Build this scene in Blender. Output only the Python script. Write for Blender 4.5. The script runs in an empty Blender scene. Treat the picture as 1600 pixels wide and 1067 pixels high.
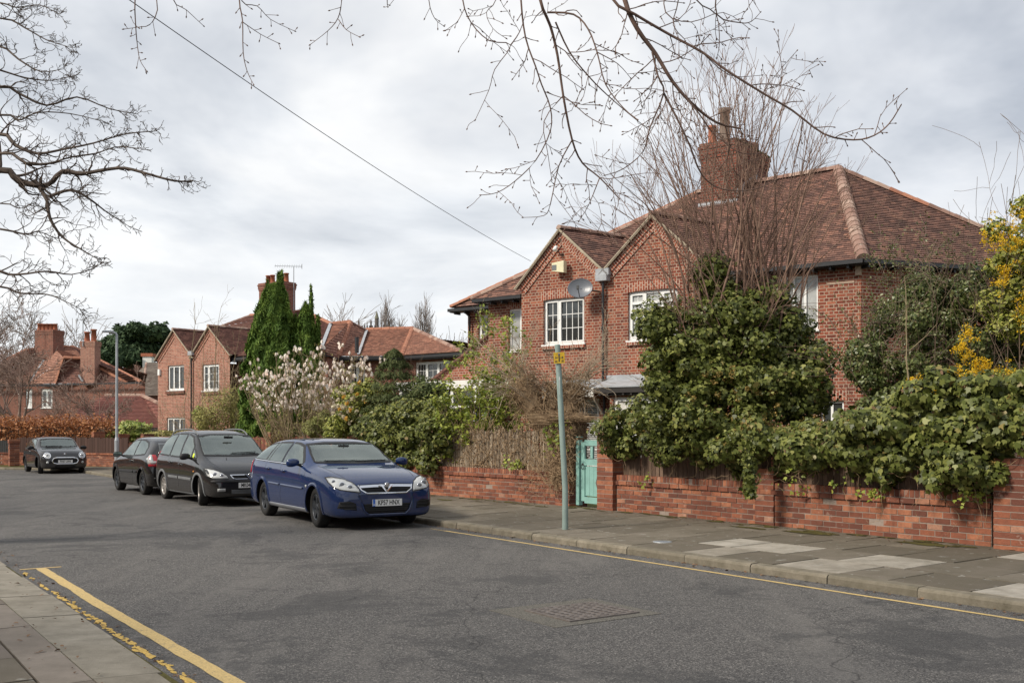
import bpy, bmesh, math, random
import numpy as np
from mathutils import Vector, Matrix, Euler
from mathutils.bvhtree import BVHTree
R = math.radians
rnd = random.Random(7)
nrg = np.random.default_rng(11)
scene = bpy.context.scene
COL = scene.collection

# ------------------------------------------------------------ camera
cam_d = bpy.data.cameras.new('camera'); cam = bpy.data.objects.new('camera', cam_d); COL.objects.link(cam)
cam.location = (0, 0, 1.6); cam.rotation_euler = (R(90), 0, 0)
cam_d.sensor_width = 36; cam_d.lens = 36.0
cam_d.shift_y = 0.0884
cam_d.clip_end = 3000; cam_d.clip_start = 0.05
scene.camera = cam
scene.view_settings.view_transform = 'Standard'; scene.view_settings.look = 'None'
scene.view_settings.gamma = 1.0; scene.view_settings.exposure = 0.24
scene.view_settings.use_curve_mapping = False

# ------------------------------------------------------------ sky and sun
SUN_EL, SUN_AZ = R(38), R(-118)      # azimuth from +Y, clockwise positive
world = bpy.data.worlds.new("World"); scene.world = world; world.use_nodes = True
def build_world():
    nt = world.node_tree; N = nt.nodes; L = nt.links; N.clear()
    out = N.new('ShaderNodeOutputWorld'); bg = N.new('ShaderNodeBackground'); bg2 = N.new('ShaderNodeBackground')
    sky = N.new('ShaderNodeTexSky'); sky.sky_type = 'NISHITA'; sky.sun_disc = False
    sky.sun_elevation = SUN_EL; sky.sun_rotation = SUN_AZ
    bg.inputs[1].default_value = 0.12; L.new(sky.outputs[0], bg.inputs[0])
    tc = N.new('ShaderNodeTexCoord'); sep = N.new('ShaderNodeSeparateXYZ'); L.new(tc.outputs['Generated'], sep.inputs[0])
    # flat cloud layer: project direction on a plane overhead
    zc = N.new('ShaderNodeMath'); zc.operation = 'ADD'; zc.inputs[1].default_value = 0.16
    ab = N.new('ShaderNodeMath'); ab.operation = 'ABSOLUTE'; L.new(sep.outputs[2], ab.inputs[0]); L.new(ab.outputs[0], zc.inputs[0])
    dx = N.new('ShaderNodeMath'); dx.operation = 'DIVIDE'; L.new(sep.outputs[0], dx.inputs[0]); L.new(zc.outputs[0], dx.inputs[1])
    dy = N.new('ShaderNodeMath'); dy.operation = 'DIVIDE'; L.new(sep.outputs[1], dy.inputs[0]); L.new(zc.outputs[0], dy.inputs[1])
    cb = N.new('ShaderNodeCombineXYZ'); L.new(dx.outputs[0], cb.inputs[0]); L.new(dy.outputs[0], cb.inputs[1])
    n1 = N.new('ShaderNodeTexNoise'); n1.inputs['Scale'].default_value = 0.85; n1.inputs['Detail'].default_value = 6; n1.inputs['Roughness'].default_value = 0.56; n1.inputs['Distortion'].default_value = 0.35
    L.new(cb.outputs[0], n1.inputs['Vector'])
    n2 = N.new('ShaderNodeTexNoise'); n2.inputs['Scale'].default_value = 2.6; n2.inputs['Detail'].default_value = 4; n2.inputs['Roughness'].default_value = 0.5
    L.new(cb.outputs[0], n2.inputs['Vector'])
    r1 = N.new('ShaderNodeValToRGB'); L.new(n1.outputs[0], r1.inputs[0])
    e = r1.color_ramp.elements; e[0].position = 0.36; e[0].color = (0.47, 0.51, 0.57, 1); e[1].position = 0.58; e[1].color = (0.96, 0.96, 0.955, 1)
    m = r1.color_ramp.elements.new(0.48); m.color = (0.75, 0.775, 0.81, 1)
    r2 = N.new('ShaderNodeValToRGB'); L.new(n2.outputs[0], r2.inputs[0])
    e = r2.color_ramp.elements; e[0].position = 0.3; e[0].color = (0.84, 0.845, 0.86, 1); e[1].position = 0.7; e[1].color = (1.02, 1.02, 1.02, 1)
    mx = N.new('ShaderNodeMix'); mx.data_type = 'RGBA'; mx.blend_type = 'MULTIPLY'; mx.inputs[0].default_value = 1
    L.new(r1.outputs[0], mx.inputs[6]); L.new(r2.outputs[0], mx.inputs[7])
    # paler, flatter cloud near the horizon
    mr = N.new('ShaderNodeMapRange'); mr.inputs[1].default_value = 0.0; mr.inputs[2].default_value = 0.36; mr.inputs[3].default_value = 0.65; mr.inputs[4].default_value = 0.0
    L.new(sep.outputs[2], mr.inputs[0])
    mh = N.new('ShaderNodeMix'); mh.data_type = 'RGBA'; L.new(mr.outputs[0], mh.inputs[0]); L.new(mx.outputs[2], mh.inputs[6]); mh.inputs[7].default_value = (0.90, 0.925, 0.945, 1)
    # greyer cloud bank towards the east (right)
    ge = N.new('ShaderNodeMapRange'); ge.inputs[1].default_value = 0.15; ge.inputs[2].default_value = 0.75; ge.inputs[3].default_value = 0.0; ge.inputs[4].default_value = 0.75
    L.new(sep.outputs[0], ge.inputs[0])
    gm = N.new('ShaderNodeMix'); gm.data_type = 'RGBA'; gm.blend_type = 'MULTIPLY'; L.new(ge.outputs[0], gm.inputs[0]); L.new(mh.outputs[2], gm.inputs[6]); gm.inputs[7].default_value = (0.72, 0.735, 0.79, 1)
    L.new(gm.outputs[2], bg2.inputs[0]); bg2.inputs[1].default_value = 0.96
    ms = N.new('ShaderNodeMixShader'); ms.inputs[0].default_value = 0.95
    L.new(bg.outputs[0], ms.inputs[1]); L.new(bg2.outputs[0], ms.inputs[2]); L.new(ms.outputs[0], out.inputs[0])
build_world()
sun_d = bpy.data.lights.new('sun', 'SUN'); sun_d.energy = 3.5; sun_d.angle = R(10); sun_d.color = (1, 0.92, 0.80)
sun = bpy.data.objects.new('sun', sun_d); COL.objects.link(sun)
sd = Vector((math.sin(SUN_AZ) * math.cos(SUN_EL), math.cos(SUN_AZ) * math.cos(SUN_EL), math.sin(SUN_EL)))
sun.rotation_euler = (-sd).to_track_quat('-Z', 'Y').to_euler(); sun.location = sd * 50

# ------------------------------------------------------------ frames
def P(x, y, Y):   # a point seen at that place of the view, Y metres ahead
    return Vector(((x - 800) / 1600 * Y, Y, 1.6 - (y - 675) / 1600 * Y))
def PZ(x, y, z):  # same, from a known height
    return P(x, y, (z - 1.6) * 1600 / (675 - y))
U = Vector((-0.566, 0.8244, 0)); NN = Vector((0.8244, 0.566, 0))
def ST(s, t, z=0.0):   # s along the road, t across it
    v = U * s + NN * t; return Vector((v.x, v.y, z))
def s_at(x, t):   # where the line t = const crosses picture column x
    q = (x - 800) / 1600
    return (0.8244 * t - q * 0.566 * t) / (0.566 + 0.8244 * q)

# ------------------------------------------------------------ objects
def tag(o, label=None, cat=None, group=None, kind=None):
    if label: o['label'] = label
    if cat: o['category'] = cat
    if group: o['group'] = group
    if kind: o['kind'] = kind
    return o
def empty(name, loc, rz=0, **k):
    o = bpy.data.objects.new(name, None); COL.objects.link(o); o.location = loc; o.rotation_euler = (0, 0, rz)
    o.empty_display_size = 0.3; o['_rz'] = rz
    del o['_rz']
    return tag(o, **k)
def link(name, me, mat=None, parent=None, world_space=True, smooth=False):
    o = bpy.data.objects.new(name, me); COL.objects.link(o)
    if mat is not None:
        for m in (mat if isinstance(mat, (list, tuple)) else [mat]): me.materials.append(m)
    if smooth: me.shade_smooth()
    if parent is not None:
        o.parent = parent
        if world_space:
            pm = Matrix.LocRotScale(parent.location, parent.rotation_euler, parent.scale)
            if parent.parent is not None:
                g = parent.parent; pm = Matrix.LocRotScale(g.location, g.rotation_euler, g.scale) @ parent.matrix_parent_inverse @ pm
            o.matrix_parent_inverse = pm.inverted()
    return o

class MB:
    """collects polygons with metre UVs"""
    def __init__(s): s.v = []; s.f = []; s.uv = []; s.mi = []; s.sm = []; s.col = []
    def face(s, pts, uv=None, mi=0, smooth=False, col=0.5):
        n = len(s.v); s.v += [tuple(p) for p in pts]; s.f.append(tuple(range(n, n + len(pts))))
        if uv is None:
            a = Vector(pts[0]); e1 = Vector(pts[1]) - a; nn = Vector((0, 0, 0))
            for i in range(1, len(pts) - 1): nn += (Vector(pts[i]) - a).cross(Vector(pts[i + 1]) - a)
            if nn.length < 1e-12: nn = Vector((0, 0, 1))
            nn.normalize()
            if abs(nn.z) > 0.95: e = Vector((1, 0, 0))
            else: e = Vector((0, 0, 1)).cross(nn).normalized()
            g = nn.cross(e)
            uv = [(Vector(p).dot(e), Vector(p).dot(g)) for p in pts]
        s.uv.append(uv); s.mi.append(mi); s.sm.append(smooth); s.col.append(col)
    def box(s, c, d, ax=None, mi=0, col=0.5, bevel=0):
        c = Vector(c)
        if ax is None: ax = (Vector((1, 0, 0)), Vector((0, 1, 0)), Vector((0, 0, 1)))
        h = [ax[i] * d[i] / 2 for i in range(3)]
        def q(i, j, k): return c + h[0] * i + h[1] * j + h[2] * k
        F = [[(-1, -1, -1), (1, -1, -1), (1, -1, 1), (-1, -1, 1)], [(1, -1, -1), (1, 1, -1), (1, 1, 1), (1, -1, 1)],
             [(1, 1, -1), (-1, 1, -1), (-1, 1, 1), (1, 1, 1)], [(-1, 1, -1), (-1, -1, -1), (-1, -1, 1), (-1, 1, 1)],
             [(-1, -1, 1), (1, -1, 1), (1, 1, 1), (-1, 1, 1)], [(-1, 1, -1), (1, 1, -1), (1, -1, -1), (-1, -1, -1)]]
        flip = ax[0].cross(ax[1]).dot(ax[2]) < 0
        for f in F:
            p = [q(*a) for a in f]
            s.face(p[::-1] if flip else p, mi=mi, col=col)
    def beam(s, a, b, w, h, mi=0, col=0.5, up=Vector((0, 0, 1))):
        a = Vector(a); b = Vector(b); d = (b - a); l = d.length; d.normalize()
        sd_ = d.cross(up).normalized(); u = sd_.cross(d)
        s.box((a + b) / 2, (l, w, h), (d, sd_, u), mi, col)
    def prism(s, pts, ext, mi=0, col=0.5):  # polygon extruded by vector
        pts = [Vector(p) for p in pts]; q = [p + ext for p in pts]
        nn = Vector((0, 0, 0))
        for i in range(1, len(pts) - 1): nn += (pts[i] - pts[0]).cross(pts[i + 1] - pts[0])
        if nn.dot(ext) > 0: s.face(pts[::-1], mi=mi, col=col); s.face(q, mi=mi, col=col); o = 1
        else: s.face(pts, mi=mi, col=col); s.face(q[::-1], mi=mi, col=col); o = -1
        n = len(pts)
        for i in range(n):
            j = (i + 1) % n; r = [pts[i], pts[j], q[j], q[i]]
            s.face(r if o > 0 else r[::-1], mi=mi, col=col)
    def tube(s, pts, rad, sides=8, mi=0, caps=True, smooth=True, col=0.5):
        pts = [Vector(p) for p in pts]; n = len(pts)
        if not isinstance(rad, (list, tuple)): rad = [rad] * n
        rings = []; pn = None
        for i, p in enumerate(pts):
            d = (pts[min(i + 1, n - 1)] - pts[max(i - 1, 0)])
            if d.length < 1e-9: d = Vector((0, 0, 1))
            d.normalize()
            if pn is None:
                a = Vector((0, 0, 1)) if abs(d.z) < 0.9 else Vector((1, 0, 0)); pn = d.cross(a).normalized()
            else:
                pn = (pn - d * pn.dot(d))
                if pn.length < 1e-6: pn = d.orthogonal()
                pn.normalize()
            b = d.cross(pn)
            rings.append([p + (pn * math.cos(t) + b * math.sin(t)) * rad[i] for t in [2 * math.pi * k / sides for k in range(sides)]])
        base = len(s.v)
        for r_ in rings: s.v += [tuple(x) for x in r_]
        for i in range(n - 1):
            for k in range(sides):
                k2 = (k + 1) % sides
                s.f.append((base + i * sides + k, base + i * sides + k2, base + (i + 1) * sides + k2, base + (i + 1) * sides + k))
                s.uv.append([(k / sides, i), ((k + 1) / sides, i), ((k + 1) / sides, i + 1), (k / sides, i + 1)]); s.mi.append(mi); s.sm.append(smooth); s.col.append(col)
        if caps:
            s.face(rings[0][::-1], mi=mi, col=col); s.face(rings[-1], mi=mi, col=col)
    def lathe(s, c, axis, prof, sides=24, mi=0, smooth=True, ref=None, col=0.5):  # prof: (along, radius)
        c = Vector(c); axis = Vector(axis).normalized(); a = (ref or axis.orthogonal()).normalized(); b = axis.cross(a)
        base = len(s.v)
        for (h, r_) in prof:
            for k in range(sides):
                t = 2 * math.pi * k / sides; s.v.append(tuple(c + axis * h + (a * math.cos(t) + b * math.sin(t)) * r_))
        for i in range(len(prof) - 1):
            for k in range(sides):
                k2 = (k + 1) % sides
                s.f.append((base + i * sides + k, base + i * sides + k2, base + (i + 1) * sides + k2, base + (i + 1) * sides + k))
                s.uv.append([(0, 0)] * 4); s.mi.append(mi); s.sm.append(smooth); s.col.append(col)
    def mesh(s, name):
        me = bpy.data.meshes.new(name); me.from_pydata(s.v, [], s.f)
        ul = me.uv_layers.new(name='UVMap'); flat = np.array([c for u in s.uv for p in u for c in p], dtype=np.float32)
        ul.data.foreach_set('uv', flat)
        me.polygons.foreach_set('material_index', s.mi); me.polygons.foreach_set('use_smooth', s.sm)
        at = me.attributes.new('var', 'FLOAT', 'FACE'); at.data.foreach_set('value', s.col)
        me.update(); return me
    def build(s, name, mat, parent=None, **k):
        kk = {a: k.pop(a) for a in ('label', 'cat', 'group', 'kind') if a in k}
        o = link(name, s.mesh(name), mat, parent, **k); return tag(o, **kk)

def fast_mesh(name, V, counts, var=None, smooth=False):
    """V (N,3) loose polygons, counts per polygon"""
    me = bpy.data.meshes.new(name); n = len(V)
    me.vertices.add(n); me.vertices.foreach_set('co', np.ascontiguousarray(V, dtype=np.float32).ravel())
    me.loops.add(n); me.loops.foreach_set('vertex_index', np.arange(n, dtype=np.int32))
    m = len(counts); me.polygons.add(m); starts = np.concatenate([[0], np.cumsum(counts)[:-1]]).astype(np.int32)
    me.polygons.foreach_set('loop_start', starts)
    try: me.polygons.foreach_set('loop_total', np.array(counts, dtype=np.int32))
    except Exception: pass
    if smooth: me.polygons.foreach_set('use_smooth', np.ones(m, dtype=bool))
    if var is not None:
        at = me.attributes.new('var', 'FLOAT', 'FACE'); at.data.foreach_set('value', np.asarray(var, dtype=np.float32))
    me.update(calc_edges=True); me.validate(); return me

SHAPES = {
 'ivy': ([(0, -.5), (.42, -.34), (.5, .06), (.24, .08), (0, .56), (-.24, .08), (-.5, .06), (-.42, -.34)]),
 'oval': ([(0, -.5), (.24, -.2), (.22, .2), (0, .5), (-.22, .2), (-.24, -.2)]),
 'thin': ([(0, -.5), (.11, -.1), (0, .5), (-.11, -.1)]),
 'quad': ([(-.4, -.4), (.4, -.4), (.4, .4), (-.4, .4)]),
 'tri': ([(-.45, -.4), (.45, -.4), (0, .5)]),
}
def unit(a): return a / np.maximum(np.linalg.norm(a, axis=1, keepdims=True), 1e-9)
def leaves(name, pos, nor, size, shape, mat, parent=None, droop=0.4, jitter=0.6, fold=0.25, up=None, var=None, sizej=0.35, **k):
    pos = np.asarray(pos, float); N = len(pos); nor = unit(np.asarray(nor, float) + nrg.normal(0, jitter, (N, 3)))
    sh = np.array(SHAPES[shape])
    tip = np.array([0, 0, -1.0]) * droop + nrg.normal(0, 0.6, (N, 3)) if up is None else np.asarray(up, float) + nrg.normal(0, 0.35, (N, 3))
    tip = unit(tip - nor * np.sum(tip * nor, axis=1, keepdims=True)); sid = np.cross(tip, nor)
    sz = size * np.clip(1 + nrg.normal(0, sizej, N), 0.45, 1.9)
    V = pos[:, None, :] + sz[:, None, None] * (sid[:, None, :] * sh[None, :, 0:1] + tip[:, None, :] * sh[None, :, 1:2] + nor[:, None, :] * (fold * np.abs(sh[None, :, 0:1]) - 0.12 * np.abs(sh[None, :, 1:2])))
    if var is None: var = nrg.random(N)
    me = fast_mesh(name, V.reshape(-1, 3), np.full(N, len(sh)), var)
    kk = {a: k.pop(a) for a in ('label', 'cat', 'group', 'kind') if a in k}
    return tag(link(name, me, mat, parent, **k), **kk)
def blob_points(blobs, n, inner=0.2, squash_noise=0.25):
    """points on lumpy ellipsoids; blobs: (cx,cy,cz,rx,ry,rz)"""
    B = np.array(blobs, float); w = (B[:, 3] * B[:, 4] * B[:, 5]) ** (2 / 3); w /= w.sum()
    idx = nrg.choice(len(B), n, p=w); d = unit(nrg.normal(0, 1, (n, 3)))
    ph = nrg.random((len(B), 3)) * 6.28
    lump = 1 + squash_noise * (np.sin(d[:, 0] * 5 + ph[idx, 0]) * np.sin(d[:, 1] * 6 + ph[idx, 1]) + 0.6 * np.sin(d[:, 2] * 8 + ph[idx, 2]))
    r = np.where(nrg.random(n) < inner, 0.35 + 0.5 * nrg.random(n), 0.84 + 0.2 * nrg.random(n) ** 1.5) * lump
    pos = B[idx, :3] + d * B[idx, 3:] * r[:, None]; nor = unit(d / B[idx, 3:] * B[idx, 3:].mean(axis=1, keepdims=True))
    return pos, nor
def subblobs(c, rad, n, r, seed=0, flat=0.85, zmin=None):
    n = int(n * 2.4)
    """fill an ellipsoid's shell with small clumps"""
    g = np.random.default_rng(seed); out = []
    for i in range(n):
        d = g.normal(0, 1, 3); d /= np.linalg.norm(d); k = g.random() ** 0.4 * 0.85
        p = [c[j] + d[j] * rad[j] * k for j in range(3)]
        if zmin is not None and p[2] < zmin: p[2] = zmin + g.random() * 0.2
        q = r * (0.65 + 0.7 * g.random()); out.append((*p, q, q, q * flat))
    return out

def tubes(name, segs, mat, parent=None, sides=4, **k):
    """many tapered tubes in one mesh: segs = [(points, radii)]"""
    VV = []; FF = []; off = 0
    for pts, rad in segs:
        p = np.asarray([tuple(q) for q in pts], float); n = len(p)
        if n < 2: continue
        rad = np.asarray(rad, float)
        t = np.empty_like(p); t[1:-1] = p[2:] - p[:-2]; t[0] = p[1] - p[0]; t[-1] = p[-1] - p[-2]; t = unit(t)
        a = np.array([0.31, 0.17, 0.93]); a = np.where(np.abs(t @ a)[:, None] > 0.93, np.array([[1, 0, 0]]), a[None, :])
        e1 = unit(np.cross(t, a)); e2 = np.cross(t, e1)
        an = np.arange(sides) * 2 * math.pi / sides
        ring = p[:, None, :] + rad[:, None, None] * (e1[:, None, :] * np.cos(an)[None, :, None] + e2[:, None, :] * np.sin(an)[None, :, None])
        VV.append(ring.reshape(-1, 3))
        i = np.arange(n - 1)[:, None] * sides; kx = np.arange(sides)[None, :]; k2 = (kx + 1) % sides
        F = np.stack([off + i + kx, off + i + k2, off + i + sides + k2, off + i + sides + kx], axis=-1).reshape(-1, 4)
        FF.append(F); off += n * sides
    V = np.concatenate(VV); F = np.concatenate(FF)
    me = bpy.data.meshes.new(name); me.vertices.add(len(V)); me.vertices.foreach_set('co', V.astype(np.float32).ravel())
    me.loops.add(F.size); me.loops.foreach_set('vertex_index', F.astype(np.int32).ravel())
    me.polygons.add(len(F)); me.polygons.foreach_set('loop_start', (np.arange(len(F)) * 4).astype(np.int32))
    try: me.polygons.foreach_set('loop_total', np.full(len(F), 4, dtype=np.int32))
    except Exception: pass
    me.polygons.foreach_set('use_smooth', np.ones(len(F), dtype=bool)); me.update(calc_edges=True)
    kk = {a: k.pop(a) for a in ('label', 'cat', 'group', 'kind') if a in k}
    return tag(link(name, me, mat, parent, **k), **kk)

def rv(r, s=1.0): return Vector((r.gauss(0, s), r.gauss(0, s), r.gauss(0, s)))
def grow(r, p, d, L, rad, depth, segs, tips=None, wig=0.12, nseg=5, kids=(2, 4), ang=0.7, shrink=0.62, grav=0.0, rmin=0.003, kstart=0.25, flat=None):
    p = Vector(p); d = Vector(d).normalized(); pts = [p.copy()]; rr = [rad]
    step = L / nseg
    for i in range(nseg):
        d = (d + rv(r, wig) + Vector((0, 0, grav))).normalized()
        if flat is not None: d = (d - flat * d.dot(flat) * 0.3).normalized()
        p = p + d * step; pts.append(p.copy()); rr.append(max(rmin, rad * (1 - 0.72 * (i + 1) / nseg)))
    segs.append((pts, rr))
    if depth <= 0:
        if tips is not None: tips.append((pts[-1], d))
        return
    for k in range(r.randint(*kids)):
        f = kstart + (1 - kstart) * r.random(); i = min(int(f * nseg), nseg - 1); q = pts[i].lerp(pts[i + 1], f * nseg - i)
        o = (d.cross(rv(r))).normalized(); base = (pts[i + 1] - pts[i]).normalized(); a = ang * (0.6 + 0.7 * r.random())
        nd = (base * math.cos(a) + o * math.sin(a)).normalized()
        grow(r, q, nd, L * shrink * (0.6 + 0.7 * r.random()), max(rmin, rr[i] * 0.62), depth - 1, segs, tips, wig, max(3, nseg - 1), kids, ang, shrink, grav, rmin, kstart, flat)
    if tips is not None: tips.append((pts[-1], d))
# ------------------------------------------------------------ materials
def nodes(name, rough=0.8, spec=0.3, metal=0.0, coat=0.0):
    m = bpy.data.materials.new(name); m.use_nodes = True; nt = m.node_tree; b = nt.nodes['Principled BSDF']
    b.inputs['Roughness'].default_value = rough; b.inputs['Metallic'].default_value = metal
    b.inputs['Specular IOR Level'].default_value = spec; b.inputs['Coat Weight'].default_value = coat; b.inputs['Coat Roughness'].default_value = 0.03
    return m, nt, b
def nz(nt, scale, detail=4, rough=0.55, vec=None, dist=0.0):
    n = nt.nodes.new('ShaderNodeTexNoise'); n.inputs['Scale'].default_value = scale; n.inputs['Detail'].default_value = detail
    n.inputs['Roughness'].default_value = rough; n.inputs['Distortion'].default_value = dist
    if vec is not None: nt.links.new(vec, n.inputs['Vector'])
    return n.outputs[0]
def ramp(nt, fac, stops, interp='LINEAR'):
    n = nt.nodes.new('ShaderNodeValToRGB'); n.color_ramp.interpolation = interp; e = n.color_ramp.elements
    while len(e) < len(stops): e.new(0.5)
    for i, (p, c) in enumerate(stops):
        e[i].position = p; e[i].color = (*c, 1) if len(c) == 3 else c
    nt.links.new(fac, n.inputs[0]); return n.outputs[0]
def mix(nt, fac, a, b, mode='MIX'):
    n = nt.nodes.new('ShaderNodeMix'); n.data_type = 'RGBA'; n.blend_type = mode
    for i, v in ((0, fac), (6, a), (7, b)):
        if isinstance(v, bpy.types.NodeSocket): nt.links.new(v, n.inputs[i])
        elif i == 0: n.inputs[0].default_value = v
        else: n.inputs[i].default_value = (*v, 1)
    return n.outputs[2]
def mth(nt, op, a, b=0.0):
    n = nt.nodes.new('ShaderNodeMath'); n.operation = op
    for i, v in ((0, a), (1, b)):
        if isinstance(v, bpy.types.NodeSocket): nt.links.new(v, n.inputs[i])
        else: n.inputs[i].default_value = v
    return n.outputs[0]
def bump(nt, b, h, s=0.3, d=0.02):
    n = nt.nodes.new('ShaderNodeBump'); n.inputs['Strength'].default_value = s; n.inputs['Distance'].default_value = d
    nt.links.new(h, n.inputs['Height']); nt.links.new(n.outputs[0], b.inputs['Normal'])
def pos(nt):
    return nt.nodes.new('ShaderNodeNewGeometry').outputs['Position']
def var(nt):
    a = nt.nodes.new('ShaderNodeAttribute'); a.attribute_name = 'var'; return a.outputs['Fac']
def setc(nt, b, c): nt.links.new(c, b.inputs['Base Color'])
M = {}
def plain(name, col, rough=0.6, spec=0.4, metal=0, coat=0, vary=0.15, scale=3.0, bmp=0.0):
    m, nt, b = nodes(name, rough, spec, metal, coat); n = nz(nt, scale, 5, 0.6, pos(nt))
    c = tuple(col); lo = tuple(x * (1 - vary) for x in c); hi = tuple(min(1, x * (1 + vary)) for x in c)
    setc(nt, b, ramp(nt, n, [(0.3, lo), (0.7, hi)]))
    if bmp: bump(nt, b, nz(nt, scale * 12, 3, 0.6, pos(nt)), bmp)
    M[name] = m; return m

def brick(name, stops, mortar, bw=0.225, bh=0.075, ms=0.011, vec_swap=False, grime=0.25, bmp=0.5):
    m, nt, b = nodes(name, 0.9, 0.2); uv = nt.nodes.new('ShaderNodeUVMap').outputs[0]
    if vec_swap:
        sp = nt.nodes.new('ShaderNodeSeparateXYZ'); nt.links.new(uv, sp.inputs[0]); cb = nt.nodes.new('ShaderNodeCombineXYZ')
        nt.links.new(sp.outputs[1], cb.inputs[0]); nt.links.new(sp.outputs[0], cb.inputs[1]); uv = cb.outputs[0]
    # slight wobble so courses are not ruler straight
    w = nt.nodes.new('ShaderNodeTexNoise'); w.inputs['Scale'].default_value = 6; nt.links.new(uv, w.inputs['Vector'])
    vm = nt.nodes.new('ShaderNodeVectorMath'); vm.operation = 'SCALE'; vm.inputs['Scale'].default_value = 0.008; nt.links.new(w.outputs['Color'], vm.inputs[0])
    va = nt.nodes.new('ShaderNodeVectorMath'); va.operation = 'ADD'; nt.links.new(uv, va.inputs[0]); nt.links.new(vm.outputs[0], va.inputs[1])
    t = nt.nodes.new('ShaderNodeTexBrick'); t.inputs['Scale'].default_value = 1; t.inputs['Brick Width'].default_value = bw; t.inputs['Row Height'].default_value = bh
    t.inputs['Mortar Size'].default_value = ms; t.inputs['Mortar Smooth'].default_value = 0.15; t.inputs['Bias'].default_value = 0
    t.inputs['Color1'].default_value = (0, 0, 0, 1); t.inputs['Color2'].default_value = (1, 1, 1, 1); t.inputs['Mortar'].default_value = (.5, .5, .5, 1)
    t.offset = 0.5; t.squash = 0.5; t.squash_frequency = 2
    nt.links.new(va.outputs[0], t.inputs['Vector'])
    col = ramp(nt, t.outputs['Color'], stops)
    n = nz(nt, 24, 5, 0.7, uv); col = mix(nt, mth(nt, 'MULTIPLY', n, 0.5), col, (0.05, 0.028, 0.022), 'MIX')
    g = nz(nt, 0.9, 5, 0.65, uv); gm = ramp(nt, g, [(0.45, (0, 0, 0)), (0.75, (1, 1, 1))])
    mcol = mix(nt, nz(nt, 9, 4, 0.6, uv), tuple(x * 0.7 for x in mortar), tuple(min(1, x * 1.2) for x in mortar))
    col = mix(nt, t.outputs['Fac'], col, mcol)
    col = mix(nt, mth(nt, 'MULTIPLY', gm, grime), col, (0.09, 0.07, 0.06)); setc(nt, b, col)
    h = mth(nt, 'ADD', mth(nt, 'MULTIPLY', t.outputs['Fac'], -1.0), mth(nt, 'MULTIPLY', n, 0.35)); bump(nt, b, h, bmp, 0.012)
    M[name] = m; return m
RB = [(0.0, (0.17, 0.042, 0.027)), (0.3, (0.25, 0.060, 0.036)), (0.55, (0.31, 0.080, 0.045)), (0.8, (0.37, 0.105, 0.058)), (1.0, (0.44, 0.155, 0.09))]
brick('brick_house', RB, (0.43, 0.325, 0.245), bh=.077, bw=.225, ms=.009, grime=0.4)
brick('brick_soldier', [(p, tuple(x * 1.1 for x in c)) for p, c in RB], (0.50, 0.37, 0.29), vec_swap=True, grime=0.08)
brick('brick_far', [(0, (0.27, 0.08, 0.05)), (0.5, (0.40, 0.13, 0.085)), (1, (0.52, 0.21, 0.14))], (0.47, 0.35, 0.28), grime=0.12)
brick('brick_dark', [(0, (0.12, 0.03, 0.02)), (0.5, (0.20, 0.055, 0.035)), (1, (0.30, 0.09, 0.055))], (0.20, 0.15, 0.12), grime=0.25)
brick('brick_far_dark', [(0, (0.17, 0.05, 0.035)), (0.5, (0.27, 0.08, 0.055)), (1, (0.36, 0.12, 0.08))], (0.25, 0.18, 0.14), grime=0.15)

def tilemat(name, stops, w=0.165, g=0.1, moss=0.35):
    m, nt, b = nodes(name, 0.88, 0.25); uv = nt.nodes.new('ShaderNodeUVMap').outputs[0]
    t = nt.nodes.new('ShaderNodeTexBrick'); t.inputs['Scale'].default_value = 1; t.inputs['Brick Width'].default_value = w; t.inputs['Row Height'].default_value = g
    t.inputs['Mortar Size'].default_value = 0.004; t.inputs['Mortar Smooth'].default_value = 0.3; t.inputs['Color1'].default_value = (0, 0, 0, 1); t.inputs['Color2'].default_value = (1, 1, 1, 1)
    nt.links.new(uv, t.inputs['Vector']); col = ramp(nt, t.outputs['Color'], stops)
    big = nz(nt, 0.7, 5, 0.6, uv); col = mix(nt, ramp(nt, big, [(0.35, (0, 0, 0)), (0.7, (0.6, 0.6, 0.6))]), col, stops[0][1])
    col = mix(nt, mth(nt, 'MULTIPLY', t.outputs['Fac'], 0.8), col, (0.03, 0.02, 0.02))
    ms = ramp(nt, nz(nt, 3.5, 8, 0.75, uv), [(0.6, (0, 0, 0)), (0.8, (1, 1, 1))]); col = mix(nt, mth(nt, 'MULTIPLY', ms, moss), col, (0.22, 0.20, 0.12))
    setc(nt, b, col); bump(nt, b, nz(nt, 30, 3, 0.6, uv), 0.15, 0.01); M[name] = m
tilemat('tiles', [(0, (0.11, 0.066, 0.056)), (0.3, (0.175, 0.098, 0.078)), (0.6, (0.245, 0.135, 0.105)), (0.88, (0.33, 0.18, 0.135)), (1, (0.42, 0.225, 0.155))])
tilemat('tiles_orange', [(0, (0.18, 0.092, 0.068)), (0.4, (0.30, 0.15, 0.105)), (0.8, (0.39, 0.195, 0.135)), (1, (0.48, 0.27, 0.19))])
tilemat('tiles_brown', [(0, (0.10, 0.05, 0.042)), (0.5, (0.18, 0.085, 0.065)), (1, (0.26, 0.13, 0.10))])
tilemat('tiles_grey', [(0, (0.10, 0.08, 0.065)), (0.5, (0.15, 0.12, 0.10)), (1, (0.20, 0.17, 0.14))], w=0.3, g=0.3)
tilemat('tiles_darkred', [(0, (0.13, 0.05, 0.042)), (0.5, (0.19, 0.073, 0.057)), (1, (0.25, 0.10, 0.075))])
tilemat('tiles_pink', [(0, (0.42, 0.20, 0.13)), (0.5, (0.55, 0.27, 0.18)), (1, (0.62, 0.33, 0.22))])

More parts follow.
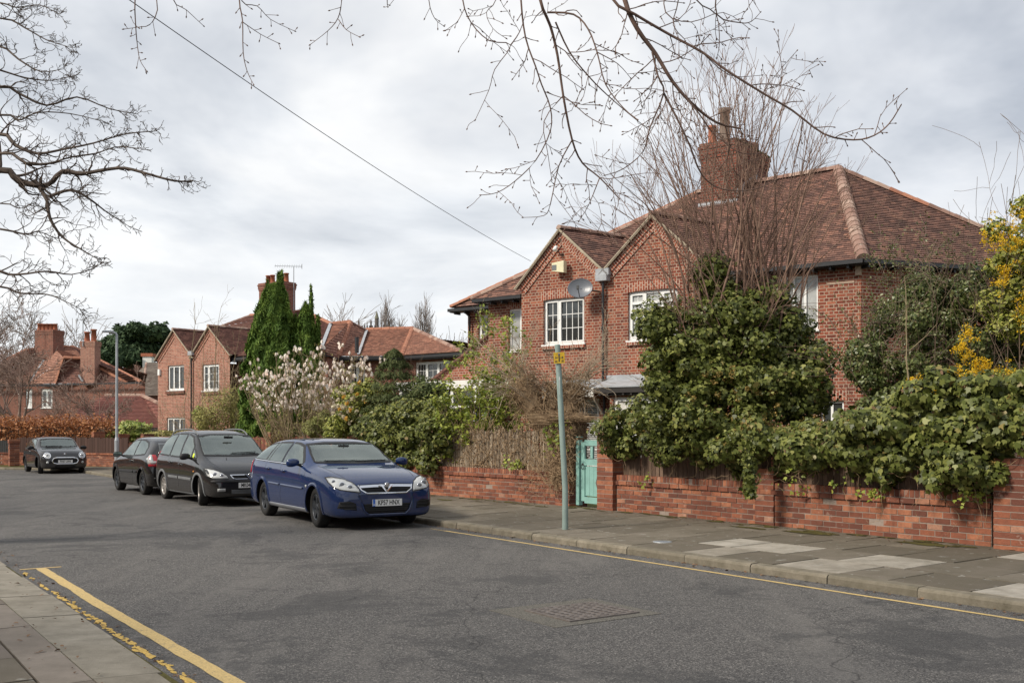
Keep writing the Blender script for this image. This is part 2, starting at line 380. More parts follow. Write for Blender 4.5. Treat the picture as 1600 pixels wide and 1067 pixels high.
def facevar(name, stops, rough=0.85, spec=0.3, nscale=14, namt=0.4, dark=(0.06, 0.03, 0.02), bmp=0.3, bscale=60, lich=0.0, lcol=(0.5, 0.48, 0.42)):
    m, nt, b = nodes(name, rough, spec); p = pos(nt); col = ramp(nt, var(nt), stops)
    n = nz(nt, nscale, 6, 0.7, p); col = mix(nt, mth(nt, 'MULTIPLY', ramp(nt, n, [(0.35, (0, 0, 0)), (0.75, (1, 1, 1))]), namt), col, dark)
    if lich:
        l = ramp(nt, nz(nt, 7, 3, 0.6, p), [(0.64, (0, 0, 0)), (0.67, (1, 1, 1))]); col = mix(nt, mth(nt, 'MULTIPLY', l, lich), col, lcol)
    setc(nt, b, col); bump(nt, b, nz(nt, bscale, 4, 0.65, p), bmp, 0.01); M[name] = m
facevar('wall_brick', [(0, (0.13, 0.047, 0.032)), (0.35, (0.22, 0.074, 0.043)), (0.7, (0.30, 0.105, 0.056)), (0.93, (0.41, 0.165, 0.088)), (1, (0.40, 0.22, 0.15))], namt=0.7, nscale=9, dark=(0.10, 0.045, 0.032), bmp=0.7, bscale=45, lich=0.28, lcol=(0.42, 0.33, 0.27))
facevar('ridge_tile', [(0, (0.20, 0.12, 0.095)), (0.5, (0.27, 0.16, 0.125)), (1, (0.42, 0.30, 0.24))], namt=0.35, lich=0.35)
facevar('ridge_orange', [(0, (0.32, 0.14, 0.09)), (1, (0.46, 0.21, 0.13))], namt=0.45)
facevar('flags', [(0, (0.115, 0.097, 0.074)), (0.6, (0.175, 0.150, 0.117)), (0.8, (0.225, 0.196, 0.155)), (0.9, (0.33, 0.295, 0.245)), (1, (0.42, 0.385, 0.33))], nscale=3.2, namt=0.7, dark=(0.085, 0.075, 0.05), bmp=0.6, bscale=90, lich=0.45, lcol=(0.36, 0.35, 0.32))
facevar('flags_pink', [(0, (0.15, 0.125, 0.103)), (0.5, (0.20, 0.17, 0.142)), (1, (0.30, 0.26, 0.22))], nscale=3, namt=0.6, dark=(0.10, 0.085, 0.065), bmp=0.3, bscale=110)
facevar('kerb', [(0, (0.17, 0.148, 0.112)), (1, (0.27, 0.235, 0.18))], nscale=6, namt=0.8, dark=(0.075, 0.066, 0.042), bmp=0.5, bscale=40)
facevar('kerb_pale', [(0, (0.24, 0.215, 0.172)), (1, (0.33, 0.30, 0.245))], nscale=3.5, namt=0.8, dark=(0.12, 0.105, 0.078), bmp=0.5, bscale=50)
facevar('planks', [(0, (0.10, 0.066, 0.046)), (1, (0.19, 0.13, 0.092))], nscale=10, namt=0.5)
facevar('planks_red', [(0, (0.13, 0.045, 0.03)), (1, (0.24, 0.085, 0.055))], nscale=10, namt=0.4)
facevar('planks_dark', [(0, (0.05, 0.028, 0.022)), (1, (0.09, 0.05, 0.04))], nscale=10, namt=0.4)
facevar('reed', [(0, (0.17, 0.13, 0.09)), (0.5, (0.29, 0.23, 0.165)), (1, (0.45, 0.37, 0.27))], nscale=20, namt=0.4)
facevar('terracotta', [(0, (0.36, 0.12, 0.07)), (1, (0.48, 0.18, 0.10))], namt=0.4, nscale=6)
facevar('mortar', [(0, (0.30, 0.24, 0.20)), (1, (0.30, 0.24, 0.20))], namt=0.6, nscale=6, dark=(0.14, 0.11, 0.09))
facevar('stucco', [(0, (0.70, 0.69, 0.66)), (1, (0.70, 0.69, 0.66))], namt=0.15, nscale=3, dark=(0.4, 0.38, 0.34), bmp=0.1)
facevar('church_stone', [(0, (0.10, 0.09, 0.09)), (1, (0.15, 0.125, 0.11))], namt=0.3, nscale=0.6)
facevar('church_copper', [(0, (0.17, 0.17, 0.12)), (1, (0.17, 0.17, 0.12))], namt=0.3, nscale=0.6)

def leafmat(name, stops, rough=0.5, spec=0.4, trans=0.12, vein=0.0):
    m, nt, b = nodes(name, rough, spec); col = ramp(nt, var(nt), stops)
    n = nz(nt, 2.2, 3, 0.5, pos(nt)); col = mix(nt, mth(nt, 'MULTIPLY', n, 0.35), col, tuple(x * 0.5 for x in stops[0][1]))
    setc(nt, b, col)
    if trans:
        tr = nt.nodes.new('ShaderNodeBsdfTranslucent'); nt.links.new(col, tr.inputs[0]); ms = nt.nodes.new('ShaderNodeMixShader'); ms.inputs[0].default_value = trans
        o = nt.nodes['Material Output']; nt.links.new(b.outputs[0], ms.inputs[1]); nt.links.new(tr.outputs[0], ms.inputs[2]); nt.links.new(ms.outputs[0], o.inputs[0])
    M[name] = m
leafmat('ivy', [(0, (0.042, 0.054, 0.010)), (0.5, (0.105, 0.125, 0.026)), (0.85, (0.20, 0.215, 0.055)), (0.97, (0.27, 0.28, 0.08)), (1, (0.26, 0.18, 0.07))], 0.42, 0.24)
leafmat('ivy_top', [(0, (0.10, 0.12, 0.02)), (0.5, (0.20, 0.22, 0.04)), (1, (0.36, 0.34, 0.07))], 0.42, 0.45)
leafmat('ivy_berry', [(0, (0.17, 0.12, 0.035)), (1, (0.36, 0.24, 0.06))], 0.6, 0.3)
leafmat('privet', [(0, (0.13, 0.18, 0.025)), (0.5, (0.28, 0.34, 0.05)), (1, (0.48, 0.50, 0.09))], 0.45, 0.4, 0.25)
leafmat('evergreen', [(0, (0.05, 0.07, 0.016)), (0.5, (0.115, 0.145, 0.038)), (0.85, (0.21, 0.23, 0.085)), (1, (0.19, 0.13, 0.065))], 0.4, 0.45)
leafmat('conifer', [(0, (0.045, 0.09, 0.014)), (0.5, (0.11, 0.19, 0.032)), (1, (0.22, 0.31, 0.06))], 0.65, 0.2, 0.1)
leafmat('yew', [(0, (0.045, 0.06, 0.02)), (0.5, (0.09, 0.12, 0.04)), (1, (0.17, 0.18, 0.07))], 0.65, 0.2, 0.1)
leafmat('pine', [(0, (0.022, 0.045, 0.02)), (1, (0.07, 0.11, 0.045))], 0.7, 0.2, 0.0)
leafmat('camellia', [(0, (0.10, 0.13, 0.02)), (0.5, (0.26, 0.28, 0.05)), (1, (0.50, 0.48, 0.12))], 0.4, 0.4)
leafmat('variegated', [(0, (0.11, 0.17, 0.03)), (0.5, (0.33, 0.38, 0.07)), (1, (0.62, 0.62, 0.22))], 0.45, 0.4)
leafmat('beech', [(0, (0.22, 0.080, 0.030)), (0.5, (0.42, 0.165, 0.06)), (1, (0.62, 0.31, 0.14))], 0.6, 0.3)
leafmat('olive', [(0, (0.19, 0.18, 0.05)), (1, (0.44, 0.40, 0.13))], 0.6, 0.3)
leafmat('bamboo', [(0, (0.16, 0.17, 0.045)), (1, (0.36, 0.36, 0.12))], 0.6, 0.3)
leafmat('yellow_petal', [(0, (0.62, 0.36, 0.01)), (1, (0.86, 0.60, 0.03))], 0.6, 0.3, 0.3)
leafmat('cream_petal', [(0, (0.66, 0.55, 0.38)), (1, (0.82, 0.78, 0.60))], 0.6, 0.3, 0.3)
leafmat('amber_petal', [(0, (0.62, 0.34, 0.04)), (1, (0.75, 0.46, 0.10))], 0.6, 0.3, 0.3)
leafmat('magnolia_petal', [(0, (0.78, 0.58, 0.48)), (0.25, (0.92, 0.82, 0.72)), (1, (0.97, 0.94, 0.86))], 0.6, 0.2, 0.1)
leafmat('dead_leaf', [(0, (0.10, 0.06, 0.035)), (1, (0.24, 0.15, 0.09))], 0.8, 0.2, 0.0)
def bark(name, a, b_, sc=8): plain(name, a, 0.85, 0.2); m, nt, b = nodes(name, 0.88, 0.2); setc(nt, b, ramp(nt, nz(nt, sc, 5, 0.65, pos(nt)), [(0.35, a), (0.65, b_)])); M[name] = m
bark('bark_dark', (0.065, 0.050, 0.042), (0.13, 0.102, 0.084))
bark('bark_brown', (0.095, 0.065, 0.048), (0.19, 0.135, 0.10))
bark('bark_red', (0.10, 0.064, 0.050), (0.19, 0.125, 0.10))
bark('bark_stem', (0.15, 0.092, 0.068), (0.28, 0.18, 0.135))
bark('bark_pale', (0.26, 0.20, 0.14), (0.50, 0.41, 0.30))
bark('bark_dead', (0.16, 0.105, 0.06), (0.42, 0.30, 0.185))
bark('bark_olive', (0.20, 0.15, 0.09), (0.34, 0.27, 0.17))
bark('bark_far', (0.20, 0.165, 0.15), (0.30, 0.25, 0.22))
bark('bark_pinkish', (0.20, 0.135, 0.11), (0.32, 0.225, 0.185))

plain('white_upvc', (0.78, 0.78, 0.76), 0.4, 0.5, vary=0.05)
plain('white_paint', (0.72, 0.71, 0.67), 0.5, 0.4, vary=0.08)
plain('black_gutter', (0.022, 0.022, 0.024), 0.35, 0.5)
plain('fascia', (0.03, 0.026, 0.024), 0.6, 0.3)
plain('lead', (0.34, 0.355, 0.375), 0.55, 0.4, vary=0.2)
plain('barge', (0.38, 0.32, 0.24), 0.8, 0.2, vary=0.2)
plain('grey_dish', (0.13, 0.14, 0.16), 0.35, 0.5)
plain('cream_plastic', (0.70, 0.66, 0.45), 0.5, 0.4)
plain('teal_paint', (0.22, 0.40, 0.36), 0.55, 0.35, vary=0.12, scale=6, bmp=0.08)
plain('iron', (0.03, 0.03, 0.03), 0.5, 0.5)
plain('post_paint', (0.23, 0.30, 0.275), 0.55, 0.4, vary=0.12, scale=5)
plain('galvanised', (0.36, 0.38, 0.40), 0.45, 0.5, metal=0.3, vary=0.15)
plain('blue_door', (0.018, 0.032, 0.085), 0.35, 0.5)
plain('curtain', (0.60, 0.58, 0.54), 0.9, 0.1)
plain('blind', (0.45, 0.45, 0.44), 0.7, 0.2)
plain('soil', (0.10, 0.075, 0.05), 0.95, 0.1, vary=0.4, bmp=0.5)
plain('ground', (0.075, 0.085, 0.035), 0.95, 0.1, vary=0.4)
plain('wire', (0.03, 0.03, 0.035), 0.6, 0.3)
plain('pale_brick', (0.45, 0.33, 0.25), 0.9, 0.2)
plain('rubber', (0.022, 0.021, 0.02), 0.8, 0.25, vary=0.25)
plain('car_trim', (0.012, 0.012, 0.013), 0.55, 0.4)
plain('car_grille', (0.008, 0.008, 0.009), 0.6, 0.3)
plain('underbody', (0.006, 0.006, 0.006), 0.9, 0.1)
plain('chrome', (0.75, 0.76, 0.78), 0.12, 0.5, metal=1.0, vary=0.02)
plain('grey_moulding', (0.15, 0.155, 0.16), 0.55, 0.4)
plain('sill_grey', (0.24, 0.25, 0.27), 0.5, 0.4)
plain('alloy_dark', (0.045, 0.05, 0.058), 0.4, 0.5, metal=0.5)
plain('alloy_silver', (0.45, 0.42, 0.39), 0.4, 0.5, metal=0.6)
plain('plate_white', (0.72, 0.72, 0.70), 0.4, 0.4, vary=0.03)
plain('plate_blue', (0.02, 0.12, 0.5), 0.4, 0.4)
plain('plate_black', (0.01, 0.01, 0.01), 0.5, 0.4)
plain('amber', (0.8, 0.30, 0.02), 0.3, 0.5)
plain('hivis', (0.62, 0.75, 0.03), 0.7, 0.3)
plain('blue_plastic', (0.02, 0.07, 0.25), 0.5, 0.4)
def paint(name, col, flake=0.3, rough=0.32):
    m, nt, b = nodes(name, 0.5, 0.06, 0, 1.0); b.inputs['Coat IOR'].default_value = 1.6; n = nz(nt, 1.1, 6, 0.65, pos(nt))
    c1 = tuple(x * 0.85 for x in col); d = (col[0] * .8 + .02, col[1] * .8 + .018, col[2] * .8 + .016)
    # a little road film low down, as dirt
    sp = nt.nodes.new('ShaderNodeSeparateXYZ'); nt.links.new(pos(nt), sp.inputs[0])
    mr = nt.nodes.new('ShaderNodeMapRange'); mr.inputs[1].default_value = 0.25; mr.inputs[2].default_value = 0.75; mr.inputs[3].default_value = 0.3; mr.inputs[4].default_value = 0.0
    nt.links.new(sp.outputs[2], mr.inputs[0]); dirt = mth(nt, 'MULTIPLY', mr.outputs[0], nz(nt, 7, 5, 0.7, pos(nt)))
    c = mix(nt, n, c1, col); c = mix(nt, dirt, c, (0.10, 0.085, 0.07)); setc(nt, b, c)
    b.inputs['Coat Roughness'].default_value = 0.04
    r_ = mth(nt, 'ADD', mth(nt, 'MULTIPLY', dirt, 0.12), 0.02); nt.links.new(r_, b.inputs['Coat Roughness'])
    M[name] = m
paint('paint_blue', (0.003, 0.020, 0.088), 0.35)
paint('paint_black', (0.010, 0.010, 0.011), 0.2)
paint('paint_black2', (0.008, 0.008, 0.009), 0.1)
paint('paint_mini', (0.018, 0.018, 0.02), 0.3)
def glassy(name, col, ior=1.9, rough=0.03, alpha=None):
    m, nt, b = nodes(name, rough, 0.5); b.inputs['IOR'].default_value = ior
    n = nz(nt, 2.5, 3, 0.5, pos(nt)); c = ramp(nt, n, [(0.35, tuple(x * 0.72 for x in col)), (0.65, tuple(min(1, x * 1.15) for x in col))]); setc(nt, b, c)
    M[name] = m
def car_glass(name, tint, dust_haze):
    m = bpy.data.materials.new(name); m.use_nodes = True; nt = m.node_tree; N = nt.nodes; L = nt.links; N.clear(); o = N.new('ShaderNodeOutputMaterial')
    t = N.new('ShaderNodeBsdfTransparent'); t.inputs[0].default_value = (*tint, 1); g = N.new('ShaderNodeBsdfGlossy'); g.inputs['Roughness'].default_value = 0.02; g.inputs[0].default_value = (0.90, 1, 0.95, 1)
    fr = N.new('ShaderNodeFresnel'); fr.inputs[0].default_value = 2.45; d = N.new('ShaderNodeBsdfDiffuse'); d.inputs[0].default_value = (0.55, 0.60, 0.56, 1)
    n = nz(nt, 3.0, 4, 0.6, pos(nt)); f = mth(nt, 'MULTIPLY', n, dust_haze * 2); a = N.new('ShaderNodeMixShader'); L.new(f, a.inputs[0]); L.new(t.outputs[0], a.inputs[1]); L.new(d.outputs[0], a.inputs[2])  # dusty pale diffuse haze mixed in to lift the glass brightness beside the reflection
    b = N.new('ShaderNodeMixShader'); L.new(fr.outputs[0], b.inputs[0]); L.new(a.outputs[0], b.inputs[1]); L.new(g.outputs[0], b.inputs[2]); L.new(b.outputs[0], o.inputs[0]); M[name] = m
car_glass('car_glass', (0.74, 0.82, 0.78), 0.07)
plain('cabin', (0.07, 0.068, 0.066), 0.85, 0.2, vary=.3)
plain('seat_fabric', (0.16, 0.155, 0.15), 0.9, 0.2, vary=.3)
glassy('car_glass_dark', (0.05, 0.055, 0.055), 1.8)
glassy('window_glass', (0.035, 0.04, 0.04), 1.75, 0.02)
glassy('window_net', (0.38, 0.39, 0.38), 1.6, 0.05)
glassy('lamp_glass', (0.50, 0.51, 0.50), 1.8, 0.05)
glassy('lamp_red', (0.45, 0.02, 0.03), 1.6, 0.08)
def hydrant():
    m, nt, b = nodes('hydrant_yellow', 0.55, 0.3); n = nz(nt, 16, 6, 0.7, pos(nt))
    setc(nt, b, ramp(nt, n, [(0.35, (0.26, 0.17, 0.015)), (0.5, (0.52, 0.33, 0.02)), (0.7, (0.60, 0.40, 0.06))])); M['hydrant_yellow'] = m
hydrant()
def asphalt():
    m, nt, b = nodes('asphalt', 0.86, 0.3); p = pos(nt)
    vo = nt.nodes.new('ShaderNodeTexVoronoi'); vo.inputs['Scale'].default_value = 110; nt.links.new(p, vo.inputs['Vector'])
    sp = nt.nodes.new('ShaderNodeSeparateColor'); nt.links.new(vo.outputs['Color'], sp.inputs[0])
    col = ramp(nt, sp.outputs[0], [(0.0, (0.040, 0.038, 0.037)), (0.45, (0.085, 0.081, 0.078)), (0.8, (0.13, 0.124, 0.118)), (1.0, (0.26, 0.245, 0.225))])
    mp = nt.nodes.new('ShaderNodeMapping'); mp.inputs['Rotation'].default_value = (0, 0, R(-34.5)); mp.inputs['Scale'].default_value = (1.0, 0.16, 1); nt.links.new(p, mp.inputs[0])
    def over(fac, lo, hi, amt, c):
        nonlocal col
        col = mix(nt, ramp(nt, fac, [(lo, (0, 0, 0)), (hi, (amt, amt, amt))]), col, c)
    over(nz(nt, 1.2, 12, 0.72, mp.outputs[0], 0.2), 0.50, 0.62, .55, (0.155, 0.145, 0.135))     # polished tracks
    over(nz(nt, 0.42, 12, 0.74, p, 0.4), 0.53, 0.57, .6, (0.052, 0.051, 0.051))                 # dark repairs
    over(nz(nt, 1.7, 12, 0.78, p, 0.2), 0.56, 0.61, .55, (0.050, 0.048, 0.048))
    over(nz(nt, 6.0, 10, 0.8, p), 0.58, 0.66, .5, (0.15, 0.14, 0.125))
    over(nz(nt, 28, 6, 0.8, p), 0.55, 0.63, .6, (0.042, 0.040, 0.040))
    over(nz(nt, 3.1, 10, 0.85, p), 0.64, 0.72, .5, (0.085, 0.088, 0.042))
    v2 = nt.nodes.new('ShaderNodeTexVoronoi'); v2.inputs['Scale'].default_value = 2.6; nt.links.new(p, v2.inputs['Vector'])
    col = mix(nt, ramp(nt, v2.outputs['Distance'], [(0.012, (0.8, 0.8, 0.8)), (0.028, (0, 0, 0))]), col, (0.5, 0.48, 0.45))
    v3 = nt.nodes.new('ShaderNodeTexVoronoi'); v3.feature = 'DISTANCE_TO_EDGE'; v3.inputs['Scale'].default_value = 0.28
    n_ = nt.nodes.new('ShaderNodeTexNoise'); n_.inputs['Scale'].default_value = 1.3; n_.inputs['Detail'].default_value = 8; nt.links.new(p, n_.inputs['Vector'])
    va = nt.nodes.new('ShaderNodeVectorMath'); va.operation = 'ADD'; nt.links.new(p, va.inputs[0]); nt.links.new(n_.outputs['Color'], va.inputs[1]); nt.links.new(va.outputs[0], v3.inputs['Vector'])
    col = mix(nt, ramp(nt, v3.outputs['Distance'], [(0.0012, (0.75, 0.75, 0.75)), (0.0035, (0, 0, 0))]), col, (0.025, 0.024, 0.024))
    setc(nt, b, col); bump(nt, b, mth(nt, 'ADD', vo.outputs['Distance'], nz(nt, 40, 4, 0.7, p)), 0.7, 0.006); M['asphalt'] = m
asphalt()
def linepaint():
    m, nt, b = nodes('yellow_line', 0.75, 0.3); p = pos(nt)
    col = ramp(nt, nz(nt, 60, 5, 0.7, p), [(0.3, (0.36, 0.26, 0.11)), (0.6, (0.60, 0.44, 0.19))])
    cr = nz(nt, 14, 10, 0.85, p); col = mix(nt, ramp(nt, cr, [(0.56, (0, 0, 0)), (0.62, (0.95, 0.95, 0.95))]), col, (0.13, 0.12, 0.11))
    setc(nt, b, col); bump(nt, b, nz(nt, 150, 3, 0.7, p), 0.4, 0.006); M['yellow_line'] = m
    m, nt, b = nodes('yellow_worn', 0.75, 0.3)
    setc(nt, b, ramp(nt, nz(nt, 40, 5, 0.7, pos(nt)), [(0.3, (0.34, 0.22, 0.06)), (0.6, (0.56, 0.38, 0.10))])); M['yellow_worn'] = m
    m, nt, b = nodes('moss', 0.95, 0.1); setc(nt, b, ramp(nt, nz(nt, 9, 6, 0.7, pos(nt)), [(0.35, (0.05, 0.045, 0.022)), (0.7, (0.13, 0.115, 0.035))])); bump(nt, b, nz(nt, 70, 3, 0.7, pos(nt)), 0.6, 0.01); M['moss'] = m
    m, nt, b = nodes('rusty_iron', 0.7, 0.4); setc(nt, b, ramp(nt, nz(nt, 12, 6, 0.7, pos(nt)), [(0.35, (0.10, 0.084, 0.074)), (0.7, (0.18, 0.155, 0.14))])); M['rusty_iron'] = m
    m, nt, b = nodes('concrete_old', 0.9, 0.2); p = pos(nt)
    c = ramp(nt, nz(nt, 90, 4, 0.8, p), [(0.38, (0.055, 0.052, 0.047)), (0.62, (0.22, 0.205, 0.175))]); setc(nt, b, c); bump(nt, b, nz(nt, 90, 3, 0.7, p), 0.7, 0.012); M['concrete_old'] = m
linepaint()

# ------------------------------------------------------------ geometry helpers
def clip_poly(poly, a, b, c):
    """keep a*x+b*y<=c ; poly list of 2d tuples"""
    out = []; n = len(poly)
    for i in range(n):
        p = poly[i]; q = poly[(i + 1) % n]; dp = a * p[0] + b * p[1] - c; dq = a * q[0] + b * q[1] - c
        if dp <= 1e-9: out.append(p)
        if (dp < -1e-9 and dq > 1e-9) or (dp > 1e-9 and dq < -1e-9):
            t = dp / (dp - dq); out.append((p[0] + (q[0] - p[0]) * t, p[1] + (q[1] - p[1]) * t))
    return out
def area2(p): return 0.5 * sum(p[i][0] * p[(i + 1) % len(p)][1] - p[(i + 1) % len(p)][0] * p[i][1] for i in range(len(p)))
def wall_mesh(mb, O, eu, poly, holes=(), depth=0.11, nin=None, mi=0, mi_rev=0):
    """vertical wall: polygon in (u,z) at origin O, direction eu; rectangular holes (u0,u1,z0,z1); nin = inward normal"""
    eu = Vector(eu); O = Vector((O[0], O[1], 0)); Z = Vector((0, 0, 1))
    if nin is None: nin = -eu.cross(Z)
    us = sorted({p[0] for p in poly} | {h[i] for h in holes for i in (0, 1)}); us = [us[0]] + [u for u in us[1:]]
    U0, U1 = min(p[0] for p in poly), max(p[0] for p in poly); Z0, Z1 = min(p[1] for p in poly), max(p[1] for p in poly)
    us = [U0] + sorted({h[i] for h in holes for i in (0, 1) if U0 < h[i] < U1}) + [U1]
    zs = [Z0] + sorted({h[i] for h in holes for i in (2, 3) if Z0 < h[i] < Z1}) + [Z1]
    outward = -Vector(nin)
    for i in range(len(us) - 1):
        for j in range(len(zs) - 1):
            cu, cz = (us[i] + us[i + 1]) / 2, (zs[j] + zs[j + 1]) / 2
            if any(h[0] < cu < h[1] and h[2] < cz < h[3] for h in holes): continue
            q = clip_poly(clip_poly(clip_poly(clip_poly(list(poly), 1, 0, us[i + 1]), -1, 0, -us[i]), 0, 1, zs[j + 1]), 0, -1, -zs[j])
            if len(q) < 3 or abs(area2(q)) < 1e-6: continue
            pts = [O + eu * a + Z * b for a, b in q]
            if (pts[1] - pts[0]).cross(pts[2] - pts[0]).dot(outward) < 0: pts = pts[::-1]; q = q[::-1]
            mb.face(pts, uv=[(a, b) for a, b in q], mi=mi)
    for (u0, u1, z0, z1) in holes:
        for (a, b, c, d) in (((u0, z0), (u0, z1), 1, 0), ((u1, z0), (u1, z1), 1, 0), ((u0, z1), (u1, z1), 0, 1), ((u0, z0), (u1, z0), 0, 1)):
            p = O + eu * a[0] + Z * a[1]; q = O + eu * b[0] + Z * b[1]; n = Vector(nin) * depth
            mb.face([p, q, q + n, p + n], uv=[(a[0], a[1]), (b[0], b[1]), (b[0] + depth * c, b[1] + depth * d), (a[0] + depth * c, a[1] + depth * d)], mi=mi_rev)
def window(parent, O, eu, nin, u0, u1, z0, z1, lights=(0.4, 0.6), bars=((2, 3), (3, 3)), set_back=0.07, net=0, fr='white_upvc', fw=0.055, transom=None, sill=True, blinds=False):
    eu = Vector(eu); O = Vector((O[0], O[1], 0)); nin = Vector(nin); Z = Vector((0, 0, 1)); ax = (eu, nin, Z)
    fm = MB(); gm = MB(); cm = MB()
    def bx(a0, a1, b0, b1, d0, d1, m): m.box(O + eu * (a0 + a1) / 2 + Z * (b0 + b1) / 2 + nin * (d0 + d1) / 2, (a1 - a0, d1 - d0, b1 - b0), ax)
    s = set_back
    bx(u0, u0 + fw, z0, z1, s, s + .07, fm); bx(u1 - fw, u1, z0, z1, s, s + .07, fm); bx(u0 + fw, u1 - fw, z1 - fw, z1, s, s + .07, fm); bx(u0 + fw, u1 - fw, z0, z0 + fw, s, s + .07, fm)
    tot = sum(lights); u = u0 + fw; W = (u1 - u0) - 2 * fw
    for i, l in enumerate(lights):
        w = W * l / tot; ua, ub = u, u + w; u = ub
        if i < len(lights) - 1: bx(ub - fw * .5, ub + fw * .5, z0 + fw, z1 - fw, s - .006, s + .064, fm); 
        a0 = ua + (fw * .5 if i else 0); a1 = ub - (fw * .5 if i < len(lights) - 1 else 0)
        c, r_ = bars[i % len(bars)]
        if c > 1 or r_ > 1:   # opening casement
            k = 0.032
            bx(a0, a0 + k, z0 + fw, z1 - fw, s - .012, s + .05, fm); bx(a1 - k, a1, z0 + fw, z1 - fw, s - .012, s + .05, fm)
            bx(a0 + k, a1 - k, z0 + fw, z0 + fw + k, s - .012, s + .05, fm); bx(a0 + k, a1 - k, z1 - fw - k, z1 - fw, s - .012, s + .05, fm)
        for j in range(1, c):
            x = a0 + (a1 - a0) * j / c; bx(x - .009, x + .009, z0 + fw, z1 - fw, s + .022, s + .034, fm)
        for j in range(1, r_):
            z = z0 + fw + (z1 - z0 - 2 * fw) * j / r_; bx(a0, a1, z - .009, z + .009, s + .020, s + .036, fm)
    if transom: bx(u0 + fw, u1 - fw, transom - fw * .5, transom + fw * .5, s - .008, s + .062, fm)
    if sill: bx(u0 - .04, u1 + .04, z0 - .045, z0 - .001, -.05, s + .06, fm)
    f = fm.build('window', M[fr], parent)
    bx(u0 + fw * .5, u1 - fw * .5, z0 + fw * .5, z1 - fw * .5, s + .036, s + .046, gm)
    gm.build('pane', M['window_net' if net == 1 else 'window_glass'], f)
    if blinds:
        n = int((z1 - z0) / .05)
        for j in range(n):
            z = z0 + fw + (j + .5) * (z1 - z0 - 2 * fw) / n; bx(u0 + fw, u1 - fw, z - .014, z + .014, s + .030, s + .035, cm)
        cm.build('blind', M['blind'], f)
    if net == 2:
        for a, b in ((u0 + fw, u0 + fw + .22 * (u1 - u0)), (u1 - fw - .22 * (u1 - u0), u1 - fw)): cm = MB(); bx(a, b, z0 + fw, z1 - fw, s + .033, s + .0355, cm); cm.build('curtain', M['curtain'], f)
    return f
def lintel(parent, O, eu, nin, u0, u1, z, h=0.23, rise=0.05, out=0.004, name='lintel'):
    eu = Vector(eu); O = Vector((O[0], O[1], 0)); nin = Vector(nin); Z = Vector((0, 0, 1)); mb = MB(); n = 12
    for i in range(n):
        a, b = u0 + (u1 - u0) * i / n, u0 + (u1 - u0) * (i + 1) / n
        za = z - rise + rise * (1 - (2 * i / n - 1) ** 2); zb = z - rise + rise * (1 - (2 * (i + 1) / n - 1) ** 2)
        for o_ in (-out,):
            pts = [O + eu * a + Z * za + nin * o_, O + eu * b + Z * zb + nin * o_, O + eu * b + Z * (zb + h) + nin * o_, O + eu * a + Z * (za + h) + nin * o_]
            uv = [(a, za), (b, zb), (b, zb + h), (a, za + h)]
            if (pts[1] - pts[0]).cross(pts[2] - pts[0]).dot(nin) > 0: pts = pts[::-1]; uv = uv[::-1]
            mb.face(pts, uv=uv)
        mb.face([O + eu * a + Z * za - nin * out, O + eu * a + Z * za + nin * .1, O + eu * b + Z * zb + nin * .1, O + eu * b + Z * zb - nin * out], uv=[(a, 0), (a, .1), (b, .1), (b, 0)])
    return mb.build(name, M['brick_soldier'], parent)
def roof(mb, pts, gauge=0.1, lift=0.02, mi=0):
    """tiled slope: courses stepped as real geometry"""
    pts = [Vector(p) for p in pts]; n = Vector((0, 0, 0))
    for i in range(1, len(pts) - 1): n += (pts[i] - pts[0]).cross(pts[i + 1] - pts[0])
    n.normalize(); n = n if n.z > 0 else -n
    h = Vector((0, 0, 1)).cross(n).normalized(); up = n.cross(h)
    c = sum(pts, Vector()) / len(pts)
    if up.z < 0: up = -up
    poly = [((p - c).dot(h), (p - c).dot(up)) for p in pts]
    if area2(poly) < 0: poly = poly[::-1]
    v0 = min(p[1] for p in poly); v1 = max(p[1] for p in poly); k = 0
    hl = h.cross(up).dot(n) > 0
    while v0 + k * gauge < v1:
        a, b = v0 + k * gauge, v0 + (k + 1) * gauge; q = clip_poly(clip_poly(poly, 0, 1, b), 0, -1, -a); k += 1
        if len(q) < 3 or abs(area2(q)) < 1e-6: continue
        P3 = [c + h * x + up * y + n * (lift * (1 - (y - a) / gauge) + .002) for x, y in q]; uv = [(x, y) for x, y in q]
        if not hl: P3 = P3[::-1]; uv = uv[::-1]
        mb.face(P3, uv=uv, mi=mi)
        xs = [x for x, y in q if abs(y - a) < 1e-6]
        if len(xs) >= 2:
            x0, x1 = min(xs), max(xs); A = c + h * x0 + up * a; B = c + h * x1 + up * a
            mb.face([A - n * .01, B - n * .01, B + n * (lift + .002), A + n * (lift + .002)], uv=[(x0, a), (x1, a), (x1, a + .01), (x0, a + .01)], mi=mi)
    return n
def ridge(name, parent, path, r=0.11, mat='ridge_tile', L=0.33, lift=0.0):
    """half-round or bonnet tiles bedded one after the other along a line"""
    mb = MB(); rr = random.Random(len(path) * 7 + int(abs(path[0][0]) * 10))
    for a, b in zip(path[:-1], path[1:]):
        a = Vector(a); b = Vector(b); d = b - a; n = max(1, int(d.length / L)); d.normalize(); st = (b - a) / n
        s = d.cross(Vector((0, 0, 1))).normalized(); u = s.cross(d)
        for i in range(n):
            p = a + st * i - d * .02; q = a + st * (i + 1) + d * .02; cv = rr.random(); r0 = r * 1.08; r1 = r * .95; K = 6
            A = []; B = []
            for k in range(K + 1):
                t = math.pi * k / K; A.append(p + s * math.cos(t) * r0 + u * (math.sin(t) * r0 - r * .35 + lift)); B.append(q + s * math.cos(t) * r1 + u * (math.sin(t) * r1 - r * .35 + lift))
            for k in range(K): mb.face([A[k], A[k + 1], B[k + 1], B[k]], col=cv)
            mb.face(A, col=min(1, cv + .3)); mb.face(B[::-1], col=cv)
    return mb.build(name, M[mat], parent)
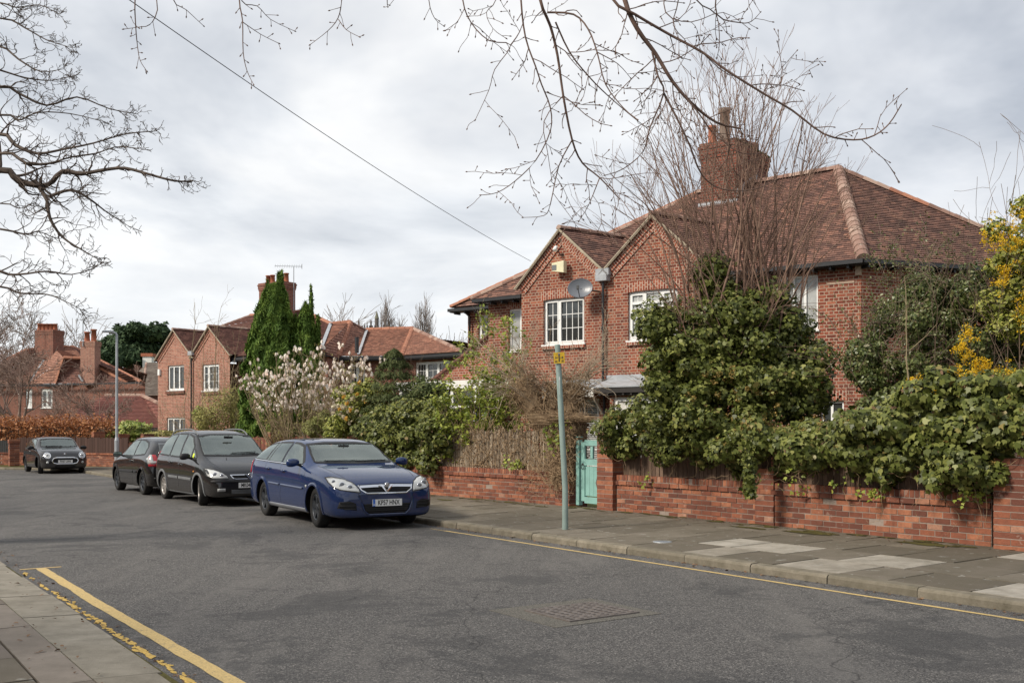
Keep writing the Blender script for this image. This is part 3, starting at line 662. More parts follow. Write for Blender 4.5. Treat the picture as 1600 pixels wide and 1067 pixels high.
def fan(mb, pts, gauge, lift):
    for i in range(1, len(pts) - 1): roof(mb, [pts[0], pts[i], pts[i + 1]], gauge, lift)
def box_stack(parent, name, c, w, d, z0, z1, ax, ay, mat, corbel=True):
    mb = MB(); Z = Vector((0, 0, 1)); c = Vector((c[0], c[1], 0)); A = (Vector(ax), Vector(ay), Z)
    mb.box(c + Z * (z0 + z1) / 2, (w, d, z1 - z0), A)
    if corbel:
        H = z1
        for k, (e, h) in enumerate(((.05, .09), (.09, .16), (.14, .09), (.07, .08))):
            mb.box(c + Z * (H + h / 2 - .0), (w + e, d + e, h - .002), A); H += h
        return mb.build(name, mat, parent), H
    return mb.build(name, mat, parent), z1
# ------------------------------------------------------------ the setting: ground, road, pavements
KERB = [(-25, 8.85), (8, 8.85), (20, 8.82), (34, 8.75), (40, 8.8), (44, 8.9), (46.3, 8.2), (48.5, 6.6), (51, 3.8), (54, -1), (60, -12)]
WALL = [(-25, 12.4), (6, 12.35), (15, 12.3), (16, 12.28), (21, 12.0), (32, 11.9), (40, 11.6), (44.5, 11.2), (48, 9.6), (51, 7.1), (55, 2), (62, -10)]
def lerp_path(path, s):
    for (a, b) in zip(path[:-1], path[1:]):
        if a[0] <= s <= b[0]: f = (s - a[0]) / (b[0] - a[0]); return a[1] + (b[1] - a[1]) * f
    return path[-1][1]
m = MB(); B = 900
m.face([(-B, -200, -.03), (B, -200, -.03), (B, 1400, -.03), (-B, 1400, -.03)]); m.build('ground', M['ground'], kind='structure')
m = MB()
left = [(-25, 1.9), (36, 1.9), (41, 0.4), (46, -4), (53, -16)]
pts = [ST(s, t) for s, t in left] + [ST(s, t + .1) for s, t in KERB[::-1]]
# fan strips so that the sheet stays planar and well shaped
def strip(mb, A, Bq, z0, z1, n=1):
    for i in range(len(A) - 1):
        mb.face([ST(*A[i], z0), ST(*A[i + 1], z0), ST(*Bq[i + 1], z1), ST(*Bq[i], z1)][::-1])
NS = 24
def resamp(path, n):
    d = [0]
    for a, b in zip(path[:-1], path[1:]): d.append(d[-1] + math.dist(a, b))
    out = []
    for i in range(n + 1):
        x = d[-1] * i / n
        for j in range(len(path) - 1):
            if d[j] <= x <= d[j + 1] + 1e-9: f = (x - d[j]) / (d[j + 1] - d[j]); out.append((path[j][0] + (path[j + 1][0] - path[j][0]) * f, path[j][1] + (path[j + 1][1] - path[j][1]) * f)); break
    return out
L1 = [(-25, 1.9), (8, 1.9), (20, 1.9), (34, 1.9), (37, 1.9), (39, 1.4), (41, 0.4), (43, -1.5), (45, -4), (47, -8), (52, -18)]
strip(m, L1, [(s, t + .12) for s, t in KERB], 0, 0); m.build('road', M['asphalt'], kind='structure')
# pavement base under the flags (joints)
m = MB(); KB = [(s, t + .1) for s, t in KERB]; WB = [(-25, 12.6), (8, 12.6), (20, 12.4), (34, 12.3), (40, 12.0), (44.5, 11.6), (47.2, 10.6), (50.3, 8.6), (53.5, 5.5), (57.5, .8), (64, -10)]
strip(m, KB, WB, .088, .137); m.build('pavement', M['moss'], kind='structure')
# flags
fl = MB(); r = random.Random(3)
def pz(t): return .103 + (.152 - .103) * max(0, min(1, (t - 9.0) / 3.3))
light = [(9.35, 10.55), (8.6, 10.55), (7.75, 9.8), (8.7, 9.8 + .6), (7.0, 9.9), (6.4, 11.6), (5.1, 9.2)]
rows = [9.005, 9.83, 10.65, 11.47, 12.42]
for i in range(4):
    s = -8 + r.random() * .5
    while s < 46:
        L = r.choice([.6, .76, .9, .9]); t0, t1 = rows[i], rows[i + 1]; e = .012
        if s > 20:
            t0 += lerp_path(KERB, s) - 8.85; t1 += lerp_path(KERB, s) - 8.85
        c = r.random() * .8
        if any(s <= a < s + L and t0 <= b < t1 for a, b in light): c = .9 + r.random() * .1
        elif r.random() < .035: c = .86
        dz = [r.gauss(0, .0018) for _ in range(4)]
        q = [ST(s + e, t0 + e, pz(t0) + dz[0]), ST(s + L - e, t0 + e, pz(t0) + dz[1]), ST(s + L - e, t1 - e, pz(t1) + dz[2]), ST(s + e, t1 - e, pz(t1) + dz[3])]
        fl.face(q[::-1], col=c)
        lo = [p - Vector((0, 0, .02)) for p in q]
        for k in range(4): fl.face([q[k], q[(k + 1) % 4], lo[(k + 1) % 4], lo[k]], col=c)
        s += L
fl.build('pavement_flags', M['flags'], kind='structure')
# moss and dirt along the foot of the wall and behind the kerb
ms = MB(); r = random.Random(5)
def blotch(mb, s, t, z, rs, rt, n=9, col=.5):
    pts = []
    for k in range(n):
        a = 2 * math.pi * k / n; f = .55 + .6 * r.random(); pts.append(ST(s + math.cos(a) * rs * f, t + math.sin(a) * rt * f, z))
    c = ST(s, t, z + .004)
    for k in range(n): mb.face([c, pts[(k + 1) % n], pts[k]], col=col)
for k in range(70):
    s = 6.4 + r.random() * 15; t = 12.28 - abs(r.gauss(0, .16)); t = t - (.0 if s < 16 else .25)
    blotch(ms, s, t, pz(t) + .006, .05 + .22 * r.random(), .03 + .07 * r.random())
for s_, t_, a_, b_ in ((9.7, 11.9, .5, .2), (7.9, 11.95, .5, .15), (10.8, 11.8, .4, .12), (19.0, 11.3, .3, .12)): blotch(ms, s_, t_, pz(t_) + .007, a_, b_, 14)
ms.build('moss_patches', M['moss'], kind='stuff', label='dark green moss growing at the foot of the garden wall', cat='moss')
# kerbs
kb = MB(); r = random.Random(9)
KP = resamp(KERB, 90)
for i in range(len(KP) - 1):
    a, b = KP[i], KP[i + 1]; d = Vector((b[0] - a[0], b[1] - a[1])); l = d.length; d.normalize(); n = Vector((-d.y, d.x))
    g = .006; j = r.gauss(0, .004); h = r.gauss(0, .003); c = r.random()
    sa = (a[0] + d.x * g, a[1] + d.y * g + j); sb = (b[0] - d.x * g, b[1] - d.y * g + j)
    prof = [(0, -.05), (0, .066 + h), (.012, .088 + h), (.03, .098 + h), (.155, .103 + h), (.155, -.05)]
    A = [ST(sa[0] + n.x * o, sa[1] + n.y * o, z) for o, z in prof]; Bq = [ST(sb[0] + n.x * o, sb[1] + n.y * o, z) for o, z in prof]
    for k in range(len(prof) - 1): kb.face([A[k], Bq[k], Bq[k + 1], A[k + 1]][::-1], col=c)
    kb.face(A, col=c); kb.face(Bq[::-1], col=c)
# left side: low broad kerb stones and a second strip
kb.build('kerb', M['kerb'], kind='structure'); kb = MB()
s = -6
while s < 34:
    L = 1.15 + r.random() * .35; c = r.random(); z = .035 + r.gauss(0, .003); g = .006
    jt = r.gauss(0, .015)
    kb.prism([ST(s + g, 1.93 + jt, 0), ST(s + L - g, 1.93 + jt, 0), ST(s + L - g, 1.90 + jt, z), ST(s + g, 1.90 + jt, z)], ST(0, -.001), col=c)
    q = [ST(s + g, 1.93 + jt, -.01), ST(s + g, 1.905 + jt, z), ST(s + g, 1.47, z + .015), ST(s + g, 1.47, -.01)]; q2 = [p + U * (L - 2 * g) for p in q]
    for k in range(3): kb.face([q[k], q2[k], q2[k + 1], q[k + 1]], col=c)
    kb.face(q, col=c); kb.face(q2, col=c); s += L
kb.build('kerb', M['kerb_pale'], kind='structure')
# left pavement
m = MB(); strip(m, [(-25, -20), (60, -20)], [(-25, 1.92), (60, 1.92)], .025, .025)
m.build('verge', M['moss'], kind='structure')
fl = MB(); fp = MB(); r = random.Random(13)
for i, (t1, t0) in enumerate(((1.463, 1.17), (1.16, .35), (.34, -.5), (-.51, -1.4), (-1.41, -2.4))):
    s = -4 + r.random() * .5
    while s < 30:
        L = r.choice([.6, .75, .9]) if i else 1.0 + r.random() * .3; e = .005; z = .055 + .004 * i
        dz = [r.gauss(0, .0016) for _ in range(4)]
        q = [ST(s + e, t0 + e, z + dz[0]), ST(s + L - e, t0 + e, z + dz[1]), ST(s + L - e, t1 - e, z + dz[2]), ST(s + e, t1 - e, z + dz[3])]
        tgt = fl if (i and s < 7.6) else fp
        tgt.face(q[::-1], col=r.random() * (.55 if tgt is fl else .7)); lo = [p - Vector((0, 0, .03)) for p in q]
        for k in range(4): tgt.face([q[k], q[(k + 1) % 4], lo[(k + 1) % 4], lo[k]])
        s += L
fl.build('pavement_flags', M['flags'], kind='structure'); fp.build('pavement_flags', M['flags_pink'], kind='structure')
# road markings
m = MB(); r = random.Random(4)
def line(mb, s0, s1, t, w, z=.004, step=.18, tf=None, j=.006):
    n = int((s1 - s0) / step); prev = None; wob = 0
    for i in range(n + 1):
        s = s0 + (s1 - s0) * i / n; tt = t + (lerp_path(KERB, s) - 8.85 if tf else 0); wob = wob * .8 + r.gauss(0, j); a = (s, tt - w / 2 + wob * .6 + r.gauss(0, j * .5)); b = (s, tt + w / 2 + wob * .6 + r.gauss(0, j * .5))
        if prev: mb.face([ST(*prev[0], z), ST(*a, z), ST(*b, z), ST(*prev[1], z)][::-1])
        prev = (a, b)
line(m, -8, 14.3, 8.50, .062, j=.002); line(m, 14.3, 14.75, 8.49, .02, j=.001)
line(m, -4, 13.05, 2.235, .115)
m.face([ST(13.02, 2.02, .005), ST(13.08, 2.02, .005), ST(13.08, 2.47, .005), ST(13.02, 2.47, .005)])
m.build('road_marking', M['yellow_line'], kind='structure')
m = MB()
s = 5.6
while s < 12.9:
    if r.random() < (.8 if s < 11 else .35):
        for _ in range(4): blotch(m, s + r.gauss(0, .07), 2.01 + r.gauss(0, .016), .005, .03 + .09 * r.random() ** 2, .008 + .018 * r.random(), 9)
    s += .09 + .06 * r.random()
m.build('road_marking', M['yellow_worn'], kind='structure')
# litter of dead leaves and grit in the gutters
n = 900; S = nrg.random(n) * 30 + 4; side = nrg.random(n) < .65
T = np.where(side, 8.83 - np.abs(nrg.normal(0, .06, n)), 1.97 + np.abs(nrg.normal(0, .07, n)))
pp = np.array([ST(a, b, .008) for a, b in zip(S, T)])
n2 = 260; S = nrg.random(n2) * 16 + 6; T = 12.22 - np.abs(nrg.normal(0, .25, n2)) - np.clip((S - 16) * .06, 0, .35)
p2 = np.array([ST(a, b, pz(b) + .008) for a, b in zip(S, T)])
n3 = 120; p3_ = np.array([ST(5 + nrg.random() * 9, 1.1 + nrg.random() * .8, .066) for _ in range(n3)])
pp = np.concatenate([pp, p2, p3_])
leaves('fallen_leaves', pp, np.tile([0, 0, 1.0], (len(pp), 1)), .035, 'oval', M['dead_leaf'], jitter=.25, kind='stuff', label='dead brown leaves lying in the gutter and along the wall foot', cat='leaves')
# manhole in the road
mh = empty('manhole_cover', ST(7.2, 5.62, 0), R(34.5), label='rusty square manhole cover in a rough concrete surround in the road', cat='manhole')
m = MB(); A_ = (U, NN, Vector((0, 0, 1)))
m.box(ST(7.2, 5.62, -.0185), (1.0, 1.16, .046), A_); m.build('surround', M['concrete_old'], mh)
m = MB(); m.box(ST(7.15, 5.66, -.01), (.66, .78, .052), A_)
f_ = m.build('cover', M['rusty_iron'], mh); m = MB()
for i in range(9):
    for j in range(8):
        c = ST(7.15 - .28 + i * .07, 5.66 - .33 + j * .094, .017); w = .048 if (i + j) % 2 else .02
        m.box(c, (w, .068 - w * .6, .008), A_)
m.build('tread', M['rusty_iron'], f_)
dc = empty('drain_cover', ST(10.3, 9.55, 0), 0, label='small grey stopcock cover set in the pavement flags', cat='drain cover')
m = MB(); m.lathe(ST(10.3, 9.55, .10), (0, 0, 1), [(0, .13), (.018, .13), (.018, .105), (.014, .10)], 20); m.build('rim', M['galvanised'], dc)
m = MB(); m.lathe(ST(10.3, 9.55, .10), (0, 0, 1), [(0, .1), (.015, .1), (.015, .0)], 20)
for i in range(-3, 4): m.box(ST(10.3 + i * .026, 9.55, .117), (.01, .15, .006), A_)
m.build('lid', M['galvanised'], dc)

# ------------------------------------------------------------ garden walls, brick by brick
def brick_run(mb, core, path, z0, courses, string=True, soldier=True, ch=.083, seed=0, thick=.215, out_sign=-1):
    r = random.Random(seed); D = [0]
    for a, b in zip(path[:-1], path[1:]): D.append(D[-1] + math.dist(a, b))
    def at(x):
        x = max(0, min(D[-1], x))
        for j in range(len(path) - 1):
            if x <= D[j + 1] + 1e-9: f = (x - D[j]) / (D[j + 1] - D[j]); break
        a, b = path[j], path[j + 1]; p = ST(a[0] + (b[0] - a[0]) * f, a[1] + (b[1] - a[1]) * f); d = (ST(*b) - ST(*a)).normalized(); return p, d
    def one(x, L, z, h, out, ln=.215, thick_=thick):
        p, d = at(x + L / 2); nrm = Vector((0, 0, 1)).cross(d)     # away from road is -nrm when walking +s ; compute sign
        if nrm.dot(NN) < 0: nrm = -nrm
        o = out + r.gauss(0, .0028); mb.box(p + nrm * (thick_ / 2 - o) + Vector((0, 0, z + h / 2 + r.gauss(0, .0015))), (L - .013, thick_, h - .014), (d, nrm, Vector((0, 0, 1))), col=r.random())
    z = z0
    for c in range(courses):
        x = -.112 if c % 2 else 0
        while x < D[-1] - .02:
            a = max(x, 0); b = min(x + .226, D[-1]); 
            if b - a > .03: one(a, b - a, z, ch, 0)
            x += .226
        z += ch
    if string:
        x = -.06
        while x < D[-1] - .02:
            a = max(x, 0); b = min(x + .226, D[-1]); one(a, b - a, z, ch, .03, thick_=thick + .05); x += .226
        z += ch
    if soldier:
        x = 0
        while x < D[-1] - .04: one(x, .078, z, .11, .0); x += .078
        z += .11
    for a, b in zip(path[:-1], path[1:]):
        p, q = ST(*a), ST(*b); d = (q - p).normalized(); nrm = Vector((0, 0, 1)).cross(d)
        if nrm.dot(NN) < 0: nrm = -nrm
        core.box((p + q) / 2 + nrm * (thick / 2) + Vector((0, 0, (z0 + z) / 2 - .006)), ((q - p).length - .002, thick - .014, z - z0 - .012), (d, nrm, Vector((0, 0, 1))))
    return z
def brick_pier(mb, core, s, t, w, z0, z1, seed=0, d=None, ch=.083, cap=True):
    r = random.Random(seed); d = d or U; nrm = Vector((0, 0, 1)).cross(d)
    if nrm.dot(NN) < 0: nrm = -nrm
    c = ST(s, t); z = z0; k = 0; Z = Vector((0, 0, 1)); ax = (d, nrm, Z)
    n = max(2, round(w / .225))
    while z < z1 - .01:
        h = ch; e = .0 if not (cap and z > z1 - 2.5 * ch) else .025; ww = w + 2 * e
        if k % 2:
            for i in range(n): mb.box(c + d * ((i + .5) / n - .5) * ww + Z * (z + h / 2), (ww / n - .01, ww + r.gauss(0, .003), h - .012), ax, col=r.random())
        else:
            for i in range(n): mb.box(c + nrm * ((i + .5) / n - .5) * ww + Z * (z + h / 2), (ww + r.gauss(0, .003), ww / n - .01, h - .012), ax, col=r.random())
        z += h; k += 1
    core.box(c + Z * (z0 + z) / 2 - Z * .006, (w - .014, w - .014, z - z0 - .008), ax)
    return z
def garden_wall(label, path, z0, courses, seed, **k):
    e = empty('garden_wall', ST(*path[0], z0), 0, label=label, cat='garden wall', group='low red brick garden walls')
    mb, core = MB(), MB(); brick_run(mb, core, path, z0, courses, seed=seed, **k)
    mb.build('brickwork', M['wall_brick'], e); core.build('mortar', M['mortar'], e); return e
def pier(label, s, t, w, z0, z1, seed, d=None, mat='wall_brick', group='brick gate and wall piers', **k):
    e = empty('brick_pier', ST(s, t, z0), 0, label=label, cat='pier', group=group)
    mb, core = MB(), MB(); brick_pier(mb, core, s, t, w, z0, z1, seed, d, **k)
    mb.build('brickwork', M[mat], e); core.build('mortar', M['mortar'], e); return e
garden_wall('low red brick wall with upright coping bricks right of the teal gate', [(7.25, 12.34), (14.5, 12.30)], .13, 6, 1)
garden_wall('low red brick wall under the dead ivy fence left of the teal gate', [(16.3, 12.28), (18.5, 12.14), (21, 11.95), (23, 11.92)], .13, 6, 2)
garden_wall('long red brick wall running behind the three parked cars', [(23.0, 11.92), (32, 11.9), (40, 11.6), (44.3, 11.2)], .13, 6, 3, soldier=False)
garden_wall('brick wall curving round the bend behind the small dark hatchback', [(44.6, 11.15), (48, 9.6), (51, 7.1), (55, 2), (62, -10)], .12, 6, 4, soldier=False)
garden_wall('brick wall running back from the corner pier along the side of the plot', [(6.5, 13.1), (6.4, 18), (6.3, 28)], .12, 6, 44)
pier('square brick corner pier at the right end of the low wall', 6.68, 12.62, .9, .12, 1.23, 5, cap=False)
pier('brick pier on the right side of the teal gate', 14.74, 12.44, .46, .12, 1.62, 6, cap=False)
pier('brick gate pier smothered in dead ivy left of the teal gate', 16.08, 12.46, .46, .12, 1.80, 7)
pier('stub of a brick pier rising through the wall under the ivy bush', 10.95, 12.48, .38, .12, 1.0, 8, cap=False)
def wpier(x, t, lab, seed, w=.42, z1=1.5, t2=None): s = s_at(x, t); return pier(lab, s, t + .12, w, .12, z1, seed, z1 and None)
wpier(424, 11.88, 'wide brick pier behind the roof of the blue estate car', 9, .46, 1.62)
wpier(520, 11.9, 'brick pier of upright bricks under the cream flowered bush', 10, .36, 1.55)
wpier(226, 11.5, 'brick pier above the roof of the black hatchback', 11, .4, 1.5)
wpier(188, 11.3, 'brick pier immediately right of the lamp post', 12, .4, 1.5)
wpier(149, 10.3, 'brick pier at the right end of the brown beech hedge', 13, .42, 1.55)
wpier(72, 8.0, 'brick pier behind the bonnet of the small dark hatchback', 14, .40, 1.45)
wpier(17, 7.3, 'brick pier left of the small dark hatchback', 15, .40, 1.25)
# fences over the walls
def fence(label, name, path, z0, z1, mat, pw=.085, seed=0, gap=.012, off=.12, lean=.0, hj=.02, th=.018):
    r = random.Random(seed); e = empty(name, ST(*path[0], z0), 0, label=label, cat='fence', group='timber fences on top of the garden walls')
    mb = MB(); rl = MB(); Z = Vector((0, 0, 1))
    for a, b in zip(path[:-1], path[1:]):
        p, q = ST(*a), ST(*b); L = (q - p).length; d = (q - p).normalized(); nrm = Z.cross(d)
        if nrm.dot(NN) < 0: nrm = -nrm
        n = int(L / (pw + gap))
        for i in range(n):
            c = p + d * (i + .5) * L / n + nrm * (off + r.gauss(0, .004)); h = z1 - z0 + r.gauss(0, hj); tl = r.gauss(0, lean)
            ax = ((d + Z * tl).normalized(), nrm, (Z - d * tl).normalized())
            mb.box(c + Z * (z0 + h / 2), (pw, th, h), ax, col=r.random())
        for z in (z0 + .15, z1 - .18): rl.beam(p + nrm * (off + .05) + Z * z, q + nrm * (off + .05) + Z * z, .05, .07)
    mb.build('boards', M[mat], e); rl.build('rail', M[mat], e); return e
fence('weathered brown pale fence on the wall behind the ivy right of the gate', 'board_fence', [(7.3, 12.34), (14.45, 12.30)], .78, 1.42, 'planks', seed=1)
fence('split pale fence strangled by dead ivy stems left of the gate', 'pale_fence', [(16.45, 12.27), (18.5, 12.14), (21, 11.95)], .78, 1.64, 'reed', pw=.032, gap=.012, seed=2, hj=.03, lean=.03)
fence('brushwood fence behind the bonnet of the blue estate car', 'brushwood_fence', [(21, 11.95), (25.2, 11.92)], .55, 1.42, 'planks_red', pw=.03, gap=.004, seed=3, hj=.03, lean=.03)
fence('reddish board fence behind the roof of the blue estate car', 'board_fence', [(25.3, 11.91), (30.2, 11.9)], .55, 1.46, 'planks_red', seed=4)
fence('reddish board fence behind the black people carrier', 'board_fence', [(31.2, 11.9), (40, 11.6)], .68, 1.42, 'planks_red', seed=5)
fence('dark brown board fence between the lamp post and the black hatchback', 'board_fence', [(40.2, 11.6), (44.3, 11.2)], .66, 1.36, 'planks_dark', seed=6)
fence('dark brown board fence under the beech hedge beside the bend', 'board_fence', [(44.8, 11.0), (48, 9.6), (50.3, 7.6)], .66, 1.36, 'planks_dark', seed=7)
fence('near black board fence at the left edge under the beech hedge', 'board_fence', [(50.6, 7.4), (55, 2), (58, -3)], .66, 1.22, 'iron', seed=8)

# teal gate
g = empty('garden_gate', ST(15.7, 12.5, .15), R(124.5), label='teal painted wooden garden gate with ring handle between brick piers', cat='gate')
Z = Vector((0, 0, 1)); AG = (-U, NN, Z)
def gp(x, y, z): return ST(15.74, 12.36) - U * x + NN * y + Z * (.14 + (z - .14) * 1.075)       # x from the left post to the right
m = MB(); m.box(gp(.05, .0, .77), (.09, .09, 1.26), AG); m.box(gp(.05, 0, 1.41), (.10, .10, .02), AG); m.build('gate_post', M['teal_paint'], g)
m = MB(); W_ = .84; x0 = .115
for (a, b, c, d_, th) in ((x0, x0 + .10, .22, 1.36, .045), (x0 + W_ - .10, x0 + W_, .22, 1.36, .045), (x0 + .10, x0 + W_ - .1, .22, .34, .044), (x0 + .10, x0 + W_ - .1, .90, 1.02, .044), (x0 + .1, x0 + W_ - .1, 1.25, 1.36, .044)):
    m.box(gp((a + b) / 2, .02, (c + d_) / 2), (b - a, th, d_ - c), AG)
for k in range(2): m.box(gp(x0 + .10 + (W_ - .2) * (k + 1) / 3, .02, 1.135), (.07, .04, .23), AG)
fr = m.build('frame', M['teal_paint'], g); m = MB()
for k in range(5):
    w = (W_ - .2) / 5; m.box(gp(x0 + .1 + w * (k + .5), .03, .62), (w - .005, .018, .57), AG)
m.build('boarding', M['teal_paint'], g)
m = MB(); hc = gp(x0 + .06, -.014, .88)
m.tube([hc + (-U) * math.sin(a) * .045 + Z * math.cos(a) * .045 - NN * .006 for a in [2 * math.pi * k / 16 for k in range(17)]], .006, 6); m.box(hc + Z * .045, (.03, .012, .04), AG); m.build('ring_handle', M['iron'], g)
m = MB(); c = gp(x0 + .5, -.008, .60); m.prism([c + Z * .13, c - U * .055, c - Z * .13, c + U * .055], NN * .006); m.build('diamond_plate', M['rusty_iron'], g)

# sign post
base = ST(9.55 * .9 * .0 + 13.4, 9.52)
base = Vector((.785 + .03, 15.7, .128)); top = Vector(((871 - 800) / 1600 * 15.75, 15.75, 2.93))
sp = empty('sign_post', base, 0, label='leaning grey green pole with a yellow hydrant plate near its top on the pavement', cat='sign post')
m = MB(); m.tube([base - Z * .02, base + Z * .6, top], [.047, .0445, .0425], 20)
m.lathe(top, (top - base).normalized(), [(0, .0435), (.012, .04), (.02, .0)], 20); m.build('pole', M['post_paint'], sp)
m = MB(); ax_ = (top - base).normalized(); fdir = Vector((-.05, -1, 0)).normalized(); sx = ax_.cross(-fdir).normalized()
c = base.lerp(top, 1 - .195 / 2.8) + fdir * .056
m.box(c - sx * .018, (.168, .006, .168), (sx, fdir, ax_)); pl = m.build('hydrant_plate', M['hydrant_yellow'], sp)
m = MB()
for dx_, dz_, w_, h_ in ((.0, .0, .018, .12), (-.052, .004, .012, .035), (-.035, .004, .03, .010), (.052, .004, .012, .035), (.035, .004, .03, .010), (-.052, -.045, .035, .008), (-.05, -.06, .03, .008), (.05, -.045, .035, .008), (.05, -.06, .035, .008)):
    m.box(c - sx * .018 + sx * dx_ + ax_ * dz_ + fdir * .004, (w_, .002, h_), (sx, fdir, ax_))
m.build('lettering', M['iron'], pl)
m = MB(); m.lathe(c - sx * .018 + ax_ * .055 + fdir * .003, fdir, [(0, .013), (.003, .013), (.003, 0)], 12); m.build('sticker', M['blue_plastic'], pl)
m = MB(); c2 = base.lerp(top, 1 - .62 / 2.8); 
for k in range(4):
    a0 = -.95 + k * .22; a1 = a0 + .22
    def cp(a): return c2 + (sx * math.sin(a) + fdir * math.cos(a)) * .0462
    m.face([cp(a0) - ax_ * .135, cp(a1) - ax_ * .135, cp(a1) + ax_ * .135, cp(a0) + ax_ * .135], smooth=True)
m.build('sticker', M['white_upvc'], sp)
# lamp post by the bend
lb = P(182.5, 735, 39.5); lb.z = .13; lt = Vector((lb.x, lb.y, 5.35))
lp = empty('lamp_post', lb, 0, label='tall grey steel lamp post standing on the pavement left of the black hatchback', cat='lamp post')
m = MB(); m.tube([lb - Z * .05, lb + Z * 1.15], .085, 16); m.tube([lb + Z * 1.15, lb + Z * 1.28], [.085, .055], 16); m.tube([lb + Z * 1.28, lt], [.055, .045], 16); m.build('column', M['galvanised'], lp)
m = MB(); a = lt; m.tube([a - Z * .02, a + Vector((-.03, -.02, .06)), a + Vector((-.12, -.05, .09)), a + Vector((-.22, -.1, .10))], .04, 10); m.build('bracket', M['galvanised'], lp)
m = MB(); c = lt + Vector((-.32, -.14, .105)); hd = Vector((-.9, -.42, 0)).normalized(); hs = hd.cross(Z)
m.box(c, (.36, .17, .055), (hd, hs, Z)); m.box(c + Z * .035 - hd * .03, (.24, .12, .02), (hd, hs, Z)); h_ = m.build('lantern', M['galvanised'], lp)
m = MB(); m.box(c - Z * .032, (.26, .13, .012), (hd, hs, Z)); m.build('lens', M['lamp_glass'], h_)
# telephone wire to the house gable
m = MB(); A_ = P(-400, -460, 8.5); Bq = P(829, 408, 28.2); pts = []
A_ = P(253, 0, 13.0) + (P(253, 0, 13.0) - P(829, 408, 28.2)) * .55
for i in range(41):
    f = i / 40; p = A_.lerp(Bq, f); p.z -= .32 * 4 * f * (1 - f); pts.append(p)
m.tube(pts, .006, 5); m.build('telephone_wire', M['wire'], label='thin black telephone wire crossing the sky to the house gable', cat='wire')
# ------------------------------------------------------------ houses
EU = Vector((.812, -.583, 0)).normalized(); ND = Vector((.583, .812, 0)).normalized(); Z = Vector((0, 0, 1))
def frame(X0, Y0):
    def H(a, d, z=0.0): return Vector((X0, Y0, 0)) + EU * a + ND * d + Z * z
    def A(x, d=0.0):
        q = (x - 800) / 1600; return (Y0 * q + ND.y * d * q - X0 - ND.x * d) / (EU.x - EU.y * q)
    return H, A
def gable(parent, H, a0, a1, ap, z0, zl, zr, zt, holes, mat='brick_house', depth=.11, back=2.2, ov=.14, tiles='tiles', skew=(.8, 2.17), detail=True, lift=.02, ridge_mat='ridge_tile'):
    """gable wall with corbelled verge, its two roof slopes and ridge"""
    w = MB(); wall_mesh(w, H(0, 0), EU, [(a0, z0), (a1, z0), (a1, zr), (ap, zt), (a0, zl)], holes, depth, nin=ND)
    w.build('gable_wall', M[mat], parent)
    e = Vector((0, 0, 0)); sk = EU * skew[0] + ND * skew[1]
    v = MB(); b = MB()
    for (ax, az) in ((a0, zl), (a1, zr)):
        sgn = 1 if ax > ap else -1
        p0 = H(ap, 0, zt); p1 = H(ax, 0, az); d = (p1 - p0).normalized(); n = d.cross(ND).normalized()
        if n.z > 0: n = -n
        # corbelled brick verge, two oversailing steps
        for k, (o, hh, t0) in enumerate(((.03, .28, .0), (.06, .15, .0))):
            q0 = p0 + d * 0; q1 = p1 + d * .12
            def vtx(p, h_): return p + n * h_
            A = [p0 - ND * o, p1 + d * .1 - ND * o, p1 + d * .1 + n * hh - ND * o, p0 + Z * (-hh / max(.3, abs(n.z))) - ND * o]
            uv = [(0, 0), ((p1 - p0).length, 0), ((p1 - p0).length, hh), (0, hh)]
            L = (p1 - p0).length + .1
            uv = [(0, 0), (0, L), (hh, L), (hh, hh * 1.0)]
            v.face(A, uv=[(q[1], q[0]) for q in uv])
            v.face([A[3], A[2], A[2] + ND * o, A[3] + ND * o], uv=[(0, 0), (L, 0), (L, o), (0, o)])
            v.face([A[1], A[1] + ND * o, A[2] + ND * o, A[2]], uv=[(0, 0), (o, 0), (o, hh), (0, hh)])
        b.beam(H(ap, -ov * .5, zt + .03) - d * .02, H(ax, -ov * .5, az + .03) + d * .22, ov + .04, .035)
        b.beam(H(ap, -ov * .95, zt + .012), H(ax, -ov * .95, az + .012) + d * .2, .03, .06)
    v.build('verge', M['brick_soldier'], parent); b.build('bargeboard', M['barge'], parent)
    rf = MB(); f0 = -ND * ov
    ztop = zt + .055
    for (ax, az) in ((a0, zl), (a1, zr)):
        s = (zt - az) / abs(ap - ax); ex = ax + (.12 if ax > ap else -.12); ez = az + .055 - s * .12
        roof(rf, [H(ap, 0, ztop) + f0, H(ex, 0, ez) + f0, H(ex, 0, ez) + sk, H(ap, 0, ztop) + sk], lift=lift)
    rf.build('gable_roof', M[tiles], parent)
    ridge('ridge_tiles', parent, [H(ap, 0, ztop + .02) + f0, H(ap, 0, ztop + .02) + sk], .10, ridge_mat)

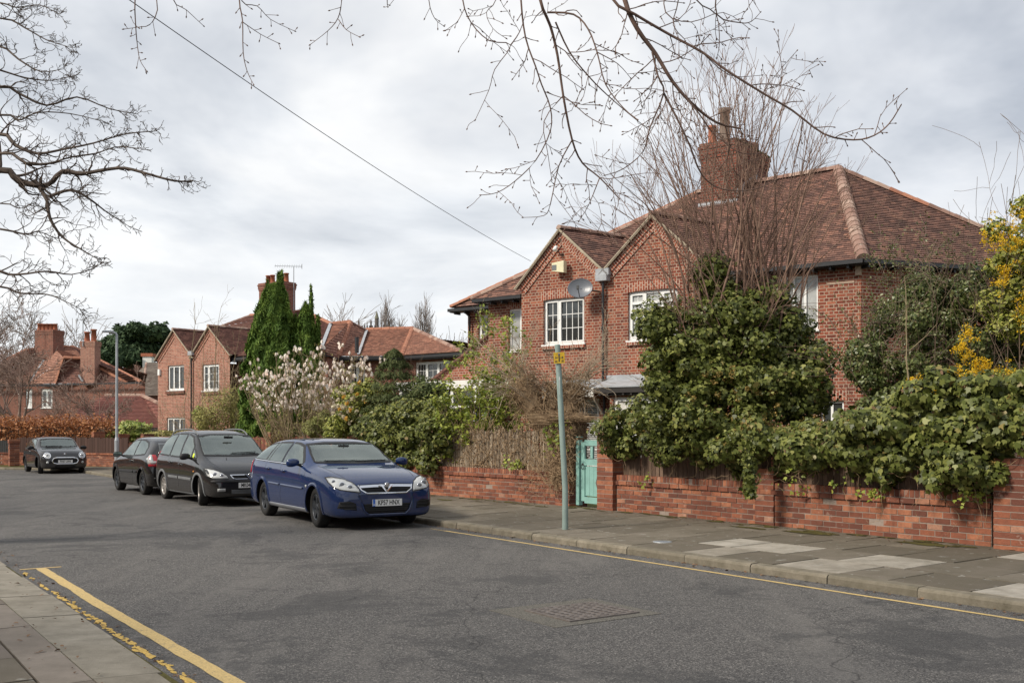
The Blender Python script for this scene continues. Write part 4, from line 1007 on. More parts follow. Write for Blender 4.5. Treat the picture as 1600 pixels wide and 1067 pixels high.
def house_a():
    H, A = frame(1.243, 28.0)
    hs = empty('brick_house', H(3, 3, .15), 0, label='large red brick house with twin gables and a tall chimney behind the ivy', cat='house')
    W1 = (-.465, .86, 4.0, 5.24); D1 = (.62, 1.32, .2, 2.5)
    gable(hs, H, -1.2, 1.5, .14, .1, 5.72, 5.86, 7.08, [W1, (.02, 1.32, .2, 2.5)])
    W2 = (2.19, 3.62, 3.98, 5.25)
    gable(hs, H, 1.5, 4.4, 2.95, .1, 5.82, 5.82, 7.12, [W2, (2.0, 4.1, .9, 2.55)])
    w = MB(); W3 = (6.30, 7.22, 3.98, 5.27); W4 = (7.28, 7.82, 1.3, 2.32)
    wall_mesh(w, H(0, 0), EU, [(4.4, .1), (8.207, .1), (8.207, 5.5), (4.4, 5.5)], [W3, W4], .11, nin=ND)
    # recessed planes left of the gables
    wall_mesh(w, H(0, .45), EU, [(-2.706, .1), (-1.2, .1), (-1.2, 5.5), (-2.706, 5.5)], [(-1.98, -1.22, 3.93, 5.14)], .1, nin=ND)
    wall_mesh(w, H(0, 1.85), EU, [(-4.565, .1), (-2.706, .1), (-2.706, 5.5), (-4.565, 5.5)], [(-4.16, -3.15, 4.32, 5.24)], .1, nin=ND)
    for (a, d0, d1) in ((-1.2, 0, .45), (-2.706, .45, 1.85), (-4.565, 1.85, 9.0)):
        w.face([H(a, d1, .1), H(a, d0, .1), H(a, d0, 5.5), H(a, d1, 5.5)], uv=[(d1, .1), (d0, .1), (d0, 5.5), (d1, 5.5)])
    C = H(8.207, 0); WD = Vector((.944, .329, 0)).normalized(); WN = Vector((-.329, .944, 0)).normalized()
    W5 = (3.45, 4.05, 4.3, 5.1); W6 = (3.3, 4.4, 1.2, 2.4)
    wall_mesh(w, C, WD, [(0, .1), (7, .1), (7, 5.5), (0, 5.5)], [W5, W6], .1, nin=WN)
    e = C + WD * 7; w.face([e + Z * .1, e + WN * 7 + Z * .1, e + WN * 7 + Z * 5.5, e + Z * 5.5], uv=[(0, .1), (7, .1), (7, 5.5), (0, 5.5)])
    w.build('wall', M['brick_house'], hs)
    # windows
    window(hs, H(0, 0), EU, ND, *W1, lights=(.46, .84), bars=((2, 3), (4, 3)))
    window(hs, H(0, 0), EU, ND, *W2, lights=(.5, .6, .5), bars=((2, 3), (1, 1), (2, 3)), net=1, fw=.07, transom=4.95)
    window(hs, H(0, 0), EU, ND, *W3, lights=(.3, .3, .3), bars=((1, 1),), net=1)
    window(hs, H(0, 0), EU, ND, *W4, lights=(.25, .3), bars=((1, 1),))
    window(hs, H(0, .45), EU, ND, -1.98, -1.22, 3.93, 5.14, lights=(.4, .36), bars=((1, 1),), net=1)
    window(hs, H(0, 1.85), EU, ND, -4.16, -3.15, 4.32, 5.24, lights=(.5, .5), bars=((2, 3),), fw=.07)
    window(hs, C, WD, WN, *W5, lights=(1,), bars=((1, 1),), fr='fascia'); window(hs, C, WD, WN, *W6, lights=(.5, .5), bars=((1, 2),))
    window(hs, H(0, 0), EU, ND, .62, 1.32, .2, 2.5, lights=(1,), bars=((1, 5),), fw=.06, blinds=True, sill=False)
    window(hs, H(0, 0), EU, ND, .02, .61, .9, 2.5, lights=(1,), bars=((1, 4),), fw=.05, blinds=True)
    for u0, u1, z in ((-.55, .95, 5.26), (2.1, 3.7, 5.27), (6.2, 7.3, 5.29)): lintel(hs, H(0, 0), EU, ND, u0, u1, z, .24)
    lintel(hs, H(0, 0), EU, ND, 7.2, 7.9, 2.34, .22, .01); lintel(hs, H(0, .45), EU, ND, -2.06, -1.22, 5.15, .23, .02); lintel(hs, H(0, 1.85), EU, ND, -4.25, -3.05, 5.25, .23, .01)
    for u0, u1, z in ((-.5, .9, 3.95), (2.15, 3.66, 3.93)): sl = MB(); sl.box(H((u0 + u1) / 2, -.02, z - .04), (u1 - u0, .1, .075), (EU, ND, Z)); sl.build('sill', M['brick_soldier'], hs)
    # pale stone block and brick patch by the corner
    m = MB(); m.box(H(7.75, -.004, 5.02), (.62, .02, .05), (EU, ND, Z)); m.box(H(8.16, -.03, 5.28), (.12, .1, .26), (EU, ND, Z)); m.build('corner_block', M['pale_brick'], hs)
    # bay with lead roof, black fascia, white casements
    bay = MB(); bx = lambda mb, a0, a1, d0, d1, z0, z1: mb.box(H((a0 + a1) / 2, (d0 + d1) / 2, (z0 + z1) / 2), (a1 - a0, d1 - d0, z1 - z0), (EU, ND, Z))
    bw = MB(); wall_mesh(bw, H(0, -.6), EU, [(2.0, .1), (4.3, .1), (4.3, 2.55), (2.0, 2.55)], [(2.08, 4.2, 1.0, 2.5)], .1, nin=ND)
    for a in (2.0, 4.3): bw.face([H(a, 0, .1), H(a, -.6, .1), H(a, -.6, 2.55), H(a, 0, 2.55)], uv=[(0, .1), (.6, .1), (.6, 2.55), (0, 2.55)])
    bw.build('bay_wall', M['brick_house'], hs)
    window(hs, H(0, -.6), EU, ND, 2.08, 4.2, 1.0, 2.5, lights=(.9, .9), bars=((3, 3), (3, 3)), net=2, fw=.08)
    ld = MB(); ld.prism([H(1.55, 0, 2.98), H(1.55, 0, 2.83), H(1.55, -.78, 2.74), H(1.55, -.78, 2.78)], EU * 3.0); ld.box(H(3.05, -.01, 3.0), (3.0, .03, .2), (EU, ND, Z)); ld.build('lead_roof', M['lead'], hs)
    fs = MB(); bx(fs, 1.6, 4.5, -.76, -.02, 2.60, 2.735); bx(fs, 1.7, 4.45, -.70, -.02, 2.545, 2.598)
    for i in range(12): bx(fs, 1.75 + i * .23, 1.80 + i * .23, -.74, -.55, 2.54, 2.602)
    fs.build('fascia', M['fascia'], hs)
    m = MB(); bx(m, -.1, 1.52, -.62, -.56, 2.52, 2.74); bx(m, -.1, 1.52, -.6, -.0, 2.74, 2.78); m.beam(H(1.45, -.5, 2.52), H(1.45, -.04, 2.1), .05, .07); m.build('door_canopy', M['white_paint'], hs)
    m = MB(); m.box(H(.7, -.02, 2.93), (1.6, .03, .16), (EU, ND, Z)); m.prism([H(-.1, 0, 2.9), H(-.1, 0, 2.80), H(-.1, -.64, 2.79), H(-.1, -.64, 2.80)], EU * 1.62); m.build('lead_roof', M['lead'], hs)
    # outrigger with sloping gable on the left
    m = MB(); q = 1.3; wall_mesh(m, H(0, q), EU, [(-5.6, .1), (-2.5, .1), (-2.5, 4.95), (-5.6, 3.13)], [], nin=ND); m.build('outrigger_wall', M['brick_house'], hs)
    rf = MB(); rf.prism([H(-5.75, q - .12, 3.05), H(-2.71, q - .12, 4.84), H(-2.71, q - .12, 4.92), H(-5.75, q - .12, 3.13)], ND * .3); rf.build('coping', M['tiles_brown'], hs)
    m = MB(); bx(m, -5.7, -1.3, q - 1.55, q - 1.5, 2.86, 3.10); bx(m, -5.7, -1.3, q - 1.5, q, 3.04, 3.10)
    for a in (-5.6, -4.6, -3.6, -2.75, -1.95): bx(m, a, a + .1, q - 1.5, q - 1.42, .2, 2.86)
    bx(m, -5.6, -2.7, q - 1.49, q - 1.43, 2.3, 2.38); bx(m, -5.6, -4.6, q - 1.49, q - 1.44, .2, 1.2)
    m.build('porch', M['white_paint'], hs)
    m = MB(); bx(m, -5.55, -2.0, q - 1.46, q - 1.45, .2, 2.86); m.build('pane', M['window_glass'], hs)
    dr = MB(); bx(dr, -2.62, -1.98, q - 1.56, q - 1.50, .25, 2.25); d = dr.build('front_door', M['blue_door'], hs)
    m = MB(); c = H(-2.3, q - 1.565, 1.85); K = 14
    for i in range(K):
        a0 = math.pi * i / K; a1 = math.pi * (i + 1) / K; m.face([c, c + EU * .2 * math.cos(a0) + Z * .28 * math.sin(a0), c + EU * .2 * math.cos(a1) + Z * .28 * math.sin(a1)])
    m.build('pane', M['window_net'], d)
    m = MB(); lead = [(c + EU * .2 * math.cos(math.pi * i / K) + Z * .28 * math.sin(math.pi * i / K) - ND * .004) for i in range(K + 1)]; m.tube(lead, .008, 5); m.build('door_moulding', M['white_paint'], d)
    # roofs
    R1 = H(6.47, 3.78, 8.6); R2 = H(2.46, 3.6, 8.46); Ce = H(8.36, -.33, 5.47); Lf = H(-4.95, 1.5, 5.5)
    he = Ce + WD * 6.7; he.z = 5.47; rf = MB()
    roof(rf, [H(4.45, -.33, 5.45), Ce, R1, R2, H(1.0, 2.0, 7.24)], lift=.024)
    roof(rf, [Ce, he, R1], lift=.024)
    roof(rf, [Lf, H(-2.5, 1.5, 5.5), R2], lift=.024); roof(rf, [H(-3.05, .08, 5.46), H(1.5, .08, 5.46), R2], lift=.024)
    bk = H(6.0, 8.2, 5.5); roof(rf, [R1, he, he + WN * 6, bk], lift=.02); roof(rf, [R1, bk, H(-4.9, 9, 5.5), R2], lift=.02); roof(rf, [R2, H(-4.9, 9, 5.5), Lf], lift=.02)
    rf.build('roof', M['tiles'], hs)
    ridge('hip_tiles', hs, [Ce + Z * .03, R1 + Z * .03], .15, 'ridge_tile', .26)
    ridge('ridge_tiles', hs, [R1 + Z * .04, R2 + Z * .04], .12); ridge('ridge_tiles', hs, [R1 + Z * .03, R1.lerp(he, .22) + Z * .03], .10)
    ridge('ridge_tiles', hs, [R1.lerp(he, .22) + Z * .03, R1.lerp(he, .38) + Z * .03], .10, 'ridge_orange'); ridge('ridge_tiles', hs, [R1.lerp(he, .38) + Z * .03, he + Z * .03], .10)
    ridge('hip_tiles', hs, [Lf + Z * .03, R2 + Z * .03], .10, 'ridge_orange'); ridge('hip_tiles', hs, [H(-3.05, .08, 5.48), R2], .09)
    # gutters, soffits, downpipe
    for a, b in ((H(4.2, -.38, 5.42), Ce + Vector((0, 0, -.05))), (Ce + Vector((0, 0, -.05)), he - WN * .0 - Z * .05), (H(-2.95, .02, 5.40), H(-1.22, .02, 5.40)), (H(-5.0, 1.42, 5.40), H(-2.72, 1.42, 5.40))):
        gt = MB(); gt.beam(a, b, .11, .09); d = (b - a).normalized(); n_ = Z.cross(d); n_ = n_ if n_.dot(ND) > 0 else -n_
        gt.beam(a + n_ * .2 - Z * .05, b + n_ * .2 - Z * .05, .28, .03)
        L = (b - a).length
        for i in range(int(L / .4)): p = a + d * (.2 + i * .4) - Z * .09; gt.beam(p + n_ * .05, p + n_ * .33, .05, .07)
        gt.build('gutter', M['black_gutter'], hs)
    dp = MB(); x = 1.5; dp.tube([H(x, -.10, 5.55), H(x, -.10, 2.85)], .036, 10)
    for z in (5.2, 4.3, 3.5): dp.tube([H(x, -.1, z), H(x, -.1, z + .1)], .046, 10)
    dp.tube([H(x + .05, -.12, 2.85), H(x + .05, -.12, .2)], .036, 10)
    dp.tube([H(-4.45, 1.45, 5.38), H(-4.42, 1.75, 5.2), H(-4.42, 1.76, 3.6)], .034, 8); dp.build('downpipe', M['black_gutter'], hs)
    m = MB(); m.box(H(1.5, -.12, 5.66), (.34, .2, .16), (EU, ND, Z)); m.box(H(1.5, -.06, 5.82), (.40, .2, .18), (EU, ND, Z)); m.build('hopper', M['lead'], hs)
    # chimney
    ch, top = box_stack(hs, 'chimney', H(3.42, 4.05), 1.05, 2.3, 6.9, 9.22, EU, ND, M['brick_dark'])
    m = MB(); m.box(H(3.42, 4.05, top - .02), (1.15, 2.36, .05), (EU, ND, Z)); m.build('flaunching', M['moss'], ch)
    def pot(mb, a, d, z0, h, r_=.12):
        mb.lathe(H(a, d, z0), Z, [(0, r_ * 1.1), (h * .1, r_ * 1.1), (h * .12, r_), (h * .85, r_ * .88), (h * .87, r_ * 1.08), (h, r_ * 1.08), (h, r_ * .8), (h - .1, r_ * .8)], 14)
    m = MB(); pot(m, 3.1, 3.2, top, .55); m.build('chimney_pot', M['terracotta'], ch); m = MB(); pot(m, 3.5, 3.15, top, .95, .15); m.build('chimney_pot', M['brick_dark'], ch)
    m = MB(); m.box(H(3.42, 4.3, top + .13), (.7, .95, .24), (EU, ND, Z)); m.box(H(3.42, 4.95, top + .2), (.6, .25, .36), (EU, ND, Z)); m.build('brick_cap', M['brick_dark'], ch)
    m = MB(); m.box(H(3.42, 2.88, 8.0 - .12), (1.16, .08, .2), (EU, ND, Z)); m.box(H(3.97, 3.6, 8.5), (.05, 1.5, .22), (EU, (ND + Z * .5).normalized(), Z)); m.build('lead_flashing', M['lead'], ch)
    # second small stack at the far right eave
    c = C + WD * 5.6 + WN * .6; ch2, t2 = box_stack(hs, 'chimney', c, 1.1, .7, 4.9, 6.15, WD, WN, M['brick_dark'], False)
    m = MB(); m.box(c - WN * .38 - WD * .56 + Z * 5.9, (.06, .06, .34), (WD, WN, Z)); m.build('lead_flashing', M['lead'], ch2)
    # fittings on the gable
    m = MB(); ctr = H(1.0, -.42, 5.38); nrm = (Vector((-.25, -1, .25))).normalized(); a = nrm.cross(Z).normalized(); b = a.cross(nrm)
    rings = []
    for i in range(6):
        rr = .33 * i / 5; dz = .07 * (i / 5) ** 2; rings.append([ctr + (a * math.cos(t) * rr + b * math.sin(t) * rr * .8) + nrm * dz for t in [2 * math.pi * k / 28 for k in range(28)]])
    for i in range(5):
        for k in range(28):
            m.face([rings[i][k], rings[i][(k + 1) % 28], rings[i + 1][(k + 1) % 28], rings[i + 1][k]], smooth=True)
            m.face([rings[i][k] - nrm * .012, rings[i + 1][k] - nrm * .012, rings[i + 1][(k + 1) % 28] - nrm * .012, rings[i][(k + 1) % 28] - nrm * .012], smooth=True)
    m.tube([p + nrm * -.004 for p in rings[5]] + [rings[5][0]], .010, 6)
    dish = m.build('dish', M['grey_dish'], None); dish.name = 'satellite_dish'; tag(dish, 'oval dark grey satellite dish fixed to the gable wall', 'satellite dish')
    m = MB(); m.tube([ctr - nrm * .01, H(1.3, -.2, 5.33), H(1.35, 0, 5.33)], .02, 8); m.tube([ctr - b * .26 + nrm * .03, ctr - b * .12 + nrm * .36], .011, 6); m.box(ctr - b * .11 + nrm * .38, (.06, .06, .1), (a, nrm, b)); m.build('bracket', M['iron'], dish)
    al = MB(); c = H(.18, -.11, 6.06); al.prism([c + EU * -.19 + Z * .12, c + EU * .19 + Z * .16, c + EU * .19 - Z * .16, c - EU * .19 - Z * .1], -ND * .16)
    o = al.build('alarm_box', M['cream_plastic']); tag(o, 'cream burglar alarm box in the middle of the gable', 'alarm box')
    m = MB(); m.box(c - ND * .165 - EU * .11 - Z * .01, (.14, .01, .14), (EU, ND, Z)); m.build('label_panel', M['grey_moulding'], o)
    m = MB(); m.lathe(H(.06, -.16, 6.62), Vector((-.3, -.6, -.6)), [(0, .05), (.14, .055), (.15, .04), (.15, 0)], 12); s_ = m.build('security_lamp', M['white_upvc']); tag(s_, 'small white security lamp high on the gable', 'lamp')
    m = MB(); m.tube([H(.1, -.12, 6.55), H(.14, -.1, 6.42), H(.2, 0, 6.42)], .015, 6); m.build('bracket', M['iron'], s_)
    return hs
house_a()

def aerial(base, h, label, dirv, n=8, L=.9, sc=1.0):
    m = MB(); t = base + Z * h; m.tube([base, t], .018 * sc, 6); e = m.build('tv_aerial', M['galvanised']); tag(e, label, 'aerial', 'television aerials')
    m = MB(); d = Vector(dirv).normalized(); s = d.cross(Z).normalized(); m.tube([t - d * L * .3, t + d * L * .7], .012 * sc, 5)
    for i in range(n): p = t + d * (L * (-.28 + .96 * i / (n - 1))); m.tube([p - s * .15 - Z * .12, p + s * .15 + Z * .12], .007 * sc, 4)
    m.tube([t - d * L * .3 + Z * .14, t - d * L * .3 - Z * .14], .012 * sc, 4); m.build('elements', M['galvanised'], e)

def house_b():
    H, A = frame(-18.15, 55.0)
    hs = empty('brick_house', H(2, 3, .1), 0, label='red brick semi with twin gables and orange roofs behind the tall cypress', cat='house')
    W1 = (-.55, .85, 3.85, 5.17); W2 = (2.4, 3.75, 3.75, 5.12); G1 = (-.65, .95, 1.1, 2.38)
    kw = dict(mat='brick_far', tiles='tiles_brown', skew=(.6, 4.5), lift=.03)
    gable(hs, H, -1.42, 1.6, .06, 0, 5.62, 5.62, 7.05, [W1, G1], **kw); gable(hs, H, 1.6, 4.6, 3.02, 0, 5.62, 5.62, 7.05, [W2], **kw)
    window(hs, H(0, 0), EU, ND, *W1, lights=(.4, .5, .4), bars=((1, 1),), fw=.09); window(hs, H(0, 0), EU, ND, *W2, lights=(.4, .9), bars=((1, 3), (3, 3)), fw=.09); window(hs, H(0, 0), EU, ND, *G1, lights=(.4, .5, .4), bars=((1, 1),), fw=.1)
    for u0, u1, z in ((-.7, 1.0, 5.2), (2.25, 3.9, 5.15)): lintel(hs, H(0, 0), EU, ND, u0, u1, z, .24, .02)
    for u0, u1, z in ((-.65, .95, 3.78), (2.3, 3.85, 3.68)): m = MB(); m.box(H((u0 + u1) / 2, -.03, z - .06), (u1 - u0, .12, .14), (EU, ND, Z)); m.build('sill', M['brick_dark'], hs)
    m = MB(); m.tube([H(1.6, -.1, 5.6), H(1.6, -.1, 0)], .045, 8); m.build('downpipe', M['black_gutter'], hs)
    m = MB(); m.box(H(1.6, -.1, 5.75), (.36, .2, .22), (EU, ND, Z)); m.build('hopper', M['lead'], hs)
    m = MB(); m.box(H(-1.22, -.06, 4.85), (.16, .1, .32), (EU, ND, Z)); m.build('alarm_box', M['white_upvc'], hs)
    # main roof, seen between gables and conifer
    K1 = PZ(527, 556, 5.4); V1 = PZ(560, 556, 5.4); P1 = PZ(573, 517, 7.1); H1 = PZ(547, 503, 7.5); V0 = PZ(501, 548, 5.5); J0 = PZ(517, 506, 7.4); T1 = PZ(475, 486, 8.5); T0 = PZ(392, 493, 8.5); T00 = PZ(340, 512, 7.6)
    K2 = PZ(628, 555, 5.4); E2 = PZ(724, 549, 5.4); S2 = PZ(645, 513, 7.25); S1 = PZ(573, 515, 7.25); EF = PZ(358, 558, 5.45)
    rf = MB(); g = .16
    fan(rf, [T1, T0, T00, EF, V0, J0], g, .03); rf.build('roof', M['tiles_brown'], hs)
    rf = MB()
    fan(rf, [V0, K1, H1, J0], g, .03); fan(rf, [K1, V1, P1, H1], g, .03); fan(rf, [V1, K2, S2, S1], g, .03); roof(rf, [K2, E2, S2], g, .03)
    bk = [p + Vector((2, 7, -1.9)) for p in (S1, S2, H1, T1, T0)]
    roof(rf, [S1, S2, bk[1], bk[0]], g, .03); roof(rf, [H1, J0, bk[2], P1], g, .03); roof(rf, [T1, T0, bk[4], bk[3]], g, .03); roof(rf, [J0, T1, bk[3]], g, .03); roof(rf, [S2, E2, E2 + Vector((2, 6, 0)), bk[1]], g, .03)
    rf.build('roof', M['tiles_orange'], hs)
    ridge('hip_tiles', hs, [K1, H1, J0], .16, 'ridge_orange', .4); ridge('hip_tiles', hs, [K2, S2, S1], .16, 'ridge_orange', .4); ridge('ridge_tiles', hs, [T0, T1, J0], .15, 'ridge_orange', .4); ridge('hip_tiles', hs, [S2, E2], .13, 'ridge_tile', .4); ridge('hip_tiles', hs, [H1, P1], .11, 'ridge_tile', .4); ridge('ridge_tiles', hs, [T0, T00], .12, 'ridge_tile', .4)
    m = MB(); m.beam(V0 + Z * .08, J0 + Z * .05, .17, .04); m.beam(V1 + Z * .08, P1 + Z * .05, .13, .04); m.build('lead_valley', M['lead'], hs)
    m = MB(); p = PZ(524, 520, 6.9); m.tube([p, p + Vector((-.25, -.15, .45))], .12, 10); p = PZ(559, 552, 5.4) - Vector((0, .3, 0)); m.tube([p, p + Z * .75], .1, 8); m.build('vent_pipe', M['black_gutter'], hs)
    w = MB(); off = Vector((.25, .45, 0))
    def seg(p, q, holes, z1=5.4):
        p = p + off; q = q + off; d = Vector((q.x - p.x, q.y - p.y, 0)); L = d.length; d.normalize(); nin = Vector((-d.y, d.x, 0)); wall_mesh(w, p, d, [(0, 0), (L, 0), (L, z1), (0, z1)], holes, .12, nin=nin); return p, d, nin, L
    seg(EF, V0, []); seg(V0, K1, []); p, d, n_, L = seg(K1, K2, [(.3, 1.1, 3.9, 5.0)]); window(hs, p, d, n_, .3, 1.1, 3.9, 5.0, lights=(1, 1), bars=((2, 2),), fw=.08)
    def u_of(x, p, d):
        q = (x - 800) / 1600; return (q * p.y - p.x) / (d.x - q * d.y)
    p = K2 + off; q = E2 + off; d = Vector((q.x - p.x, q.y - p.y, 0)).normalized(); u0, u1 = u_of(649, p, d), u_of(704, p, d)
    p, d, n_, L = seg(K2, E2, [(u0, u1, 3.85, 5.05)]); window(hs, p, d, n_, u0, u1, 3.85, 5.05, lights=(.5, .6, .6), bars=((3, 3), (2, 3), (3, 3)), fw=.09)
    seg(E2, E2 + Vector((3, 6, 0)), [])
    w.face([H(-1.42, 9, 0), H(-1.42, 0, 0), H(-1.42, 0, 5.6), H(-1.42, 9, 5.6)]); w.build('wall', M['brick_far_dark'], hs)
    for a, b in ((EF, V0), (V0, K1), (K1, K2), (K2, E2)): m = MB(); m.beam(a - Z * .12, b - Z * .12, .14, .14); m.beam(a + off * .5 - Z * .22, b + off * .5 - Z * .22, .4, .05); m.build('gutter', M['black_gutter'], hs)
    c = P(433, 460, 58.0); ch, top = box_stack(hs, 'chimney', c, 1.9, 1.0, 7.5, 9.6, EU, ND, M['brick_far_dark'])
    m = MB()
    for i in range(5):
        if i == 2: continue
        m.lathe(Vector((c.x, c.y, top)) + EU * (-.75 + i * .38), Z, [(0, .14), (.45, .12), (.45, .15), (.5, .15), (.5, .1)], 10)
    m.build('chimney_pot', M['terracotta'], ch)
    b = P(459, 470, 57.5); b.z = 8.4; aerial(b, 2.5, 'television aerial beside the chimney above the tall conifer', (-.8, -.1, 0), 12, 1.5, 1.3)
    return hs
house_b()

def house_d():
    hs = empty('brick_house', P(130, 675, 82), 0, label='distant red brick house with orange roof and two chimneys at the left', cat='house')
    g = .22; E0 = PZ(-30, 600, 5.4); E1 = PZ(88, 599, 5.4); E2 = PZ(200, 598, 5.4); E3 = PZ(221, 596, 5.4); T1 = PZ(83, 542, 8.75); T2 = PZ(115, 542, 8.75); L0 = PZ(8, 563, 7.3); L1 = PZ(40, 547, 8.3)
    S1 = PZ(100, 559, 7.4); S2 = PZ(130, 560, 7.4); EL = PZ(45, 600, 5.4)
    rf = MB(); bk = Vector((-3, 6, -2.6)); fan(rf, [T1, L1, L0, E0, EL], g, .03); fan(rf, [EL, E1, S1, T1], g, .03); fan(rf, [T1, S1, S2, T2], g, .03)
    rf.build('roof', M['tiles_orange'], hs); rf = MB(); fan(rf, [E1, E2, S2, S1], g, .03); fan(rf, [S2, E2, E3, T2], g, .03); roof(rf, [T2, E3, E3 + Vector((-2, 7, 0)), T2 + bk], g, .03); roof(rf, [T1, T2, T2 + bk, T1 + bk], g, .03); rf.build('roof', M['tiles_brown'], hs)  # roof turned from the left gets darker tiles: side shade put into the colour
    ridge('hip_tiles', hs, [E1, S1, S2, E2], .2, 'ridge_orange', .5); ridge('hip_tiles', hs, [E3, T2, T1], .16, 'ridge_orange', .5); ridge('hip_tiles', hs, [L0, L1, T1], .18, 'ridge_orange', .5)
    m = MB(); m.beam(EL + Z * .1, T1 + Z * .05, .16, .05); m.build('lead_valley', M['lead'], hs)
    w = MB(); off = Vector((.1, .5, 0))
    def u_of(x, p, d):
        q = (x - 800) / 1600; return (q * p.y - p.x) / (d.x - q * d.y)
    for p, q, xs in ((E0, E1, ((40, 50), (64, 82))), (E1, E3, ())):
        p = p + off; q = q + off; d = Vector((q.x - p.x, q.y - p.y, 0)); L = d.length; d.normalize(); n_ = Vector((-d.y, d.x, 0)); hol = [(u_of(a, p, d), u_of(b, p, d), 3.5, 5.0) for a, b in xs]
        wall_mesh(w, p, d, [(0, 0), (L, 0), (L, 5.4), (0, 5.4)], hol, .12, nin=n_)
        for h in hol: window(hs, p, d, n_, *h, lights=(1, 1), bars=((2, 3),), fw=.13)
    w.build('wall', M['brick_far_dark'], hs)
    m = MB(); m.beam(E0 - Z * .14, E1 - Z * .14, .16, .16); m.build('gutter', M['black_gutter'], hs); m = MB(); m.beam(E1 - Z * .1, E3 - Z * .1, .14, .12); m.build('gutter', M['black_gutter'], hs)
    c = P(77, 560, 84.5); c1, t1 = box_stack(hs, 'chimney', c, 1.9, 1.2, 7.6, 9.55, Vector((1, -.35, 0)).normalized(), Vector((.35, 1, 0)).normalized(), M['brick_far_dark'])
    m = MB()
    for i in range(5): m.lathe(Vector((c.x - .64 + i * .32, c.y - .3, t1)), Z, [(0, .19), (.45, .17), (.45, .2), (.52, .2), (.52, .12)], 9)
    m.build('chimney_pot', M['terracotta'], c1); aerial(Vector((c.x - .75, c.y - 1.0, 9.0)), 2.3, 'television aerial on the wide chimney at the left', (1, .1, 0), 7, 1.7, 2)
    c = P(141.5, 570, 79.5); c2, t2 = box_stack(hs, 'chimney', c, 1.15, .9, 5.3, 8.2, Vector((1, -.12, 0)).normalized(), Vector((.12, 1, 0)).normalized(), M['brick_far'])
    m = MB(); 
    for dx, h in ((-.26, .75), (.26, .95)): m.lathe(Vector((c.x + dx, c.y, t2)), Z, [(0, .22), (h - .1, .19), (h - .1, .24), (h, .24), (h, .1)], 9)
    m.build('chimney_pot', M['terracotta'], c2); aerial(Vector((c.x - .38, c.y - .5, 8.2)), 2.1, 'television aerial on the narrow chimney at the left', (1, -.1, .12), 7, 1.6, 2)
    m = MB(); m.box(Vector((c.x - .55, c.y - .5, 5.75)), (.12, .1, .6), (Vector((.8, 0, .5)).normalized(), Vector((0, 1, 0)), Vector((-.5, 0, .8)).normalized())); m.build('lead_flashing', M['lead'], c2)
house_d()

def small_house(name, label, faces, tiles, walls, wallmat='brick_far_dark', ridges=(), rm='ridge_tile', g=.22, extra=None, cat='house'):
    c = faces[0][0]; hs = empty(name, (c.x, c.y, 0), 0, label=label, cat=cat); rf = MB()
    for f in faces: roof(rf, f, g, .03)
    rf.build('roof', M[tiles], hs); w = MB()
    for p, q in walls:
        d = Vector((q.x - p.x, q.y - p.y, 0)); L = d.length; d.normalize(); n_ = Vector((-d.y, d.x, 0)); p2 = p + n_ * .3; wall_mesh(w, p2, d, [(0, -.5), (L, -.5), (L, p.z), (0, p.z)], [], nin=n_)
    w.build('wall', M[wallmat], hs)
    if ridges: 
        for rp in ridges: ridge('ridge_tiles', hs, rp, .14, rm, .45)
    if extra: extra(hs)
    return hs
b3 = Vector((1, 5, -1.5))
ga, gb, gc, gd, gr, gl = P(128, 668, 56), P(255, 668, 56), P(222, 617.5, 61), P(165, 617.5, 61), P(262, 636, 57), P(120, 640, 60)
def gx(hs):
    m = MB(); m.beam(ga - Z * .12, gb - Z * .12, .1, .2); m.build('fascia', M['fascia'], hs)
small_house('garage', 'low garage with a dark red tiled roof left of the gabled semi', [[ga, gb, gc, gd], [gb, gr, gc], [ga, gd, gl]], 'tiles_darkred', [(ga, gb)], ridges=[[gd, gc, gr]], rm='ridge_tile', extra=gx, cat='garage')
a, b, c, d = P(196, 606, 92), P(262, 600, 92), P(250, 566, 97), P(229, 567, 97)
small_house('bungalow', 'distant house with a grey brown tiled hip roof left of the gabled semi', [[P(186, 620, 93), P(222, 618, 90), d, P(205, 592, 97)], [P(222, 618, 90), P(275, 618, 90), c, d]], 'tiles_grey', [(P(180, 622, 92), P(222, 618, 90)), (P(222, 618, 90), P(275, 618, 90))], ridges=[[P(222, 618, 90), d]], g=.3)
def fx(hs):
    m = MB(); m.box(P(232, 566, 113), (1.0, .9, 1.5)); ch = m.build('chimney', M['white_paint'], hs); m = MB(); m.box(P(232, 555, 113), (1.3, 1.1, .35)); m.build('chimney_head', M['terracotta'], ch)
small_house('far_house', 'far house with a pale orange roof and white chimney below the pine', [[P(190, 586, 118), P(246, 586, 112), P(241, 556, 118), P(226, 559, 120)]], 'tiles_pink', [(P(190, 586, 118), P(246, 586, 112))], extra=fx, g=.3)
def fy(hs):
    m = MB()
    for x in (163, 170): m.lathe(P(x, 555, 128), Z, [(0, .3), (1.2, .25)], 8)
    m.build('chimney_pot', M['terracotta'], hs)
small_house('far_house', 'far house with a faded pink roof seen above the long eave', [[P(140, 592, 130), P(206, 592, 124), P(173, 552, 130), P(150, 552, 133)]], 'tiles_pink', [(P(140, 592, 130), P(206, 592, 124))], extra=fy, g=.3)
